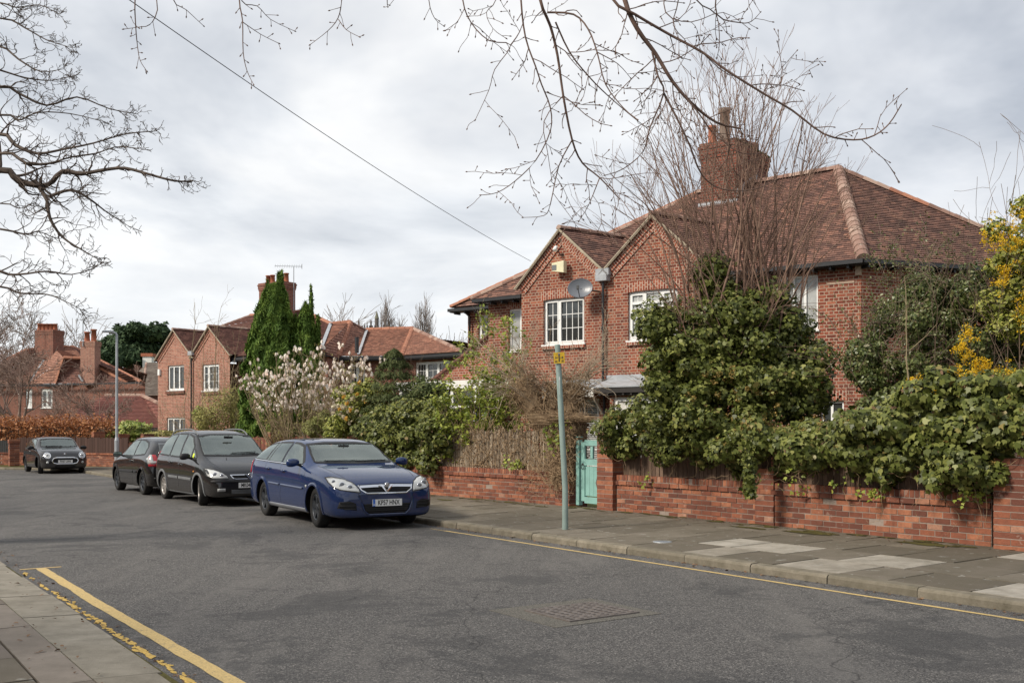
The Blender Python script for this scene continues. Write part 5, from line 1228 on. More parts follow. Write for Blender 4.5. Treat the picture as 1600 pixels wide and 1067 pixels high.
# far church
def church():
    Y = 330; e = empty('church', P(580, 675, Y), 0, label='distant dark stone church tower with pinnacles above the orange roofs', cat='church')
    k = Y / 1600
    def pin(mb, x, yt, yb, w, ys, mi=0):
        c = P(x, yb, Y); top = P(x, yt, Y); zs = P(x, ys, Y).z
        mb.lathe(Vector((c.x, c.y, 0)), Z, [(c.z, w * k), (zs, w * k), (zs, w * k * 1.15)], 8, smooth=False); mb.lathe(Vector((c.x, c.y, 0)), Z, [(zs, w * k * 1.1), (top.z, .02)], 8, smooth=False)
    m = MB(); t = P(577, 540, Y); m.box(Vector((t.x, t.y + 5, (P(0, 512, Y).z) / 2)), (24 * k, 24 * k, P(0, 512, Y).z), None); 
    for x in range(566, 590, 4): m.box(P(x, 510.5, Y) + Vector((0, -.4, 0)), (2 * k, .8, 3 * k))
    m.build('tower', M['church_stone'], e)
    m = MB(); pin(m, 560.5, 497, 516, 1.4, 504); pin(m, 570, 504, 516, .8, 508); pin(m, 573.6, 501, 516, .7, 507); pin(m, 579.6, 498, 516, 1.4, 504); m.build('pinnacle', M['church_stone'], e)
    m = MB(); c = P(588.7, 516, Y); zs = P(0, 498, Y).z; m.lathe(Vector((c.x, c.y, 0)), Z, [(c.z, 3.2 * k), (zs, 3.2 * k)], 8, smooth=False); tr = m.build('turret', M['church_stone'], e)
    m = MB(); m.lathe(Vector((c.x, c.y, 0)), Z, [(zs, 3.6 * k), (P(0, 485.5, Y).z, .05)], 8, smooth=False); m.build('spire', M['church_copper'], tr)
church()
# ------------------------------------------------------------ cars
def text_mesh(name, s, size, mat, parent, mw, align='CENTER', ext=.001, bold=.0):
    cu = bpy.data.curves.new('t', 'FONT'); cu.body = s; cu.size = size; cu.align_x = align; cu.align_y = 'CENTER'; cu.extrude = ext; cu.offset = bold
    o = bpy.data.objects.new('t', cu); COL.objects.link(o); dg = bpy.context.evaluated_depsgraph_get(); dg.update(); me = bpy.data.meshes.new_from_object(o.evaluated_get(dg))
    bpy.data.objects.remove(o); me.transform(mw); me.materials.clear(); return link(name, me, mat, parent, world_space=False)

def car(spec):
    fo, wb, L = spec['fo'], spec['wb'], spec['L']; X = lambda f: wb / 2 + fo - f
    root = empty(spec['name'], spec['loc'], spec['rz'], label=spec['label'], cat='car')
    # cage -> subdivided body
    V = []; F = []; n = len(spec['st'])
    for (f, zb, w, zs, ws, zt, wt, ztp) in spec['st']:
        half = [(w * .84, zb), (w * .975, zb + .05), (w, zb + min(.28, (zs - zb) * .5)), (w * .995, zs - min(.14, (zs - zb) * .3)), (ws + .002, zs - .012), (ws - .012 - (ws - wt) * .04, zs + .02 * (zt - zs > .1)), ((ws + wt) / 2 + .022 * (zt - zs > .1), (zs + zt) / 2), (wt + .02, zt - .03 * (zt - zs > .1)), (wt - .05, zt + (ztp - zt) * .55), (wt * .5, ztp - .003)]
        ring = [(0, zb)] + half + [(0, ztp)] + [(-y, z) for y, z in half[::-1]]
        V += [(X(f), y, z) for y, z in ring]
    K = 22
    for i in range(n - 1):
        for k in range(K):
            k2 = (k + 1) % K; F.append((i * K + k, i * K + k2, (i + 1) * K + k2, (i + 1) * K + k))
    for base, fl in ((0, False), ((n - 1) * K, True)):
        for k in range(11):
            a, b = k, k + 1; c, d = (K - k - 1) % K, (K - k) % K
            q = [base + a, base + b, base + c, base + d]; q = list(dict.fromkeys(q)); F.append(tuple(q if fl else q[::-1]))
    me = bpy.data.meshes.new('b'); me.from_pydata(V, [], F); bmx = bmesh.new(); bmx.from_mesh(me); bmesh.ops.recalc_face_normals(bmx, faces=bmx.faces); bmx.to_mesh(me); bmx.free()
    ob = bpy.data.objects.new('b', me); COL.objects.link(ob); md = ob.modifiers.new('s', 'SUBSURF'); md.levels = md.render_levels = 3
    dg = bpy.context.evaluated_depsgraph_get(); dg.update(); bm = bmesh.new(); ev = bpy.data.meshes.new_from_object(ob.evaluated_get(dg)); bm.from_mesh(ev); bvh = BVHTree.FromBMesh(bm); bm.free()
    # arches cut out
    cut = MB(); AR = spec.get('arch', .375); wr = spec.get('wr', .325)
    for fx in (fo, fo + wb):
        for s in (-1, 1):
            c = Vector((X(fx), s * .60, wr)); m0 = len(cut.v); N = 40
            ring = [[(c.x + math.cos(2 * math.pi * k / N) * AR, y, c.z + math.sin(2 * math.pi * k / N) * AR) for k in range(N)] for y in (s * .52, s * 1.2)]
            for k in range(N): cut.face([ring[0][k], ring[0][(k + 1) % N], ring[1][(k + 1) % N], ring[1][k]])
            cut.face(ring[0]); cut.face(ring[1][::-1])
    cme = cut.mesh('c'); bmx = bmesh.new(); bmx.from_mesh(cme); bmesh.ops.remove_doubles(bmx, verts=bmx.verts, dist=1e-5); bmesh.ops.recalc_face_normals(bmx, faces=bmx.faces); bmx.to_mesh(cme); bmx.free()
    co = bpy.data.objects.new('c', cme); COL.objects.link(co)
    ob2 = bpy.data.objects.new('b2', ev); COL.objects.link(ob2); bo = ob2.modifiers.new('x', 'BOOLEAN'); bo.object = co; bo.operation = 'DIFFERENCE'; bo.solver = 'EXACT'
    dg = bpy.context.evaluated_depsgraph_get(); dg.update(); fin = bpy.data.meshes.new_from_object(ob2.evaluated_get(dg))
    # the cabin is hollowed through the window openings
    def prism_cut(me0, polys):
        c_ = MB()
        for (pl_, ext) in polys: c_.prism(pl_, ext)
        cm_ = c_.mesh('c'); b_ = bmesh.new(); b_.from_mesh(cm_); bmesh.ops.remove_doubles(b_, verts=b_.verts, dist=1e-5); bmesh.ops.recalc_face_normals(b_, faces=b_.faces); b_.to_mesh(cm_); b_.free()
        oc = bpy.data.objects.new('c', cm_); COL.objects.link(oc); o_ = bpy.data.objects.new('b', me0); COL.objects.link(o_); q_ = o_.modifiers.new('x', 'BOOLEAN'); q_.object = oc; q_.operation = 'DIFFERENCE'; q_.solver = 'EXACT'
        dg_ = bpy.context.evaluated_depsgraph_get(); dg_.update(); r_ = bpy.data.meshes.new_from_object(o_.evaluated_get(dg_)); bpy.data.objects.remove(oc); bpy.data.objects.remove(o_); return r_
    cab0, cab1 = spec['glass'][0][0][0], max(p[0] for p in spec['glass'][-1]) - .12
    fin = prism_cut(fin, [([Vector((X(f), -1.3, z)) for f, z in g], Vector((0, 2.6, 0))) for g in spec['glass']])
    sf = min(s_[0] for s_ in spec['st'] if s_[7] > min(p[1] for p in spec['screen']) - .02) - .35
    fin = prism_cut(fin, [([Vector((X(sf), y, z)) for y, z in spec['screen']], Vector((-(cab1 - sf), 0, 0)))])
    fin = prism_cut(fin, [([Vector((X(spec['L'] + .3), y, z)) for y, z in spec['rear']], Vector((spec['L'] + .3 - cab1 + .4, 0, 0)))])
    for o in (ob, ob2, co): bpy.data.objects.remove(o)
    fin.materials.clear(); fin.name = 'body'; body = link('body', fin, [M[spec['paint']], M['underbody'], M['cabin']], root, world_space=False, smooth=True)
    for p in fin.polygons:
        c = p.center; p.material_index = 0
        for fx in (fo, fo + wb):
            r_ = math.hypot(c.x - X(fx), c.z - wr)
            if r_ < AR + .003 and (abs(abs(c.y) - .52) < .004 or (abs(r_ - AR) < .006 and abs(p.normal.y) < .35 and abs(c.y) > .5)): p.material_index = 1; p.use_smooth = False
        if c.z < .215 and p.normal.z < -.5: p.material_index = 1
        if c.z > .85 and p.material_index == 0:
            q_, n_, i_, d_ = bvh.find_nearest(c)
            if q_ is None or d_ > .004 or abs(n_.dot(p.normal)) < .6: p.material_index = 2; p.use_smooth = False
    # projecting helpers ---- view: 'R','L' (f,z)  'F','B' (y,z)  'T' (f,y)
    def ray(view, a, b):
        if view == 'R': o, d = Vector((X(a), -3, b)), Vector((0, 1, 0))
        elif view == 'L': o, d = Vector((X(a), 3, b)), Vector((0, -1, 0))
        elif view == 'F': o, d = Vector((6, a, b)), Vector((-1, 0, 0))
        elif view == 'B': o, d = Vector((-6, a, b)), Vector((1, 0, 0))
        else: o, d = Vector((X(a), b, 4)), Vector((0, 0, -1))
        h, nn, i, dist = bvh.ray_cast(o, d)
        if h is None: return None, None
        if nn.dot(d) > 0: nn = -nn
        return h, nn
    def patch(name, view, poly, mat, eps=.003, res=.05, parent=root, rim=True):
        if area2(poly) < 0: poly = poly[::-1]
        xs = [p[0] for p in poly]; zs = [p[1] for p in poly]; bm = bmesh.new(); cache = {}
        def vert(p):
            k = (round(p[0], 5), round(p[1], 5))
            if k not in cache:
                h, nn = ray(view, *p)
                if h is None: cache[k] = None
                else: cache[k] = bm.verts.new(h + nn * eps)
            return cache[k]
        x = min(xs)
        while x < max(xs):
            z = min(zs)
            while z < max(zs):
                q = clip_poly(clip_poly(clip_poly(clip_poly(list(poly), 1, 0, x + res), -1, 0, -x), 0, 1, z + res), 0, -1, -z)
                if len(q) >= 3 and abs(area2(q)) > 1e-8:
                    vs = [vert(p) for p in q]
                    if all(v is not None for v in vs):
                        vs = list(dict.fromkeys(vs))
                        if len(vs) >= 3:
                            try: bm.faces.new(vs)
                            except ValueError: pass
                z += res
            x += res
        bmesh.ops.remove_doubles(bm, verts=bm.verts, dist=2e-4)
        if rim:
            be = [e for e in bm.edges if e.is_boundary]; 
            if be:
                ret = bmesh.ops.extrude_edge_only(bm, edges=be); cen = Vector((0, 0, .7))
                for v in [g for g in ret['geom'] if isinstance(g, bmesh.types.BMVert)]:
                    co_, nn, i, dd = bvh.find_nearest(v.co)
                    if co_ is not None: v.co = co_ - (v.co - co_).normalized() * .004 if (v.co - co_).length > 1e-6 else v.co
        bmesh.ops.recalc_face_normals(bm, faces=bm.faces)
        me = bpy.data.meshes.new(name); bm.to_mesh(me); bm.free()
        return link(name, me, M[mat], parent, world_space=False, smooth=True)
    def rib(mb, view, line_, w, eps=.002, step=.035, thick=None):
        pts = []
        for a, b in zip(line_[:-1], line_[1:]):
            nseg = max(1, int(math.dist(a, b) / step))
            for i in range(nseg): pts.append((a[0] + (b[0] - a[0]) * i / nseg, a[1] + (b[1] - a[1]) * i / nseg))
        pts.append(line_[-1]); prev = None
        for i, p in enumerate(pts):
            a = pts[max(0, i - 1)]; b = pts[min(len(pts) - 1, i + 1)]; d = Vector((b[0] - a[0], b[1] - a[1])); 
            if d.length < 1e-9: continue
            d.normalize(); nx, ny = -d.y * w / 2, d.x * w / 2
            h1, n1 = ray(view, p[0] + nx, p[1] + ny); h2, n2 = ray(view, p[0] - nx, p[1] - ny)
            if h1 is None or h2 is None: prev = None; continue
            hm, nm = ray(view, p[0], p[1]); hm = hm if hm is not None else (h1 + h2) / 2; nm = nm if nm is not None else n1
            cur = [h1 - n1 * .002, h1 + n1 * eps, hm + nm * eps * 1.25, h2 + n2 * eps, h2 - n2 * .002]
            if prev:
                for k in range(4): mb.face([prev[k], cur[k], cur[k + 1], prev[k + 1]], smooth=True)
            prev = cur
    def both(fn):
        for sd_, vw in ((-1, 'R'), (1, 'L')): fn(sd_, vw)
    bld = lambda mb, name, mat, parent=root: mb.build(name, M[mat], parent, world_space=False) if mb.f else None
    # side glass
    sur = spec['surround']
    for g in spec['glass']:
        for v in 'RL': m = MB(); rib(m, v, g + [g[0]], .075, .0028, .03); bld(m, 'window_surround', 'car_trim')
    for g in spec['glass']: both(lambda s, v: patch('side_window', v, g, 'car_glass', .0055, rim=False))
    patch('windscreen', 'F', spec['screen'], 'car_glass', .005)
    m = MB(); sc = spec['screen'] + [spec['screen'][0]]; rib(m, 'F', sc, .03, .006); bld(m, 'windscreen_seal', 'car_trim')
    patch('rear_window', 'B', spec['rear'], 'car_glass_dark', .005)
    # seats and steering wheel
    zb_ = min(p[1] for p in spec['glass'][0]); f1 = spec['glass'][0][0][0] + .95
    for f, hz in ((f1, 1.0), (f1 + .85, .9)):
        for y in (-.36, .36):
            m = MB(); xx = X(f); m.prism([Vector((xx, y - .21, zb_ - .02)), Vector((xx, y + .21, zb_ - .02)), Vector((xx - .03, y + .19, zb_ + .07)), Vector((xx - .03, y - .19, zb_ + .07))], Vector((-.11, 0, 0)))
            m.prism([Vector((xx - .06, y - .12, zb_ + .09)), Vector((xx - .06, y + .12, zb_ + .09)), Vector((xx - .07, y + .13, zb_ + .16)), Vector((xx - .07, y + .09, zb_ + .23 * hz)), Vector((xx - .07, y - .09, zb_ + .23 * hz)), Vector((xx - .07, y - .13, zb_ + .16))], Vector((-.09, 0, 0)))
            m.tube([(xx - .1, y - .06, zb_), (xx - .1, y - .06, zb_ + .12)], .008, 6); m.tube([(xx - .1, y + .06, zb_), (xx - .1, y + .06, zb_ + .12)], .008, 6); bld(m, 'seat', 'seat_fabric')
    m = MB(); cx = X(spec['glass'][0][0][0] + .38); m.tube([(cx + .07 * math.sin(a) * 0 - .06 * math.sin(a), -.37 + .18 * math.cos(a), zb_ - .03 + .15 * math.sin(a)) for a in [2 * math.pi * k / 24 for k in range(25)]], .014, 8); bld(m, 'steering_wheel', 'car_trim')
    m = MB(); m.tube([(cx + .12, 0, max(p[1] for p in spec['screen']) - .06), (cx + .12, .001, max(p[1] for p in spec['screen']) - .02)], .01, 6); m.box((cx + .1, 0, max(p[1] for p in spec['screen']) - .06), (.02, .20, .05)); bld(m, 'rear_view_mirror', 'car_trim')
    # shut lines
    m = MB()
    for l in spec['seams']: rib(m, 'R', l, .007, .0012, .03); rib(m, 'L', l, .007, .0012, .03)
    for l in spec.get('seamsT', []):
        rib(m, 'T', l, .008, .0012, .05); rib(m, 'T', [(a, -b) for a, b in l], .008, .0012, .05)
    for l in spec.get('seamsF', []): rib(m, 'F', l, .008, .0012, .03)
    for l in spec.get('seamsB', []): rib(m, 'B', l, .008, .0012, .03)
    bld(m, 'shut_line', 'car_trim')
    # arch lips
    m = MB()
    for fx in (fo, fo + wb):
        arc = [(fx + math.cos(a) * (AR + .018), wr + math.sin(a) * (AR + .018)) for a in [math.pi * (-.12 + 1.24 * k / 24) for k in range(25)]]
        arc = [p for p in arc if p[1] > spec['st'][5][1] + .04]
        for v in 'RL': m = MB(); rib(m, v, arc, .05, .012, .04); bld(m, 'arch_lip', spec.get('lip', spec['paint']))
    # mouldings
    for nm, l, w, mat, e in spec.get('mould', []):
        for v in 'RL': m = MB(); rib(m, v, l, w, e); bld(m, nm, mat)
    for nm, vw, poly, mat, e in spec.get('patches', []):
        if vw == 'S': both(lambda s, v: patch(nm, v, poly, mat, e))
        elif vw == 'FF': patch(nm, 'F', poly, mat, e); patch(nm, 'F', [(-a, b) for a, b in poly], mat, e)
        elif vw == 'BB': patch(nm, 'B', poly, mat, e); patch(nm, 'B', [(-a, b) for a, b in poly], mat, e)
        else: patch(nm, vw, poly, mat, e)
    # head lamps: bowl patch, reflectors as sub-parts
    for s in (-1, 1):
        hl = patch('headlight', 'F', [(a * s, b) for a, b in spec['head']], 'lamp_glass', .007)
        m = MB(); k = MB()
        for (a, b, r_) in spec['bulbs']:
            h, nn = ray('F', a * s, b)
            if h is None: continue
            ax = Vector((1, s * .12, .1)).normalized(); h = h + nn * .006
            m.lathe(h - ax * .004, ax, [(.0, r_), (.008, r_ * .96), (.006, r_ * .75)], 20); k.lathe(h - ax * .001, ax, [(.0, r_ * .74), (.006, r_ * .6), (.012, r_ * .3), (.013, 0)], 20)
        bld(m, 'bezel', 'chrome', hl); bld(k, 'reflector', 'grey_dish', hl)
        if spec.get('headrim'): m = MB(); rib(m, 'F', [(a * s, b) for a, b in spec['head'] + [spec['head'][0]]], .028, .012, .02); bld(m, 'rim', 'chrome', hl)
        else: m = MB(); rib(m, 'F', [(a * s, b) for a, b in spec['head'] + [spec['head'][0]]], .012, .007, .02); bld(m, 'seal', 'car_trim', hl)
        tl = patch('tail_light', 'B', [(a * s, b) for a, b in spec['tail']], 'lamp_red', .008)
        if spec.get('tail2'): patch('clear_lens', 'B', [(a * s, b) for a, b in spec['tail2']], 'lamp_glass', .011, parent=tl)
        if spec.get('tailS'): patch('tail_light', 'R' if s < 0 else 'L', spec['tailS'], 'lamp_red', .008)
    # grille etc from ribbons on the front
    for nm, l, w, mat, e in spec.get('front', []):
        m = MB(); rib(m, 'F', l, w, e, .02); bld(m, nm, mat)
    for nm, poly, n_sl, w, mat in spec.get('slats', []):
        m = MB(); z0 = min(p[1] for p in poly); z1 = max(p[1] for p in poly)
        for s in ((1, -1) if min(p[0] for p in poly) > 0 else (1,)):
            for i in range(n_sl):
                z = z0 + (z1 - z0) * (i + .5) / n_sl; q = clip_poly(clip_poly(list(poly), 0, 1, z + .002), 0, -1, -(z - .002))
                if len(q) < 3: continue
                a, b = min(p[0] for p in q), max(p[0] for p in q); rib(m, 'F', [(s * (a + .01), z), (s * (b - .01), z)], w, .011, .04)
        bld(m, nm, mat)
    # V badge
    if spec.get('vee'):
        y0, zt_, zb_, hw = spec['vee']; m = MB()
        h, nn = ray('F', 0, (zt_ + zb_) / 2); xx = h.x + .03
        for s in (-1, 1):
            a = [Vector((xx - .004, s * hw, zt_)), Vector((xx - .004, s * (hw - .045), zt_)), Vector((xx + .012, 0, zb_ + .045)), Vector((xx + .012, 0, zb_))]
            m.prism(a, Vector((-.03, 0, 0)))
        vb = bld(m, 'grille_emblem', 'chrome'); m = MB(); c = Vector((xx + .004, 0, zt_ - .012)); m.lathe(c, (1, 0, 0), [(0, .042), (.012, .042), (.014, .036)], 20); bld(m, 'badge_ring', 'chrome', vb)
        m = MB(); m.lathe(c, (1, 0, 0), [(.006, .037), (.010, .02), (.012, 0)], 20); bld(m, 'badge_face', 'alloy_silver', vb)
    if spec.get('wing'):
        z = spec['wing']; h, nn = ray('F', 0, z); m = MB(); m.lathe(h, nn, [(0, .028), (.008, .026), (.01, 0)], 16)
        for s in (-1, 1): 
            for k in range(3): m.box(h + Vector((.003, s * (.05 - .0), (k - 1) * .011)), (.006, .05 - abs(k - 1) * .012, .007))
        bld(m, 'bonnet_emblem', 'chrome')
    # plate
    if spec.get('plate'):
        s, z = spec['plate'][:2]; sh = spec['plate'][2] if len(spec['plate']) > 2 else 0; h, nn = ray('F', 0, z); xx = max(h.x, ray('F', .24, z)[0].x, h.x) + .012
        m = MB(); m.box((xx, 0, z), (.012, .52, .112)); pl = bld(m, 'number_plate', 'plate_white')
        mw = Matrix.Translation((xx + .0065, sh, z - .001)) @ Matrix.Rotation(R(90), 4, 'Z') @ Matrix.Rotation(R(90), 4, 'X') @ Matrix.Diagonal((.74, 1, 1, 1))
        text_mesh('lettering', s, .112, M['plate_black'], pl, mw, bold=.0028)
        if spec.get('euro'):
            m = MB(); m.box((xx + .0062, -.238, z), (.002, .042, .112)); bld(m, 'blue_band', 'plate_blue', pl)
            m = MB(); m.box((xx + .0075, -.238, z - .03), (.001, .022, .016)); bld(m, 'letters', 'plate_white', pl)
    # wipers
    m = MB()
    for a, b in spec.get('wipers', []):
        P_ = [ray('F', a[0] + (b[0] - a[0]) * i / 8, a[1] + (b[1] - a[1]) * i / 8) for i in range(9)]; P_ = [h + nn * .02 for h, nn in P_ if h is not None]
        if len(P_) > 1: m.tube(P_, .009, 6)
    bld(m, 'wiper', 'car_trim')
    # handles, mirrors
    for f, z in spec['handles']:
        for s, v in ((-1, 'R'), (1, 'L')):
            h, nn = ray(v, f, z); m = MB(); m.tube([h + Vector((.09, 0, 0)), h + Vector((.07, s * .028, .004)), h + Vector((-.07, s * .028, .006)), h + Vector((-.09, 0, 0))], [.012, .016, .016, .012], 8); bld(m, 'door_handle', spec.get('hmat', spec['paint']))
    mf, mz = spec['mirror']
    for s, v in ((-1, 'R'), (1, 'L')):
        h, nn = ray(v, mf, mz); c = h + Vector((.03, s * .15, .05)); bm = bmesh.new(); bmesh.ops.create_uvsphere(bm, u_segments=20, v_segments=12, radius=1)
        for vv in bm.verts:
            x, y, z = vv.co; k = (abs(x) ** 3 + abs(y) ** 3 + abs(z) ** 3) ** (1 / 3); x, y, z = x / k, y / k, z / k
            sq = 1 - .25 * (y * s < 0) * abs(y)
            vv.co = (c.x + (x * .062 if x > 0 else x * .03), c.y + y * .115, c.z + z * .072 * sq - .01 * y * s)
        me = bpy.data.meshes.new('wing_mirror'); bm.to_mesh(me); bm.free(); mi = link('wing_mirror', me, M[spec.get('mmat', spec['paint'])], root, world_space=False, smooth=True)
        m = MB(); m.tube([h - Vector((0, s * .01, 0)), h + Vector((.02, s * .06, .02)), c], [.03, .022, .03], 8); bld(m, 'mirror_arm', 'car_trim', mi)
        m = MB(); m.box(c + Vector((-.032, 0, 0)), (.006, .19, .10)); bld(m, 'mirror_glass', 'car_glass', mi)
    if spec.get('rails'):
        f0, f1, hgt = spec['rails']
        for s in (-1, 1):
            pts = []
            for i in range(21):
                f = f0 + (f1 - f0) * i / 20; h, nn = ray('T', f, s * spec['raily']); k = min(1, 6 * min(i, 20 - i) / 20) ** .6
                pts.append(h + Vector((0, 0, hgt * k)))
            m = MB(); m.tube(pts, .016, 8); bld(m, 'roof_rail', 'grey_moulding')
    # aerial
    if spec.get('whip'):
        h, nn = ray('T', spec['whip'], 0); m = MB(); m.tube([h, h + Vector((-.06, 0, .05)), h + Vector((-.22, 0, .20))], [.012, .006, .003], 6); bld(m, 'aerial', 'car_trim')
    # interior hints on glass side are left to the reflections ; wheels
    for fx, st in ((fo, spec.get('steer', 0)), (fo + wb, 0)):
        for s in (-1, 1):
            tw = spec.get('tw', .205); tr = spec.get('track', .765); c = Vector((X(fx), s * tr, wr)); ax = Vector((math.sin(st) * -s, s * math.cos(st), 0)) if st else Vector((0, s, 0))
            ax = Vector((-math.sin(st), math.cos(st), 0)) * s
            rr = wr * .655; h = tw / 2; m = MB()
            m.lathe(c, ax, [(-h * .8, rr), (-h, rr + .03), (-h, wr - .035), (-h * .82, wr - .008), (-h * .4, wr), (h * .4, wr), (h * .82, wr - .008), (h, wr - .035), (h, rr + .03), (h * .86, rr), (h * .5, rr - .008)], 40)
            wh = bld(m, 'wheel', 'rubber'); m = MB(); rm = rr
            m.lathe(c, ax, [(h * .5, rm), (h * .86, rm + .004), (h * .9, rm - .012), (h * .78, rm - .024), (h * .2, rm - .035), (-h * .5, rm - .04)], 36)
            sx = Vector((1, 0, 0)) - ax * ax.x; sx.normalize(); sz = Vector((0, 0, 1)); ns, sw, sw2 = spec['spokes']
            for k in range(ns):
                a = 2 * math.pi * k / ns + .3; d = sx * math.cos(a) + sz * math.sin(a); e = -sx * math.sin(a) + sz * math.cos(a)
                q = [c + ax * h * .62 + d * .03 + e * sw, c + ax * h * .62 + d * .03 - e * sw, c + ax * h * .80 + d * (rm - .02) - e * sw2, c + ax * h * .80 + d * (rm - .02) + e * sw2]
                m.prism(q, ax * -.03)
            m.lathe(c, ax, [(h * .3, .07), (h * .62, .065), (h * .7, .05), (h * .72, 0)], 20); rim_ = bld(m, 'rim', spec['rim'], wh)
            m = MB(); m.lathe(c, ax, [(h * .1, rm - .03), (h * .1, 0)], 30); bld(m, 'brake_disc', 'underbody', wh)
    return root

def circ(y, z, r_, n=20, e=1.0): return [(y + math.cos(2 * math.pi * k / n) * r_ * e, z + math.sin(2 * math.pi * k / n) * r_) for k in range(n)]
TOWARDS = math.atan2(-U.y, -U.x); AWAY = math.atan2(U.y, U.x)
def place(s_front, s_rear, t): return ST((s_front + s_rear) / 2, t)
blue_grille = [(-.48, .725), (.48, .725), (.44, .65), (.35, .605), (-.35, .605), (-.44, .65)]
blue_low = [(-.43, .43), (.43, .43), (.38, .32), (.32, .272), (-.32, .272), (-.38, .32)]
fog = [(.54, .44), (.64, .485), (.80, .47), (.83, .37), (.53, .33)]
car(dict(name='parked_car', label='metallic blue estate car parked nearest, facing the camera with clear headlights', loc=Vector((-2.545, 17.68, 0)) - Vector((.511, -.86, 0)) * 1.415, rz=math.atan2(-.86, .511), fo=.95, wb=2.83, L=4.84, paint='paint_blue', arch=.378, wr=.335, track=.79,
  st=[(-.01, .25, .60, .50, .58, .58, .52, .59), (.03, .20, .76, .58, .74, .665, .63, .68), (.12, .18, .88, .68, .85, .75, .72, .775), (.32, .18, .925, .79, .90, .845, .77, .875), (.70, .18, .935, .875, .91, .93, .77, .96), (1.10, .18, .94, .93, .91, .985, .75, 1.015), (1.34, .18, .94, .96, .905, 1.02, .73, 1.05), (1.55, .18, .94, .99, .905, 1.12, .72, 1.14), (1.85, .18, .94, 1.005, .905, 1.29, .685, 1.31), (2.15, .18, .94, 1.02, .905, 1.405, .655, 1.44), (2.6, .18, .94, 1.035, .905, 1.45, .64, 1.495), (3.3, .18, .94, 1.05, .905, 1.445, .64, 1.495), (3.9, .18, .94, 1.065, .90, 1.41, .63, 1.46), (4.3, .18, .935, 1.075, .89, 1.355, .615, 1.41), (4.55, .20, .92, 1.065, .865, 1.24, .63, 1.28), (4.72, .22, .895, 1.02, .82, 1.08, .69, 1.10), (4.80, .25, .85, .84, .79, .90, .70, .92), (4.85, .32, .72, .58, .70, .65, .62, .67)],
  surround=[(1.50, 1.01), (1.78, 1.19), (2.06, 1.345), (2.3, 1.39), (2.7, 1.408), (3.3, 1.408), (3.8, 1.378), (4.1, 1.335), (4.3, 1.26), (4.48, 1.10), (4.46, 1.075), (3.2, 1.04)],
  glass=[[(1.66, 1.045), (1.86, 1.18), (2.10, 1.33), (2.35, 1.372), (2.62, 1.385), (2.64, 1.05)], [(2.74, 1.055), (2.72, 1.388), (3.33, 1.385), (3.46, 1.072)], [(3.50, 1.073), (3.38, 1.385), (3.48, 1.381), (3.61, 1.076)], [(3.68, 1.078), (3.56, 1.374), (3.85, 1.353), (4.1, 1.31), (4.26, 1.24), (4.40, 1.10)]],
  screen=[(-.71, 1.075), (0, 1.06), (.71, 1.075), (.68, 1.22), (.62, 1.375), (.3, 1.405), (-.3, 1.405), (-.62, 1.375), (-.68, 1.22)],
  rear=[(-.6, 1.12), (.6, 1.12), (.52, 1.36), (-.52, 1.36)],
  seams=[[(1.40, .96), (1.36, .62), (1.40, .30)], [(2.69, 1.03), (2.67, .6), (2.70, .30)], [(3.60, 1.05), (3.55, .84), (3.44, .66)], [(4.52, 1.04), (4.6, .64)]],
  seamsT=[[(.30, .62), (.6, .68), (1.0, .70), (1.28, .72)]], seamsF=[[(-.47, .735), (-.2, .75), (.2, .75), (.47, .735)], [(-.50, .60), (-.43, .45), (-.35, .27)], [(.50, .60), (.43, .45), (.35, .27)]],
  mould=[('side_moulding', [(1.46, .635), (2.63, .65)], .032, 'paint_blue', .014), ('side_moulding', [(2.73, .65), (3.35, .66)], .032, 'paint_blue', .014), ('chrome_strip', [(1.60, 1.02), (3.0, 1.045), (4.46, 1.075)], .013, 'chrome', .007)],
  patches=[('sill', 'S', [(1.36, .19), (3.38, .19), (3.36, .295), (1.38, .295)], 'sill_grey', .012), ('grille', 'F', blue_grille, 'car_grille', .004), ('lower_grille', 'F', blue_low, 'car_grille', .004), ('fog_grille', 'FF', fog, 'car_grille', .004), ('side_repeater', 'S', [(1.27, .66), (1.32, .66), (1.32, .70), (1.27, .70)], 'lamp_glass', .008)],
  head=[(.465, .615), (.62, .638), (.78, .665), (.86, .71), (.885, .78), (.87, .845), (.80, .862), (.66, .83), (.55, .775), (.49, .70)], bulbs=[(.62, .70, .048), (.73, .74, .052), (.82, .785, .036)],
  tail=[(.70, .80), (.87, .80), (.865, 1.03), (.76, 1.05)], tailS=[(4.56, .80), (4.70, .80), (4.66, 1.05), (4.55, 1.05)],
  front=[('grille_bar', [(-.46, .70), (-.2, .708), (.2, .708), (.46, .70)], .036, 'chrome', .018), ('grille_frame', [(-.48, .725), (-.44, .65), (-.35, .60), (.35, .60), (.44, .65), (.48, .725)], .016, 'chrome', .014), ('bumper_edge', [(-.45, .46), (-.40, .32), (-.33, .255), (.33, .255), (.40, .32), (.45, .46)], .022, 'paint_blue', .018)],
  slats=[('fog_slat', fog, 3, .014, 'car_trim'), ('grille_mesh', blue_low, 5, .007, 'car_trim'), ('grille_mesh', blue_grille, 4, .006, 'car_trim')],
  vee=(0, .745, .60, .12), plate=('KP57 HNX', .445, .022), euro=True, wipers=[((-.55, 1.085), (.05, 1.08)), ((.0, 1.075), (.6, 1.085))], handles=[(2.50, .90), (3.40, .92)], mirror=(1.72, 1.02), rim='alloy_dark', spokes=(5, .042, .055), steer=R(-4), whip=4.0))
mg = [(-.42, .675), (.42, .675), (.36, .60), (.31, .59), (-.31, .59), (-.36, .60)]
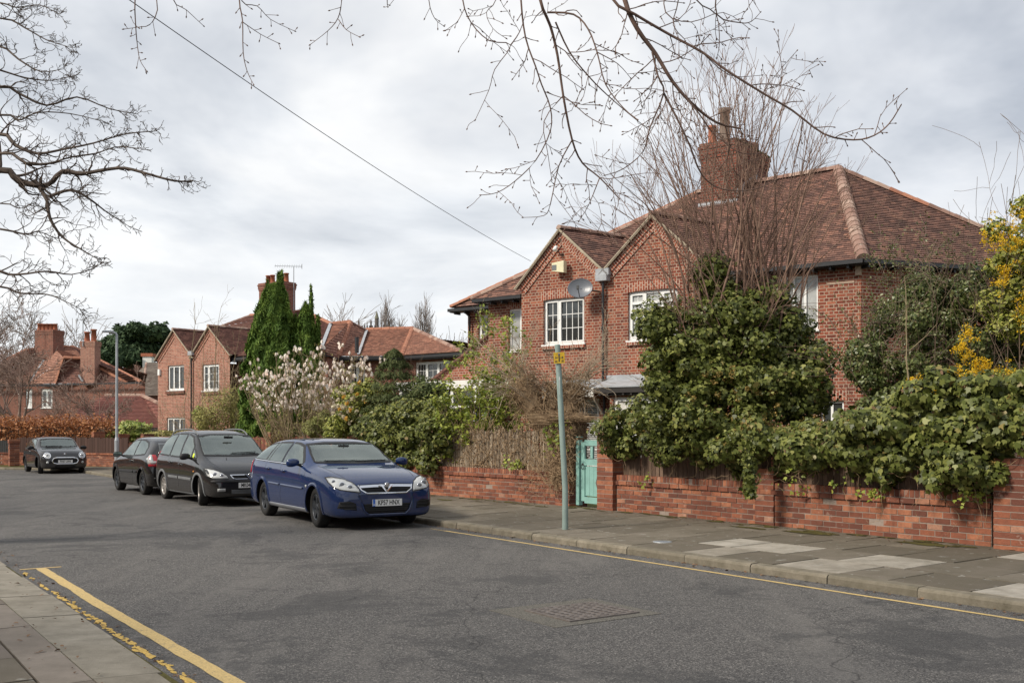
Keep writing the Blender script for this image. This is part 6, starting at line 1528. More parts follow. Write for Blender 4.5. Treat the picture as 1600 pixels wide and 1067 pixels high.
car(dict(name='parked_car', label='black people carrier with roof rails and grey side mouldings behind the blue car', loc=place(22.3, 25.0, 7.86), rz=TOWARDS, fo=.85, wb=2.70, L=4.32, paint='paint_black', arch=.365, wr=.315, track=.745,
  st=[(-.01, .27, .58, .45, .56, .53, .50, .54), (.03, .21, .72, .56, .70, .63, .60, .65), (.12, .19, .81, .67, .79, .745, .66, .765), (.30, .18, .86, .77, .835, .845, .70, .875), (.60, .18, .88, .87, .855, .94, .70, .975), (.90, .18, .885, .93, .855, 1.03, .71, 1.06), (1.15, .18, .885, .96, .855, 1.18, .70, 1.21), (1.45, .18, .885, .98, .855, 1.40, .675, 1.43), (1.75, .18, .885, 1.0, .855, 1.535, .645, 1.575), (2.2, .18, .885, 1.01, .855, 1.60, .63, 1.65), (2.9, .18, .885, 1.02, .855, 1.60, .63, 1.655), (3.5, .18, .885, 1.03, .85, 1.575, .62, 1.625), (3.95, .20, .88, 1.04, .84, 1.49, .61, 1.54), (4.15, .22, .865, 1.03, .81, 1.29, .65, 1.32), (4.26, .26, .83, .95, .78, 1.05, .67, 1.07), (4.32, .34, .72, .60, .70, .70, .62, .72)],
  surround=[(1.02, .99), (1.25, 1.12), (1.5, 1.33), (1.78, 1.50), (2.1, 1.555), (2.9, 1.56), (3.45, 1.535), (3.85, 1.43), (4.02, 1.10), (4.0, 1.05), (2.5, 1.02)],
  glass=[[(1.12, 1.025), (1.38, 1.03), (1.40, 1.21)], [(1.47, 1.035), (1.48, 1.27), (1.78, 1.47), (2.1, 1.53), (2.17, 1.045)], [(2.29, 1.05), (2.23, 1.535), (2.85, 1.54), (2.98, 1.06)], [(3.09, 1.065), (2.97, 1.535), (3.42, 1.51), (3.80, 1.41), (3.93, 1.09)]],
  screen=[(-.69, 1.09), (0, 1.07), (.69, 1.09), (.66, 1.3), (.61, 1.50), (.3, 1.54), (-.3, 1.54), (-.61, 1.50), (-.66, 1.3)], rear=[(-.6, 1.1), (.6, 1.1), (.52, 1.45), (-.52, 1.45)],
  seams=[[(1.28, .95), (1.24, .6), (1.28, .25)], [(2.23, 1.0), (2.24, .25)], [(3.03, 1.02), (3.05, .75), (2.95, .45)], [(1.28, .25), (2.95, .25)]], seamsT=[[(.18, .58), (.5, .66), (.9, .68)]], seamsF=[[(-.78, .575), (0, .58), (.78, .575)]],
  mould=[('side_moulding', [(1.27, .56), (2.20, .57)], .055, 'grey_moulding', .014), ('side_moulding', [(2.27, .57), (3.0, .575)], .055, 'grey_moulding', .014), ('sill', [(1.24, .215), (3.1, .215)], .05, 'grey_moulding', .008)], lip='grey_moulding',
  patches=[('grille', 'F', mg, 'car_grille', .004), ('lower_grille', 'F', [(-.42, .37), (.42, .37), (.42, .28), (-.42, .28)], 'car_grille', .004), ('fog_light', 'FF', [(.54, .335), (.70, .335), (.70, .395), (.54, .395)], 'lamp_glass', .008), ('side_repeater', 'S', [(1.10, .72), (1.14, .72), (1.14, .75), (1.10, .75)], 'amber', .008), ('high_vis_vest', 'R', [(1.26, 1.03), (1.36, 1.03), (1.36, 1.13), (1.30, 1.12)], 'hivis', .0075)],
  head=[(.46, .605), (.62, .60), (.78, .615), (.845, .66), (.85, .76), (.84, .815), (.72, .79), (.58, .73), (.49, .66)], bulbs=[(.60, .665, .045), (.72, .69, .05)],
  tail=[(.70, .80), (.84, .80), (.83, 1.15), (.74, 1.15)],
  front=[('grille_frame', mg + [mg[0]], .016, 'chrome', .014), ('bumper_strip', [(-.80, .55), (-.6, .545), (0, .54), (.6, .545), (.80, .55)], .04, 'car_trim', .014)], slats=[('grille_mesh', mg, 3, .008, 'car_trim'), ('grille_mesh', [(-.42, .37), (.42, .37), (.42, .28), (-.42, .28)], 4, .010, 'grey_moulding')],
  vee=(0, .69, .585, .10), plate=('MK04 T', .46, -.07), wipers=[((-.1, 1.10), (.55, 1.10)), ((-.05, 1.12), (.5, 1.14))], handles=[(2.10, .87), (2.90, .90)], hmat='paint_black', mirror=(1.42, 1.01), mmat='car_trim', rim='alloy_silver', spokes=(10, .018, .014), steer=R(-14), rails=(1.75, 3.75, .055), raily=.575))
car(dict(name='parked_car', label='black three door hatchback facing away with a red and clear tail light', loc=place(29.45, 26.85, 7.86), rz=AWAY, fo=.86, wb=2.60, L=4.18, paint='paint_black2', arch=.365, wr=.315, track=.76,
  st=[(-.01, .27, .58, .45, .56, .52, .50, .53), (.04, .22, .73, .55, .71, .62, .60, .64), (.2, .19, .85, .69, .82, .76, .69, .79), (.55, .18, .895, .81, .865, .88, .71, .91), (.95, .18, .905, .89, .875, .96, .71, .995), (1.15, .18, .905, .92, .875, 1.03, .71, 1.06), (1.45, .18, .905, .94, .875, 1.21, .68, 1.24), (1.8, .18, .905, .96, .875, 1.385, .65, 1.42), (2.3, .18, .905, .98, .875, 1.445, .635, 1.49), (3.0, .18, .905, 1.0, .875, 1.435, .625, 1.485), (3.5, .18, .905, 1.01, .87, 1.395, .615, 1.445), (3.86, .20, .90, 1.01, .855, 1.30, .62, 1.35), (4.04, .22, .885, .99, .82, 1.09, .66, 1.13), (4.13, .26, .85, .83, .78, .91, .68, .94), (4.18, .34, .73, .56, .71, .65, .63, .67)],
  surround=[(1.42, .96), (1.7, 1.16), (1.98, 1.33), (2.3, 1.40), (3.0, 1.395), (3.4, 1.34), (3.66, 1.22), (3.70, 1.03), (2.6, .99)],
  glass=[[(1.58, .99), (1.78, 1.15), (2.02, 1.315), (2.3, 1.37), (2.60, 1.378), (2.66, 1.005)], [(2.76, 1.01), (2.70, 1.378), (3.05, 1.365), (3.38, 1.31), (3.58, 1.21), (3.62, 1.05)]],
  screen=[(-.70, 1.07), (0, 1.05), (.70, 1.07), (.62, 1.37), (.3, 1.40), (-.3, 1.40), (-.62, 1.37)], rear=[(-.62, 1.03), (.62, 1.03), (.55, 1.32), (-.55, 1.32)],
  seams=[[(1.30, .92), (1.27, .6), (1.32, .25)], [(2.72, .99), (2.75, .6), (2.62, .27)], [(1.32, .26), (2.62, .26)]], seamsB=[[(-.80, .56), (0, .55), (.80, .56)], [(-.66, .56), (-.64, .98)], [(.66, .56), (.64, .98)]],
  mould=[('side_moulding', [(1.36, .56), (2.68, .57)], .05, 'car_trim', .014), ('side_moulding', [(2.78, .57), (3.05, .575)], .05, 'car_trim', .014)],
  patches=[('bumper_insert', 'B', [(-.75, .42), (.75, .42), (.75, .46), (-.75, .46)], 'car_trim', .01)],
  head=[(.50, .60), (.80, .64), (.84, .76), (.70, .74)], bulbs=[(.65, .66, .04)], tail=[(.63, .735), (.86, .735), (.868, .93), (.80, 1.03), (.69, 1.03), (.64, .92)], tail2=[(.64, .80), (.865, .80), (.868, .93), (.80, 1.03), (.77, 1.03), (.75, .87), (.64, .87)],
  handles=[(2.55, .86)], mirror=(1.62, .96), mmat='car_trim', rim='alloy_dark', spokes=(7, .025, .03)))
mi_g = [(-.30, .62), (.30, .62), (.42, .585), (.47, .50), (.42, .415), (.30, .385), (-.30, .385), (-.42, .415), (-.47, .50), (-.42, .585)]
md_ = Vector((.58, -.815, 0)); c0 = Vector((-18.2, 39.55, 0)) + Vector((-md_.y, md_.x, 0)) * .74 - md_ * 1.2475
car(dict(name='parked_car', label='small dark grey hatchback with round headlights parked at the bend', loc=c0, rz=math.atan2(md_.y, md_.x), fo=.70, wb=2.495, L=3.82, paint='paint_mini', arch=.355, wr=.305, track=.745, tw=.195,
  st=[(-.01, .28, .56, .46, .55, .56, .49, .57), (.04, .22, .72, .59, .70, .67, .59, .69), (.15, .19, .82, .71, .79, .79, .67, .82), (.4, .18, .87, .81, .84, .88, .70, .915), (.8, .18, .885, .87, .85, .94, .70, .975), (1.05, .18, .885, .89, .85, .99, .70, 1.02), (1.25, .18, .885, .90, .85, 1.13, .68, 1.15), (1.5, .18, .885, .91, .85, 1.31, .65, 1.345), (1.78, .18, .885, .915, .85, 1.37, .635, 1.41), (2.4, .18, .885, .92, .85, 1.375, .63, 1.425), (3.1, .18, .885, .925, .845, 1.345, .62, 1.395), (3.45, .20, .88, .93, .83, 1.25, .62, 1.30), (3.65, .23, .86, .91, .80, 1.01, .65, 1.04), (3.76, .28, .81, .80, .75, .86, .65, .88), (3.82, .36, .70, .56, .67, .62, .58, .64)],
  surround=[(1.22, .915), (1.42, 1.12), (1.60, 1.28), (1.9, 1.33), (3.0, 1.315), (3.35, 1.22), (3.48, .95), (2.4, .92)],
  glass=[[(1.38, .935), (1.52, 1.13), (1.68, 1.26), (1.9, 1.30), (2.30, 1.31), (2.32, .94)], [(2.40, .94), (2.38, 1.31), (2.95, 1.29), (3.25, 1.20), (3.36, .965)]],
  screen=[(-.66, 1.035), (0, 1.02), (.66, 1.035), (.60, 1.30), (.3, 1.33), (-.3, 1.33), (-.60, 1.30)], rear=[(-.55, 1.0), (.55, 1.0), (.5, 1.22), (-.5, 1.22)],
  seams=[[(1.22, .88), (1.2, .5), (1.24, .25)], [(2.36, .90), (2.38, .25)]], seamsT=[[(.2, .70), (.6, .76), (1.0, .76)]],
  mould=[('sill', [(1.1, .22), (2.85, .22)], .06, 'car_trim', .01)], lip='car_trim',
  patches=[('grille', 'F', mi_g, 'car_grille', .005), ('lower_grille', 'F', [(-.40, .34), (.40, .34), (.34, .26), (-.34, .26)], 'car_grille', .006), ('fog_light', 'FF', circ(.63, .44, .045, 14), 'lamp_glass', .01)],
  head=circ(.62, .70, .105), headrim=True, bulbs=[(.62, .70, .05)], tail=[(.62, .72), (.74, .72), (.74, .90), (.62, .90)], front=[('grille_frame', mi_g + [mi_g[0]], .03, 'chrome', .02)], slats=[('grille_slat', [(-.42, .585), (.42, .585), (.42, .40), (-.42, .40)], 3, .012, 'car_trim')],
  wing=.765, plate=('FH67 UAN', .475), wipers=[((-.5, 1.04), (.1, 1.04))], handles=[(2.2, .86)], mirror=(1.42, .94), mmat='car_trim', rim='alloy_dark', spokes=(5, .03, .035), steer=R(-10)))
# ------------------------------------------------------------ planting
def BP(x, y, Y, rx, ry, rd=None):
    c = P(x, y, Y); k = Y / 1600; return (c.x, c.y, c.z, rx * k, rd if rd else rx * k, ry * k)
def cluster(blobs, n, size, shape, mat, name, parent, inner=.2, sub=None, sr=.3, **k):
    B = []
    if sub:
        for i, b in enumerate(blobs):
            m_ = max(3, int(sub * (b[3] * b[5]) / max(.01, sr * sr))); B += subblobs(b[:3], b[3:], m_, sr, seed=i + 7)
    else: B = blobs
    p, nn = blob_points(B, n, inner); nn = nn + np.array([0, -.25, .35]); return leaves(name, p, nn, size, shape, M[mat], parent, **k)
def wander(r, p, n, step, axis_u, axis_v, rad, drift=(0, 0), turn=.5, thick=None):
    a = r.random() * 6.28; pts = [p]; 
    for i in range(n):
        a += r.gauss(0, turn); p = p + axis_u * (math.cos(a) * step + drift[0]) + axis_v * (math.sin(a) * step + drift[1]) + NN * r.gauss(0, .008); pts.append(p)
    return (pts, [rad * (1 - .5 * i / n) for i in range(n + 1)])

# --- ivy covered many-stemmed tree
def ivy_tree():
    r = random.Random(21); Y0 = 17.6; base = P(1150, 700, Y0); base.z = .15
    e = empty('ivy_clad_tree', base, 0, label='many stemmed leafless tree rising from a tall heap of dark ivy by the house', cat='tree')
    bl = [BP(1075, 560, 17.5, 72, 95, .8), BP(1185, 545, 17.7, 88, 80, .8), BP(1112, 480, 17.7, 62, 62, .6), BP(1030, 505, 17.4, 34, 40, .4), BP(1242, 520, 17.7, 40, 46, .5), BP(1140, 640, 16.9, 110, 80, .8), BP(1045, 640, 17.1, 72, 70, .7), BP(1242, 625, 17.0, 56, 75, .7), BP(1108, 432, 17.7, 20, 34, .25), BP(1165, 470, 17.7, 40, 40, .4), BP(1220, 480, 17.7, 34, 34, .4), BP(1150, 520, 17.3, 90, 60, .7), BP(1180, 605, 17.2, 105, 50, .8), BP(1050, 590, 17.2, 50, 55, .6), BP(1120, 540, 17.4, 70, 70, .7), BP(1262, 580, 17.3, 34, 50, .5)]
    cluster(bl, 62000, .060, 'ivy', 'ivy', 'foliage', e, inner=.22, sub=1.0, sr=.24, droop=.8, jitter=.45, fold=.3)
    bp = subblobs(P(1150, 620, 16.7), (1.2, .8, .75), 25, .03, seed=3); p, nn = blob_points([(*b[:3], .05, .05, .05) for b in bp], 1500, 0); leaves('berries', p, nn, .022, 'quad', M['ivy_berry'], e, jitter=1)
    segs = []; tips = []
    for i in range(84):
        f = i / 83; xb = 1085 + 150 * r.random(); yb = 560 + r.gauss(0, 30); xt = 950 + 385 * f + r.gauss(0, 16); arc = 1 - abs((xt - 1140) / 215) ** 1.9; yt = 330 - 262 * max(0, arc) + abs(r.gauss(0, 45)); Yt = Y0 + r.gauss(0, .55); Yb = Y0 + r.gauss(0, .2)
        A = P(xb + (xt - 1140) * .12, yb, Yb); T = P(xt, yt, Yt); bend = r.gauss(0, .10); n = 9; pts = []
        for k in range(n + 1):
            g = k / n; p = A.lerp(T, g); p.x += (g ** 1.0 - g) * 0 + math.sin(g * 3.14) * (bend - (xt - 1140) * .0012) + r.gauss(0, .012); p.y += math.sin(g * 3.14) * bend * .5; p.z += math.sin(g * 3.14) * .12; pts.append(p)
        rad = .014 + .014 * r.random(); segs.append((pts, [max(.0035, rad * (1 - .8 * k / n)) for k in range(n + 1)]))
        d0 = (T - A).normalized()
        for k in range(r.randint(5, 8)):
            g = .25 + .75 * r.random(); j = min(n - 1, int(g * n)); q = pts[j].lerp(pts[j + 1], g * n - j); sd_ = Vector((r.choice([-1, 1]) * (.5 + r.random()), r.gauss(0, .6), .0)); nd = (d0 * 1.25 + sd_ * .62).normalized()
            grow(r, q, nd, .35 + .65 * r.random() * (1.15 - g * .5), .0048, 1, segs, None, .07, 5, (1, 4), .55, .5, .03, .0028, .2)
    for i in range(9):
        A = P(1060 + 190 * r.random(), 540 + 60 * r.random(), 17.0); T = P(*((r.choice([(975, 380), (1000, 300), (1330, 400), (1300, 330), (1345, 440), (1000, 420), (1290, 470)]))), 16.9) + rv(r, .15)
        n = 8; pts = [A.lerp(T, k / n) + Vector((0, 0, math.sin(k / n * 3.14) * .25)) + rv(r, .012) for k in range(n + 1)]; segs.append((pts, [.009 * (1 - .7 * k / n) for k in range(n + 1)]))
        for k in range(10): j = r.randint(2, n - 1); grow(r, pts[j], (T - A).normalized() + rv(r, .5) + Vector((0, 0, .4)), .5, .004, 1, segs, None, .1, 4, (1, 3), .6, .5, 0, .0026)
    tubes('stem', segs, M['bark_stem'], e, 4); tubes('trunk', [([base + Vector((dx, 0, 0)), P(1150 + dx * 70, 560, Y0)], [.09, .05]) for dx in (-.25, 0, .2, .4)], M['bark_brown'], e, 8)
    hang = [([P(1165 + r.gauss(0, 12), 690, 15.75) + rv(r, .03), P(1168 + r.gauss(0, 8), 740, 15.6), P(1172 + r.gauss(0, 6), 772, 15.5)], [.004] * 3) for _ in range(8)]
    p = np.array([tuple(P(1172 + r.gauss(0, 9 - (y - 700) * .06), y, 15.45 + r.gauss(0, .05))) for y in [690 + 88 * r.random() for _ in range(420)]]); leaves('trailing_ivy', p, np.tile([-.3, -1, .2], (len(p), 1)), .055, 'ivy', M['ivy'], e, droop=1)
ivy_tree()
# --- ivy over the fence right of the gate
def ivy_bank(label, xs, n, seed, tops, bots, tt=12.42, size=.062, mat='ivy', depth=.30, berries=0, berry_rng=None, name='ivy_bank', smat=None):
    r = random.Random(seed); B = []; 
    def ip(tab, x):
        for a, b in zip(tab[:-1], tab[1:]):
            if a[0] <= x <= b[0]: return a[1] + (b[1] - a[1]) * (x - a[0]) / (b[0] - a[0])
        return tab[-1][1] if x > tab[-1][0] else tab[0][1]
    x = xs[0]; s0 = s_at((xs[0] + xs[1]) / 2, tt); e = empty(name, ST(s0, tt, .9), 0, label=label, cat='ivy')
    while x < xs[1]:
        s = s_at(x, tt); Y = ST(s, tt).y; k = Y / 1600; yt, yb = ip(tops, x) + r.gauss(0, 5), ip(bots, x) + r.gauss(0, 7); y = yt + .15 / k
        while y < yb:
            f = (y - yt) / max(1, yb - yt); rr_ = .11 + .16 * r.random(); c = ST(s + r.gauss(0, .12), tt - depth * (.25 + .5 * math.sin(f * 2.6)) + r.gauss(0, .16)); c.z = 1.6 - (y - 675) * k + r.gauss(0, .05)
            
            if r.random() > .16: B.append((c.x, c.y, c.z, rr_, rr_, rr_ * .85))
            y += .15 / k
        if yt < 700:
            for _ in range(2): c = ST(s + r.gauss(0, .1), tt + .1 + .35 * r.random()); B.append((c.x, c.y, 1.6 - (yt + .25 / k - 675) * k, .26, .26, .22))
        x += .16 / k
    p, nn = blob_points(B, n, .18); nn = nn + np.array([-.35, -.5, .3]); leaves('foliage', p, nn, size, 'ivy', M[mat], e, droop=.9, jitter=.4, fold=.3)
    pd, nd_ = blob_points(B, n // 30, 0); leaves('dead_leaves', pd, nd_, size * .7, 'oval', M['dead_leaf'], e, jitter=.6)
    if smat:
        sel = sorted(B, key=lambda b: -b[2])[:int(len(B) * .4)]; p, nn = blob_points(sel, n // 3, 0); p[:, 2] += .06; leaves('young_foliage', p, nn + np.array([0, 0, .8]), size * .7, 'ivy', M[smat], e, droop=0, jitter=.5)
    if berries:
        sel = [b for b in B if berry_rng is None or berry_rng(b)]; sel = [sel[r.randint(0, len(sel) - 1)] for _ in range(berries)]; pb = []
        for b in sel:
            d = Vector((r.gauss(-.3, .6), -abs(r.gauss(.6, .4)), abs(r.gauss(.5, .5)))).normalized(); c = Vector(b[:3]) + d * b[3] * 1.1
            for _ in range(22): pb.append(tuple(c + rv(r, .018)))
        pb = np.array(pb); leaves('berries', pb, nrg.normal(0, 1, (len(pb), 3)), .015, 'quad', M['ivy_berry'], e, jitter=1)
    segs = []
    for _ in range(26):
        s = s_at(xs[0] + (xs[1] - xs[0]) * r.random(), tt); c = ST(s, tt - .30, .9 + .6 * r.random()); segs.append(wander(r, c, 14, .06, U, Vector((0, 0, 1)), .004, (0, -.01)))
    tubes('stem', segs, M['bark_dead'], e, 4); return e
ivy_bank('dark ivy with yellow berries over the fence beside the teal gate', (974, 1300), 29000, 31, [(938, 645), (960, 632), (1010, 640), (1060, 655), (1300, 665)], [(938, 690), (960, 704), (1010, 711), (1090, 716), (1120, 722), (1165, 726), (1175, 738), (1195, 720), (1300, 724)], berries=260)
ivy_bank('large leaved green ivy spilling over the wall beside the corner pier', (1288, 1640), 32000, 32, [(1288, 668), (1340, 655), (1390, 635), (1440, 612), (1500, 595), (1640, 575)], [(1288, 722), (1340, 724), (1370, 728), (1390, 746), (1410, 732), (1450, 736), (1490, 744), (1505, 757), (1545, 755), (1560, 700), (1640, 695)], size=.072, depth=.42, berries=60)
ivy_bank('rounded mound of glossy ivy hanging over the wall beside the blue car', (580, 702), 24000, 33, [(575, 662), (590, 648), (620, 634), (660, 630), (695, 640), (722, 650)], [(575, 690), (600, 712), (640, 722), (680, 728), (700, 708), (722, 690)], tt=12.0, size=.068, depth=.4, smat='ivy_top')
# small sprigs on the wall face
def sprigs():
    p = []; r = random.Random(8)
    for x, y, n, sp in ((803, 722, 40, 9), (812, 726, 50, 8), (1010, 752, 20, 9), (1370, 772, 40, 12), (1520, 775, 60, 14), (1250, 757, 30, 20), (1330, 757, 30, 20)):
        s = s_at(x, 12.2); Y = ST(s, 12.2).y
        for _ in range(n): q = P(x + r.gauss(0, sp), y + r.gauss(0, sp * .5), Y); p.append(tuple(q - NN * .03))
    leaves('ivy_sprigs', np.array(p), np.tile([-.6, -.6, .3], (len(p), 1)), .05, 'ivy', M['privet'], droop=.8, label='small sprigs of bright ivy creeping over the brick coping', cat='ivy', kind='stuff')
sprigs()
# --- evergreen shrub and yellow flowering shrub at the right
def shrub(name, label, base, blobs, n, size, shape, mat, stems=0, bmat='bark_brown', cat='shrub', group=None, sub=.55, sr=.25, inner=.2, seed=0, slen=None, srad=.012, **k):
    r = random.Random(seed); e = empty(name, base, 0, label=label, cat=cat, group=group)
    cluster(blobs, n, size, shape, mat, 'foliage', e, inner=inner, sub=sub, sr=sr, **k)
    if stems:
        segs = []
        for i in range(stems):
            b = blobs[r.randint(0, len(blobs) - 1)]; T = Vector(b[:3]) + Vector((r.gauss(0, .6) * b[3], r.gauss(0, .6) * b[4], r.gauss(.15, .5) * b[5])); A = Vector(base) + rv(r, .12); A.z = base[2]
            grow(r, A, T - A, (T - A).length * 1.15, srad, 2, segs, None, .09, 7, (3, 5), .6, .45, .01, .003)
        tubes('branch', segs, M[bmat], e, 4)
    return e
b = P(1440, 700, 16.2); b.z = .15
eb = [BP(1380, 620, 16.1, 48, 36, .5), BP(1350, 560, 16.3, 26, 26, .3), BP(1510, 455, 16.9, 56, 44, .6), BP(1450, 460, 16.7, 44, 40, .5), BP(1580, 460, 16.9, 60, 60, .6), BP(1480, 570, 16.0, 90, 50, .8), BP(1400, 480, 16.6, 40, 40, .5),BP(1400, 540, 16.3, 62, 70, .7), BP(1470, 500, 16.6, 80, 80, .8), BP(1555, 520, 16.8, 70, 90, .8), BP(1420, 600, 16.0, 70, 50, .6), BP(1520, 600, 16.0, 80, 60, .8), BP(1600, 560, 16.5, 60, 110, .8), BP(1365, 575, 16.2, 34, 40, .4)]
es = shrub('evergreen_shrub', 'loose small leaved evergreen shrub with arching tips against the right side wall', b, eb, 80000, .054, 'oval', 'evergreen', 16, droop=.1, jitter=.7, seed=5, sr=.22, sub=.5)
r = random.Random(6); segs = []; tp = []
for i in range(110):
    c = eb[r.randint(0, 13)]; A = Vector(c[:3]) + Vector((r.gauss(0, .5) * c[3], 0, c[5] * .5)); d = Vector((r.gauss(0, .9), r.gauss(-.2, .4), .9))
    t_ = []; grow(r, A, d, .55 + .4 * r.random(), .005, 1, segs, t_, .12, 5, (2, 4), .6, .5, -.07, .0025); tp += t_
tubes('arching_twig', segs, M['bark_pinkish'], es, 4)
lp_ = np.array([tuple(s_[0][k]) for s_ in segs for k in range(1, len(s_[0]))]); lp_ = np.repeat(lp_, 4, axis=0) + nrg.normal(0, .022, (len(lp_) * 4, 3)); leaves('tip_leaves', lp_, nrg.normal(0, 1, (len(lp_), 3)), .032, 'oval', M['evergreen'], es)
b = P(1600, 700, 15.2); b.z = .15
yb = [BP(1575, 395, 15.4, 42, 58, .5), BP(1610, 350, 15.5, 40, 60, .5), BP(1590, 470, 15.4, 40, 50, .5), BP(1630, 450, 15.5, 50, 100, .6), BP(1560, 600, 15.1, 50, 40, .5), BP(1620, 600, 15.2, 50, 60, .6)]
ys = shrub('flowering_shrub', 'tall shrub covered in bright yellow flower sprays at the right edge', b, yb, 22000, .055, 'oval', 'camellia', 10, seed=9, sr=.2, sub=.45, inner=.1, droop=.2)
fl_ = []; r = random.Random(12)
def spray(cx, cy, Y, n, sx_, sy_, m_=22):
    for _ in range(n):
        c = P(cx + r.gauss(0, sx_), cy + r.gauss(0, sy_), Y + r.gauss(0, .08))
        for _ in range(m_): fl_.append(tuple(c + rv(r, .028)))
spray(1560, 375, 14.95, 34, 18, 15, 14); spray(1592, 340, 15.0, 32, 16, 18, 14); spray(1590, 395, 14.95, 32, 16, 18, 14); spray(1572, 430, 14.95, 14, 8, 8); spray(1597, 480, 14.9, 14, 8, 22)
p_ = np.array(fl_); leaves('yellow_flowers', p_, nrg.normal(0, 1, (len(p_), 3)) + np.array([0, -1, .3]), .027, 'oval', M['yellow_petal'], ys, jitter=.8)
fl_ = []
spray(1508, 545, 14.6, 26, 9, 14); spray(1530, 575, 14.5, 34, 12, 9); spray(1545, 600, 14.4, 14, 10, 10); spray(1490, 590, 14.5, 18, 10, 6); spray(1512, 517, 14.7, 7, 5, 5); spray(1435, 596, 14.6, 12, 8, 5); spray(1450, 610, 14.5, 16, 12, 6); spray(1480, 620, 14.4, 8, 8, 5); spray(1560, 455, 14.8, 6, 6, 10); spray(1420, 610, 14.6, 6, 8, 5); spray(1575, 585, 14.4, 10, 10, 10)
p_ = np.array(fl_); leaves('flowering_spray', p_, nrg.normal(0, 1, (len(p_), 3)) + np.array([0, -1, .3]), .026, 'oval', M['yellow_petal'], None, jitter=.8, label='scattered sprays of yellow flowers threaded through the shrubs above the big leaved ivy', cat='flowers', kind='stuff')
# thin pale sapling before the evergreen shrub
segs = []; A = P(1420, 640, 14.3); T = P(1414, 432, 14.3); pts = [A.lerp(T, k / 8) + rv(r, .006) for k in range(9)]; pts[0].z = .3; segs.append((pts, [.014 - .0012 * k for k in range(9)]))
for (a, c, d) in (((1420, 548), (1400, 546), (1381, 535)), ((1421, 548), (1447, 525), (1465, 505)), ((1418, 500), (1416, 480), (1412, 462)), ((1414, 452), (1404, 443), (1398, 440))): segs.append(([P(*a, 14.3), P(*c, 14.25), P(*d, 14.2)], [.006, .004, .003]))
tubes('young_sapling', segs, M['bark_olive'], None, 6, label='thin upright leafless sapling standing in front of the evergreen shrub', cat='sapling')

# --- dead ivy on the pale fence and on the gate pier
def dead_ivy():
    r = random.Random(40); e = empty('dead_ivy', ST(18.5, 12.1, .85), 0, label='tangle of dead brown ivy stems over the pale fence left of the gate', cat='ivy'); segs = []; Zv = Vector((0, 0, 1))
    def tt(s): return lerp_path(WALL, s) + .02
    for i in range(260):
        s = 16.2 + 5.0 * r.random() ** .85; z = .8 + .9 * r.random(); 
        if s > 17 and z < 1.45 and r.random() < .45: z = 1.35 + .3 * r.random()
        c = ST(s, tt(s) + .05 + r.gauss(0, .025), z); segs.append(wander(r, c, 12, .045, U, Zv, .0045 + .004 * r.random(), (0, .006), .7))
    for i in range(60):
        s = 16.4 + 4.6 * r.random(); c = ST(s, tt(s) + .07, .84); segs.append(wander(r, c, 14, .055, U, Zv, .008, (0, .05), .4))
    tubes('stem', segs, M['bark_dead'], e, 4)
    p = np.array([tuple(ST(s, tt(s) + .06 + r.gauss(0, .04), .85 + .85 * r.random())) for s in [16.3 + 5.2 * r.random() for _ in range(1300)]]); leaves('dead_leaves', p, nrg.normal(0, 1, (len(p), 3)), .028, 'tri', M['dead_leaf'], e, jitter=1)
    e2 = empty('dead_ivy', ST(16.08, 12.4, .5), 0, label='dead ivy stems wrapped round the brick pier behind the leaning pole', cat='ivy'); segs = []
    for i in range(420):
        s = 15.8 + .62 * r.random(); z = .55 + 1.3 * r.random() ** .7; segs.append(wander(r, ST(s, 12.17 + r.gauss(0, .03), z), 12, .045, U, Zv, .0045 + .003 * r.random(), (0, .0), .8))
        if i % 2: segs.append(wander(r, ST(15.80, 12.2 + .46 * r.random(), z), 12, .045, NN, Zv, .005, (0, 0), .8))
    for i in range(330):
        a = ST(16.1 + r.gauss(0, .28), 12.25 + r.gauss(0, .16), 1.86 + r.gauss(0, .05)); segs.append(wander(r, a, 9, .06, U, NN, .006, (.0, 0), .5))
    for i in range(60): segs.append(wander(r, ST(16.35 + .7 * r.random(), 12.15, .55 + .6 * r.random()), 14, .05, U, Zv, .004, (.02, -.012), .5))
    tubes('stem', segs, M['bark_dead'], e2, 4)
    p = np.array([tuple(ST(16.1 + r.gauss(0, .2), 12.14 + r.gauss(0, .05), 1.5 + r.gauss(0, .18))) for _ in range(160)]); leaves('live_leaves', p, np.tile([-.4, -1, .3], (len(p), 1)), .06, 'ivy', M['privet'], e2)
dead_ivy()
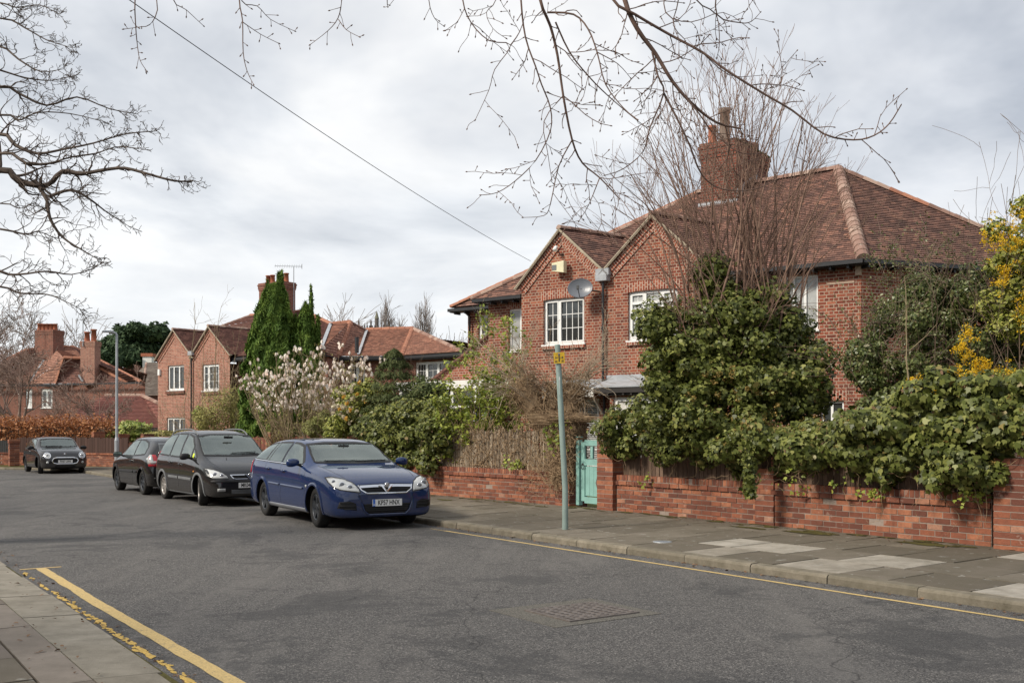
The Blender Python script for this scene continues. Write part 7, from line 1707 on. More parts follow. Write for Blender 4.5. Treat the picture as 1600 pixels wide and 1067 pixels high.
# --- pollarded tree with dead ivy
def pollard():
    r = random.Random(50); Y = 21.3; base = P(862, 740, Y); base.z = .15
    e = empty('pollarded_tree', base, 0, label='pollarded tree with two thick dead ivy stumps and a spray of dry shoots', cat='tree'); segs = []
    L_ = [P(858, 690, Y), P(840, 650, Y), P(822, 612, Y), P(815, 590, Y)]; R_ = [P(862, 690, Y), P(880, 650, Y), P(893, 620, Y + .2), P(900, 600, Y + .2)]
    tubes('trunk', [([base] + L_, [.24, .2, .22, .24, .14]), ([base] + R_, [.22, .19, .24, .28, .16]), ([P(860, 680, Y), P(862, 630, Y + .1), P(866, 600, Y + .1)], [.16, .2, .14])], M['bark_dead'], e, 12)
    axes = L_[1:] + R_[1:] + [P(862, 620, Y)]
    for i in range(800):
        c = axes[r.randint(0, len(axes) - 1)]; d = rv(r).normalized(); q = c + d * (.24 + .07 * r.random()); a = d.cross(Vector((0, 0, 1))).normalized(); b_ = d.cross(a); segs.append(wander(r, q, 9, .06, a, b_, .007, (0, .01), .6))
    tubes('dead_ivy_stem', segs, M['bark_dead'], e, 4); segs = []
    for i in range(80):
        c = axes[r.choice([1, 2, 4, 5, 6, 2, 5, 6])] + rv(r, .13); side = (c.x - P(862, 600, Y).x); d = Vector((side * .9 + r.gauss(0, .75), r.gauss(-.15, .5), .55 + .65 * r.random())); grow(r, c, d, .7 + .75 * r.random(), .010, 2, segs, None, .13, 6, (1, 3), .6, .5, -.02, .003)
    for T in ((944, 606), (930, 630), (990, 660), (792, 600), (780, 640), (960, 560), (918, 668)):
        A = axes[5] if T[0] > 860 else axes[2]; T = P(*T, Y - .3); n = 7; pts = [A.lerp(T, k / n) + Vector((0, 0, .14 * math.sin(3.1 * k / n))) + rv(r, .02) for k in range(n + 1)]; segs.append((pts, [.011 * (1 - .6 * k / n) for k in range(n + 1)]))
        for k in range(6): grow(r, pts[r.randint(2, n)], (T - A) + rv(r, .5), .35, .004, 1, segs, None, .15, 4, (1, 2), .6)
    tubes('shoot', segs, M['bark_pale'], e, 4)
pollard()
# --- light green shrub coming into leaf
def leafing(name, label, base, tips_px, Y, n_per, leafmat_, size, seed, rad=.02, bmat='bark_olive', dens=1.0):
    r = random.Random(seed); e = empty(name, base, 0, label=label, cat='shrub'); segs = []; tips = []
    for (x, y) in tips_px:
        T = P(x, y, Y + r.gauss(0, .3)); A = Vector(base); n = 8; m_ = A.lerp(T, .45) + Vector((0, 0, .25)) + rv(r, .1); pts = [A.lerp(m_, k / n).lerp(m_.lerp(T, k / n), k / n) + rv(r, .015) for k in range(n + 1)]; segs.append((pts, [rad * (1 - .75 * k / n) for k in range(n + 1)]))
        for k in range(int(14 * dens)): grow(r, pts[r.randint(3, n)], (T - A).normalized() + rv(r, .7), .45, .006, 1, segs, tips, .15, 4, (2, 3), .7, .6, 0, .003)
    tubes('branch', segs, M[bmat], e, 4)
    c = np.array([tuple(t[0]) for t in tips] + [tuple(s_[0][-2]) for s_ in segs]); p = np.repeat(c, n_per, axis=0) + nrg.normal(0, .045, (len(c) * n_per, 3)); leaves('foliage', p, nrg.normal(0, 1, (len(p), 3)) + np.array([0, -.4, .8]), size, 'oval', M[leafmat_], e, droop=-.3, jitter=.5); return e
b = P(755, 700, 23.3); b.z = .2
leafing('leafing_shrub', 'open shrub with fresh yellow green leaves between the ivy mound and the pollard', b, [(745, 520), (765, 545), (790, 600), (735, 560), (705, 600), (720, 630), (780, 575), (810, 645), (700, 650), (760, 620), (740, 640), (775, 650), (690, 640), (800, 560), (795, 530)], 23.3, 6, 'privet', .075, 61)
# --- small conifer, camellia
def conifer_spire(name, label, base, H, W, n, mat, size, shape, seed, lean=0, layered=False, trunkr=.06, squ=1.0, sub=None, profile=None):
    r = np.random.default_rng(seed); e = empty(name, base, 0, label=label, cat='conifer'); pr = profile or (lambda f: (1 - f) ** .75)
    fz = r.random(n) ** 1.1
    if layered: fz = (np.floor(fz * 13) + .5 + r.normal(0, .2, n)) / 13
    fz = np.clip(fz, 0, 1); a = r.random(n) * 6.283; w = np.array([pr(f) for f in fz]) * W
    lump = 1 + .16 * np.sin(a * 5 + fz * 17) + .12 * np.sin(a * 9 - fz * 31) + .1 * np.sin(fz * 60 + a * 2)
    rr = w * (.55 + .45 * r.random(n) ** .4) * lump; p = np.stack([base[0] + np.cos(a) * rr + lean * fz, base[1] + np.sin(a) * rr * squ, base[2] + fz * H], 1)
    if layered: p[:, 2] -= (rr / W) * .25 * (1 - fz)
    nn = np.stack([np.cos(a), np.sin(a), np.full(n, .3)], 1); up = np.stack([np.cos(a) * .35, np.sin(a) * .35, np.full(n, 1.0)], 1) if not layered else np.stack([np.cos(a), np.sin(a), np.full(n, -.1)], 1)
    leaves('foliage', p, nn, size, shape, M[mat], e, up=up, jitter=.5, fold=.2); tubes('trunk', [([base, Vector(base) + Vector((lean, 0, H * .97))], [trunkr, .01])], M['bark_brown'], e, 8); return e
b = P(616, 700, 26.5); b.z = .2
e = conifer_spire('yew_tree', 'small dark conifer with layered branches in front of the far window', b, 3.55, 1.25, 22000, 'yew', .085, 'thin', 71, layered=True, profile=lambda f: (1 - f) ** .62 * (.8 + .3 * min(1, f * 3)))
b = P(555, 690, 27.5); b.z = .2
cb = [BP(545, 640, 27.3, 30, 38, .6), BP(570, 620, 27.3, 30, 26, .6), BP(600, 625, 27.3, 30, 22, .6), BP(535, 668, 27.1, 24, 22, .5), BP(590, 660, 27.1, 34, 30, .6)]
ce = shrub('camellia_bush', 'camellia bush dotted with cream and amber blooms left of the small conifer', b, cb, 20000, .07, 'oval', 'camellia', 5, seed=72, sr=.22, sub=.7)
r = random.Random(73)
def blooms(n, mat, name, par, box, Y, m_=26, rr=.05, sz=.055):
    pl_ = []
    for _ in range(n):
        c = P(r.uniform(box[0], box[1]), r.uniform(box[2], box[3]), Y - .25 * r.random())
        for _ in range(m_): pl_.append(tuple(c + rv(r, 1).normalized() * rr * (.6 + .4 * r.random())))
    p = np.array(pl_); leaves(name, p, nrg.normal(0, 1, (len(p), 3)) + np.array([0, -.8, .3]), sz, 'oval', M[mat], par, jitter=.5)
blooms(30, 'cream_petal', 'cream_blossom', ce, (518, 578, 600, 668), 26.65); blooms(12, 'amber_petal', 'amber_blossom', ce, (525, 600, 592, 660), 26.6)
b = P(495, 690, 28.5); b.z = .2
shrub('bamboo_clump', 'pale feathery bamboo clump below the magnolia blossom', b, [BP(492, 668, 28.3, 18, 16, .3), BP(506, 658, 28.4, 12, 14, .3)], 2600, .11, 'thin', 'bamboo', 10, bmat='bark_olive', seed=4, sub=None, droop=-.4)
b = P(678, 700, 26); b.z = .2
shrub('green_shrub', 'low dark green shrub behind the ivy mound', b, [BP(668, 608, 26, 26, 18, .5), BP(640, 640, 26, 30, 20, .5)], 5000, .07, 'oval', 'yew', 3, seed=14)
# --- magnolia
def magnolia():
    r = random.Random(81); Y = 31.0; base = P(470, 690, Y); base.z = .2; e = empty('magnolia_tree', base, 0, label='spreading magnolia covered in pink white buds before the tall conifer', cat='tree'); segs = []; tips = []
    for i in range(60):
        f = i / 59; x = 386 + 188 * f + r.gauss(0, 5); y = 572 + 40 * abs(f - .62) ** 1.2 + (0 if f > .2 else 8) - 22 * math.sin(f * 3.1) + abs(r.gauss(0, 26)); T = P(x, y, Y + r.gauss(0, .8)); A = base + Vector((r.gauss(0, .25), r.gauss(0, .15), .1)); n = 9
        m_ = Vector((A.x + (T.x - A.x) * .65, (A.y + T.y) / 2, A.z + (T.z - A.z) * .42)) + rv(r, .08); pts = [A.lerp(m_, k / n).lerp(m_.lerp(T, k / n), k / n) + rv(r, .02) for k in range(n + 1)]; segs.append((pts, [max(.006, .032 * (1 - .8 * k / n)) for k in range(n + 1)]))
        for k in range(10): grow(r, pts[r.randint(3, n)], (T - m_).normalized() * .8 + rv(r, .6) + Vector((0, 0, .35)), .34, .008, 1, segs, tips, .12, 4, (2, 4), .6, .6, .05, .004)
    tubes('branch', segs, M['bark_olive'], e, 4); r.shuffle(tips); pk = [t[0] for t in tips if r.random() < .42 and t[0].z > 2.2]; pl_ = []; no = []; up = []
    for c in pk:
        big = r.random() < .5
        for k in range(7):
            a = k * .9 + r.random(); q = c + Vector((math.cos(a) * .018, math.sin(a) * .018, .05)); pl_.append(tuple(q)); no.append((math.cos(a), math.sin(a), .1)); up.append((math.cos(a) * .15, math.sin(a) * .15, 1))
    leaves('blossom', np.array(pl_), np.array(no), .095, 'oval', M['magnolia_petal'], e, up=np.array(up), jitter=.15, fold=.4)
    c = np.array([tuple(t[0]) for t in tips]); p = np.repeat(c, 2, axis=0) + nrg.normal(0, .03, (len(c) * 2, 3)); leaves('leaf_buds', p, nrg.normal(0, 1, (len(p), 3)), .045, 'oval', M['olive'], e, up=np.tile([0, 0, 1.0], (len(p), 1)))
magnolia()
# --- tall conifers
def tall_conifer():
    Y = 35.5; b = P(430, 690, Y); b.z = .2; e = empty('cypress_tree', b, 0, label='tall dense dark green cypress with several spires behind the parked cars', cat='tree'); k = Y / 1600
    V = []; Nn = []; Up = []
    rr0 = random.Random(77); SP = [(428, 446, 54, 42000, 688, .42), (478, 478, 27, 15000, 640, .45), (486, 446, 3.5, 300, 480, .8), (440, 424, 4, 400, 470, .8)]
    for x_, y_, w_ in ((381, 600, 9), (388, 560, 12), (395, 525, 15), (403, 492, 17), (409, 466, 16), (417, 448, 15), (426, 441, 15), (435, 436, 14), (443, 447, 14), (450, 462, 14), (457, 486, 14), (463, 512, 14), (398, 580, 16), (415, 560, 18), (432, 540, 18), (448, 550, 18), (425, 610, 20), (405, 625, 20), (445, 615, 20), (471, 488, 10), (478, 473, 9), (486, 480, 9), (493, 500, 9), (475, 520, 13), (489, 530, 12)):
        for _ in range(1): SP.append((x_ + rr0.gauss(0, 3), y_ + rr0.gauss(0, 8), w_ * .8, 2600, min(688, y_ + 150 + rr0.random() * 60), .5))
    for (x, yt, wpx, n, yb, sh) in SP:
        f = nrg.random(n) ** .9; a = nrg.random(n) * 6.283; w = wpx * k * (np.maximum(1e-3, 1 - f)) ** sh; ph = nrg.random() * 6
        lump = 1 + .13 * np.sin(a * 6 + f * 9 + ph) + .10 * np.sin(a * 11 - f * 23) + .07 * np.sin(f * 50 + a)
        rr = w * (.62 + .38 * nrg.random(n) ** .35) * lump; zt = P(0, yt, Y).z; zb = P(0, yb, Y).z; c = P(x, 600, Y)
        V.append(np.stack([c.x + np.cos(a) * rr, c.y + np.sin(a) * rr * .8, zb + (zt - zb) * f], 1)); Nn.append(np.stack([np.cos(a), np.sin(a), np.full(n, .25)], 1)); Up.append(np.stack([np.cos(a) * .25, np.sin(a) * .25, np.full(n, 1.0)], 1))
    V, Nn, Up = map(np.concatenate, (V, Nn, Up)); va = np.clip(nrg.random(len(V)) * .7 + .3 * (np.sin(V[:, 0] * 9) * np.sin(V[:, 2] * 5) > 0), 0, 1)
    leaves('foliage', V, Nn, .17, 'thin', M['conifer'], e, up=Up, jitter=.55, fold=.3, var=va, sizej=.5); tubes('trunk', [([b, b + Vector((0, 0, 5.5))], [.15, .03])], M['bark_brown'], e, 8)
tall_conifer()
# --- other garden shrubs towards the bend
b = P(345, 690, 37.5); b.z = .2
shrub('flowering_currant', 'twiggy yellow green shrub left of the tall cypress', b, [BP(345, 648, 37.5, 34, 34, .8), BP(362, 630, 37.5, 22, 26, .6), BP(322, 660, 37.3, 20, 24, .6), BP(375, 655, 37.4, 14, 34, .5)], 9000, .055, 'oval', 'olive', 26, bmat='bark_olive', seed=91, inner=.35, sub=None, srad=.014)
b = P(312, 690, 38); b.z = .2
shrub('green_shrub', 'small bright green shrub against the semi wall', b, [BP(310, 648, 38, 9, 12, .25), BP(318, 664, 38, 8, 10, .25)], 900, .09, 'oval', 'privet', 4, seed=92, sub=None)
b = P(205, 700, 46.5); b.z = .2
shrub('variegated_bush', 'rounded bush with yellow variegated leaves behind the fence near the lamp post', b, [BP(208, 674, 46.5, 26, 15, .8), BP(175, 682, 46.5, 14, 9, .5), BP(232, 682, 46.5, 12, 8, .5), BP(205, 668, 46.5, 16, 12, .6)], 5200, .13, 'oval', 'variegated', 3, seed=93, sub=None)
b = P(150, 700, 48); b.z = .2
shrub('green_shrub', 'low pale green shrub at the end of the beech hedge', b, [BP(150, 680, 48, 10, 10, .4)], 900, .11, 'oval', 'olive', 2, seed=94, sub=None)
b = P(262, 700, 44); b.z = .2
shrub('green_shrub', 'straggly green shrub behind the roof of the people carrier', b, [BP(255, 680, 44, 26, 7, .6), BP(285, 678, 44, 16, 6, .5)], 1800, .09, 'oval', 'olive', 8, seed=95, sub=None)
# beech hedge following the bend
B = []; r = random.Random(96)
hp = [(48.3, 10.9), (49.6, 9.9), (51.6, 7.6), (55.4, 2.4), (60, -6)]
for a, b in zip(hp[:-1], hp[1:]):
    n = int(math.dist(a, b) / .45)
    for i in range(n):
        f = i / n
        for z in (.85, 1.25, 1.65, 2.0):
            for off in (-.25, .3): c = ST(a[0] + (b[0] - a[0]) * f + r.gauss(0, .08), a[1] + (b[1] - a[1]) * f + off + .1, z + r.gauss(0, .06) + .05 * math.sin(i)); B.append((c.x, c.y, c.z, .42, .42, .34))
p, nn = blob_points(B, 56000, .25); he = empty('beech_hedge', ST(49, 10, .2), 0, label='clipped hedge of brown copper beech leaves above the wall at the left', cat='hedge'); leaves('foliage', p, nn, .09, 'oval', M['beech'], he, jitter=.6)
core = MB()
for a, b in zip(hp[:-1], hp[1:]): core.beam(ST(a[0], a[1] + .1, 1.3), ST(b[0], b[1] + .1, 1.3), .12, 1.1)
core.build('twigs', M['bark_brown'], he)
# --- bare trees
def bare(name, label, base, H, W, seed, mat='bark_brown', rad=.12, depth=4, kids=(3, 5), n0=5, wig=.12, group=None, z0=.8, ang=.6, grav=.02, rmin=.008, cat='tree', sides=4, d0=None):
    r = random.Random(seed); e = empty(name, base, 0, label=label, cat=cat, group=group); segs = []; Bv = Vector(base); top = Bv + Vector((0, 0, z0)); seg0 = [([Bv, top], [rad, rad * .8])]
    for i in range(n0):
        a = 2 * math.pi * i / n0 + r.random(); d = Vector((math.cos(a) * W / H, math.sin(a) * W / H * .8, 1.0 if d0 is None else d0)); grow(r, top, d, H * .55, rad * .6, depth, segs, None, wig, 6, kids, ang, .58, grav, rmin, .25)
    tubes('trunk', seg0, M[mat], e, 8); tubes('crown', segs, M[mat], e, sides); return e
b = P(157, 700, 50); b.z = 0; bare('small_bare_tree', 'small spreading bare tree behind the fence beside the beech hedge', b, 3.6, 2.1, 101, 'bark_pinkish', .09, 4, (3, 4), 5, z0=1.5, rmin=.009)
b = P(28, 700, 58); b.z = 0; bare('bare_tree', 'bare orchard tree rising behind the beech hedge', b, 6.5, 3.8, 102, 'bark_pinkish', .16, 4, (3, 5), 6, z0=1.6, rmin=.010, ang=.7)
b = P(-40, 700, 66); b.z = 0; bare('bare_tree', 'tall hazy brown bare tree at the left edge behind the far house', b, 9.0, 4.0, 103, 'bark_pinkish', .18, 4, (3, 5), 7, z0=1.8, rmin=.010)
b = P(100, 700, 52); b.z = 0; bare('bare_shrub', 'thin bare shrub between hedge and far house windows', b, 3.6, 2.6, 104, 'bark_pinkish', .06, 3, (3, 5), 6, z0=1.2, rmin=.008, cat='shrub')
b = P(-8, 700, 105); b.z = 0; bare('bare_tree', 'grey bare tree above the roofs at the left edge', b, 14.0, 5.0, 105, 'bark_far', .25, 4, (3, 5), 6, z0=3, rmin=.02)
b = P(112, 700, 150); b.z = 0; bare('bare_tree', 'pale bare tree between the chimneys and the pine', b, 17.0, 8.0, 106, 'bark_far', .3, 3, (4, 5), 7, z0=3, rmin=.03)
b = P(505, 700, 160); b.z = 0; bare('bare_tree', 'pale bare tree crown above the orange roofs left of the church', b, 19.5, 9.5, 107, 'bark_far', .35, 3, (4, 6), 8, z0=3.5, rmin=.03)
b = P(702, 700, 150); b.z = 0; bare('bare_tree', 'low pale bare tree right of the poplars beside the hipped roof', b, 14.0, 6, 108, 'bark_far', .3, 3, (4, 6), 8, z0=3, rmin=.03)
b = P(1670, 700, 60); b.z = 0; bare('bare_tree', 'bare tree above the yellow shrub at the right edge', b, 9.0, 2.4, 109, 'bark_far', .2, 4, (3, 5), 7, z0=3, rmin=.006)
for i, (x, yt, w, lab, sd) in enumerate(((603, 455, 13, 'tall narrow bare poplar immediately right of the church tower', 111), (626, 484, 6, 'short thin bare poplar between two taller poplars', 112), (661, 454, 17, 'tall broad bare poplar above the hipped orange roof', 113))):
    Y = 150; b = P(x, 700, Y); b.z = 0; r = random.Random(sd); e = empty('poplar_tree', b, 0, label=lab, cat='tree', group='bare poplars on the skyline'); H = P(0, yt, Y).z; k = Y / 1600; segs = []
    for j in range(int(14 + w * 1.5)):
        f = j / 20; xo = r.uniform(-1, 1) * w * k; A = b + Vector((xo * .2, 0, H * (.25 + .3 * r.random()))); T = b + Vector((xo, r.gauss(0, .5), H * (.99 - .25 * abs(xo / (w * k)) ** 1.5 - .12 * r.random()))); n = 6; pts = [A.lerp(T, q / n) + rv(r, .1) for q in range(n + 1)]; segs.append((pts, [.075 * (1 - .75 * q / n) for q in range(n + 1)]))
        for q in range(8): grow(r, pts[r.randint(1, n - 1)], Vector((r.gauss(0, .22), 0, 1)), 2.0, .03, 1, segs, None, .12, 3, (1, 3), .3, .5, 0, .018)
    tubes('trunk', [([b, b + Vector((0, 0, H * .6))], [.4, .12])], M['bark_far'], e, 6); tubes('crown', segs, M['bark_far'], e, 3)
# far evergreen behind the hipped roof
b = P(704, 700, 110); b.z = 0; shrub('far_evergreen', 'dark evergreen top beside the corner of the hipped roof', b, [BP(706, 540, 110, 7, 5, .8), BP(690, 547, 110, 6, 4, .6)], 900, .35, 'quad', 'pine', 0, cat='tree')
def pine():
    Y = 115; b = P(203, 700, Y); b.z = 0; e = empty('pine_tree', b, 0, label='broad dark Scots pine on the skyline left of the gabled semi', cat='tree'); r = random.Random(120)
    bl = [BP(x, y, Y + r.gauss(0, 1.5), w, h, 2.0) for x, y, w, h in ((185, 545, 26, 14), (205, 528, 30, 14), (235, 532, 26, 15), (225, 552, 24, 14), (172, 560, 16, 10), (200, 556, 22, 10), (250, 548, 14, 16), (195, 522, 16, 8), (245, 523, 13, 7), (165, 545, 12, 10), (215, 518, 12, 5))]
    cluster(bl, 20000, .42, 'tri', 'pine', 'crown', e, inner=.15, sub=.5, sr=.9, jitter=.6)
    sg = [([b, P(203, 600, Y), P(204, 560, Y), P(208, 535, Y)], [.55, .5, .4, .2])] + [([P(204, 570, Y), P(x, y, Y)], [.22, .08]) for x, y in ((175, 550), (235, 545), (185, 535), (225, 530), (165, 556), (248, 552))]
    tubes('trunk', sg, M['bark_brown'], e, 6)
pine()
# twigs before the gabled semi
r = random.Random(130); segs = []; b = P(300, 700, 41); b.z = .2
for x, y in ((308, 474), (318, 520), (350, 545), (336, 505), (344, 480), (262, 640), (280, 655), (380, 560), (366, 600), (250, 660), (372, 530), (330, 590)):
    A = b + Vector((r.gauss(0, .8) + (x - 300) * .01, 0, 0)); T = P(x, y, 41); n = 8; pts = [A.lerp(T, k / n) + rv(r, .03) for k in range(n + 1)]; segs.append((pts, [.018 * (1 - .8 * k / n) + .003 for k in range(n + 1)]))
    for k in range(8): grow(r, pts[r.randint(3, n)], (T - A).normalized() + rv(r, .6), .8, .006, 1, segs, None, .15, 4, (1, 2), .5, .5, 0, .004)
tubes('bare_sapling', segs, M['bark_olive'], None, 4, label='wispy bare saplings standing before the twin gables of the semi', cat='sapling')

# --- digitised boughs: big tree at the left, overhanging branches above
def path3(px, Y, dy=0.0, r=None):
    n = len(px); return [P(x, y, Y + dy * i / max(1, n - 1) + (r.gauss(0, .04) if r else 0)) for i, (x, y) in enumerate(px)]
def smooth(pts, k=3):
    out = []
    for i in range(len(pts) - 1):
        p0, p1, p2, p3 = pts[max(0, i - 1)], pts[i], pts[i + 1], pts[min(len(pts) - 1, i + 2)]
        for j in range(k): t = j / k; out.append(.5 * ((2 * p1) + (p2 - p0) * t + (2 * p0 - 5 * p1 + 4 * p2 - p3) * t * t + (3 * p1 - p0 - 3 * p2 + p3) * t ** 3))
    out.append(pts[-1]); return out
def left_tree():
    r = random.Random(140); Y = 13.0; base = Vector((-10.6, 13.6, 0)); e = empty('bare_tree', base, 0, label='large bare street tree whose crooked boughs reach in from the left edge', cat='tree'); segs = []; tr = [base, Vector((-10.5, 13.5, 2.2)), Vector((-10.3, 13.4, 4.2)), Vector((-10.0, 13.3, 6.2)), Vector((-9.8, 13.2, 8.5))]
    L_ = [([(0, 266), (29, 283), (73, 290), (97, 268), (127, 272), (161, 266), (195, 263), (234, 273), (273, 283), (302, 283)], 2, .05), ([(54, 283), (73, 312), (78, 341), (97, 370), (127, 390), (151, 404)], 0, .024), ([(78, 307), (112, 297), (141, 312), (166, 331), (200, 353)], 0, .02),
          ([(0, 210), (24, 227), (58, 240), (97, 234), (146, 224), (195, 210), (245, 205)], 2, .035), ([(0, 424), (29, 429), (73, 424), (112, 429), (146, 419)], 2, .024), ([(0, 448), (30, 458), (73, 460), (100, 470), (125, 483)], 2, .02), ([(0, 73), (29, 93), (63, 112), (100, 108)], 3, .025), ([(0, 29), (39, 44), (73, 63), (112, 75)], 3, .02),
          ([(0, 136), (29, 146), (73, 165), (120, 152), (170, 170), (210, 178)], 2, .028), ([(0, 358), (39, 366), (60, 362), (85, 372)], 2, .02), ([(0, 180), (30, 188), (60, 176), (110, 178), (160, 190)], 2, .022), ([(0, 5), (25, 12), (60, 8), (92, 22)], 3, .018), ([(0, 110), (40, 122), (80, 126), (118, 118)], 3, .02), ([(0, 240), (40, 255), (75, 256), (110, 246), (150, 240), (180, 230), (215, 232)], 2, .025), ([(0, 318), (30, 326), (50, 318)], 2, .018)]
    for px, tz, rad in L_:
        Yd = Y + r.gauss(0, .5); pts = path3(px, Yd, r.gauss(0, .4), r)
        if tz: pts = [tr[min(4, max(1, tz if pts[0].z < 6.3 else 3))].lerp(tr[min(4, tz + 1)], r.random()), tr[tz].lerp(pts[0], .3) + rv(r, .22), tr[tz].lerp(pts[0], .55) + rv(r, .25) + Vector((0, 0, .2)), tr[tz].lerp(pts[0], .8) + rv(r, .15)] + pts; st = 4
        else: st = 0
        pts = smooth(pts, 3); n = len(pts) - 1; rr = [max(.004, rad * (1.25 - 1.08 * k / n)) for k in range(n + 1)]; segs.append((pts, rr))
        k0 = st * 3
        for k in range(k0, n + 1):
            for _ in range(1 + (r.random() < .35) if k < n * .9 else 3):
                f = k / n; base_d = (pts[min(n, k + 1)] - pts[max(0, k - 1)]).normalized(); d = base_d * .9 + Vector((r.gauss(.1, .35), r.gauss(0, .5), r.gauss(.12, .65)))
                grow(r, pts[k], d, (.62 - .46 * f) * (.5 + .6 * r.random()), rr[k] * .42 + .002, 2 if r.random() < .9 else 3, segs, None, .30, 6, (1, 3), .75, .6, .015, .0028, .2)
    tubes('trunk', [(tr, [.38, .32, .28, .22, .14])], M['bark_dark'], e, 12); tubes('bough', segs, M['bark_dark'], e, 4)
left_tree()
def overhang():
    r = random.Random(150); Y = 8.6; base = Vector((-4.2, 2.2, 0)); e = empty('bare_tree', base, 0, label='bare budded branches of a street tree hanging down across the top of the view', cat='tree')
    limb = [base, Vector((-4.1, 2.4, 2.6)), Vector((-3.4, 3.4, 4.6)), Vector((-1.8, 5.6, 5.9)), Vector((0, 7.6, 6.4)), Vector((1.6, 9.0, 6.7)), Vector((3.2, 9.8, 6.7))]; limb_s = smooth(limb, 5)
    segs = []; buds = []
    BR = [([(844, 0), (860, 41), (871, 87), (880, 150), (894, 219), (910, 255), (937, 278), (967, 310)], .014), ([(976, 0), (996, 46), (1024, 84), (1051, 128), (1083, 164), (1120, 192), (1156, 201)], .022), ([(958, 0), (992, 23), (1047, 55), (1097, 82), (1133, 109), (1192, 146), (1238, 173), (1288, 210), (1334, 219), (1366, 212), (1389, 194), (1407, 166)], .013),
          ([(855, 20), (896, 23), (919, 46), (933, 82), (946, 132), (974, 169), (996, 187)], .009), ([(814, 0), (821, 59), (837, 105), (846, 132), (860, 169), (860, 205), (837, 251), (805, 283), (777, 301), (752, 305)], .008), ([(723, 0), (736, 36), (764, 64), (798, 71), (773, 109), (764, 141), (743, 187)], .006), ([(798, 71), (812, 50), (822, 20)], .006),
          ([(1019, 82), (1028, 119), (1037, 146), (1015, 201), (1005, 237), (974, 264), (946, 274)], .009), ([(1037, 146), (1056, 182), (1078, 228), (1097, 274), (1129, 296), (1179, 296), (1215, 280)], .010), ([(894, 219), (873, 260), (860, 319), (850, 337), (818, 340)], .006), ([(1088, 0), (1119, 23), (1124, 68), (1120, 90)], .006), ([(1120, 23), (1156, 36), (1174, 34), (1188, 20)], .006),
          ([(868, 35), (890, 82), (920, 120), (950, 150), (985, 180), (1010, 200)], .008), ([(1060, 0), (1052, 40), (1075, 72), (1058, 110)], .005), ([(880, 150), (850, 190), (856, 240), (862, 280)], .005), ([(937, 278), (920, 320), (905, 345)], .005), ([(933, 82), (965, 100), (985, 122)], .005), ([(1040, 20), (1080, 35), (1130, 20), (1170, 45)], .005), ([(1051, 128), (1090, 175), (1120, 215), (1150, 228)], .008), ([(1192, 146), (1210, 120), (1245, 80)], .004), ([(1097, 82), (1140, 118), (1190, 118)], .005), ([(1110, 192), (1135, 225), (1160, 240), (1195, 240)], .006),
          ([(211, 0), (212, 41), (215, 74), (219, 95), (229, 111)], .0055), ([(246, 16), (234, 39), (215, 43), (194, 46)], .0045), ([(271, 0), (291, 16), (318, 41)], .0045), ([(374, 0), (379, 33), (380, 82), (386, 111), (396, 132)], .006), ([(379, 35), (407, 54), (435, 68)], .004), ([(378, 2), (402, 10), (423, 31), (460, 49)], .0045), ([(534, 0), (528, 29), (512, 49), (485, 70)], .005), ([(529, 31), (541, 47), (561, 58)], .004), ([(670, 0), (679, 29), (693, 41)], .004), ([(605, 0), (606, 12)], .004), ([(736, 36), (732, 55)], .0035), ([(775, 0), (760, 20), (770, 45), (790, 60)], .004)]
    for px, rad in BR:
        pts = path3(px, Y, r.gauss(0, .25), r); n0 = len(px)
        if px[0][1] < 25 and px[0][0] not in (855,):
            q = min(limb_s, key=lambda v: (v - pts[0]).length + (0 if v.z > 5 else 50)); q = q + Vector((0, 0, 0)); up = pts[0] + Vector((0, .1, .35)); pts = [q, (q + up) / 2 + Vector((0, 0, .1)), up] + pts; st = 9
        else: st = 0
        pts = smooth(pts, 3); n = len(pts) - 1; rr = [max(.0025, rad * (1 - .62 * max(0, k - st) / max(1, n - st))) for k in range(n + 1)]; segs.append((pts, rr)); k = st + 1; sd_ = 1
        while k <= n:
            base_d = (pts[min(n, k + 1)] - pts[max(0, k - 1)]).normalized(); sd_ = -sd_; side = base_d.cross(Vector((0, 1, 0))).normalized() * sd_
            L = r.choice([.05, .07, .10, .16, .3, .5]) if px[0][0] > 700 else r.choice([.03, .05, .05, .10]); d = base_d * .8 + side * (.6 + .4 * r.random()) + Vector((0, r.gauss(0, .35), 0)); m_ = 2 if L < .12 else 6; p = pts[k]; q = [p]
            for j in range(m_): d = (d.normalized() + rv(r, .16)); p = p + d.normalized() * L / m_; q.append(p)
            segs.append((q, [max(.0022, min(rr[k] * .6, .005) * (1 - .4 * j / m_)) for j in range(m_ + 1)])); buds.append((q[-1], d.normalized()))
            if L > .2:
                for j in range(1, m_):
                    dd = (d + rv(r, .8)).normalized(); l2 = .03 + .05 * r.random(); segs.append(([q[j], q[j] + dd * l2], [.0026, .0022])); buds.append((q[j] + dd * l2, dd))
            k += r.choice([1, 1, 2])
        buds.append((pts[-1], (pts[-1] - pts[-2]).normalized()))
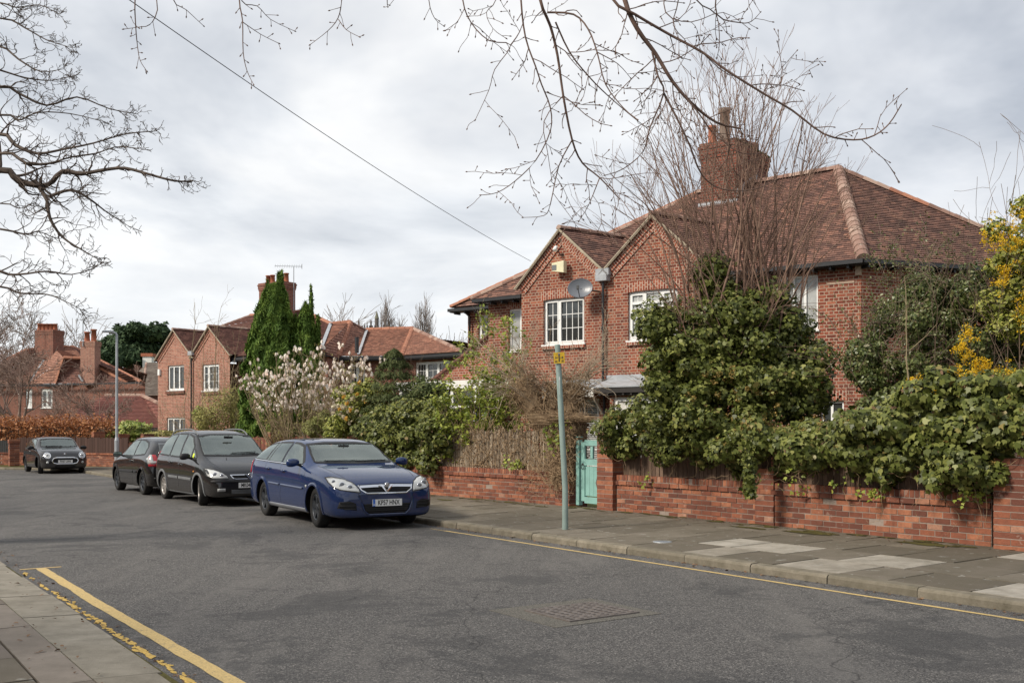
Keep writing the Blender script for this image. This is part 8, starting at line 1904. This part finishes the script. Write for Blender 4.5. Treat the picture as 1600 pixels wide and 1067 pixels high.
    for c, d in buds: segs.append(([c - d * .004, c + d * .004, c + d * .012, c + d * .02], [.0025, .0058, .005, .001]))
    tubes('branch', segs, M['bark_red'], e, 5); tubes('trunk', [(limb_s, [max(.03, .26 * (1 - .88 * k / (len(limb_s) - 1))) for k in range(len(limb_s))])], M['bark_brown'], e, 10)
overhang()

# --- unseen hedge, wall, trees and house added for reflections in the car sides
e = empty('reflection_hedge', ST(15, -4.2, .05), 0, label='unseen clipped evergreen hedge added on the near side for the cars to reflect', cat='hedge')
B = []; r = random.Random(200)
for i in range(110):
    for z in (1.0, 1.6, 2.1): c = ST(-6 + i * .55, -4.2 + r.gauss(0, .1), z + r.gauss(0, .1)); B.append((c.x, c.y, c.z, .6, .6, .5))
p, nn = blob_points(B, 14000, .05); leaves('foliage', p, nn, .22, 'oval', M['evergreen'], e, jitter=.6)
core = MB(); core.beam(ST(-6, -4.2, 1.2), ST(54, -4.2, 1.2), .7, 1.7); core.build('twigs', M['bark_brown'], e)
w_ = MB(); w_.beam(ST(-6, -3.6, .35), ST(54, -3.6, .35), .22, .7); tag(w_.build('garden_wall', M['brick_far']), 'unseen low brick wall added before the near side hedge for car reflections', 'garden wall')
for i, (s_, t_, lab) in enumerate(((9, -9, 'unseen bare tree added beyond the near side hedge for reflections, closer one'), (24, -10, 'unseen bare tree added beyond the near side hedge for reflections, farther one'))):
    bare('bare_tree', lab, ST(s_, t_, 0), 9, 4, 210 + i, 'bark_dark', .2, 3, (3, 5), 7, z0=2.2, rmin=.02)
hs = empty('brick_house', ST(20, -17, 0), 0, label='unseen brick house added on the near side of the road for reflections', cat='house')
m = MB(); wall_mesh(m, ST(38, -13), -U, [(0, 0), (26, 0), (26, 5.5), (0, 5.5)], [(3 + 4 * k, 4.6 + 4 * k, 3.6, 4.9) for k in range(5)], .1, nin=-NN); m.build('wall', M['brick_far'], hs)
m = MB(); roof(m, [ST(38.4, -12.6, 5.5), ST(11.6, -12.6, 5.5), ST(14, -17, 8.6), ST(36, -17, 8.6)], .3, .03); m.build('roof', M['tiles_brown'], hs)
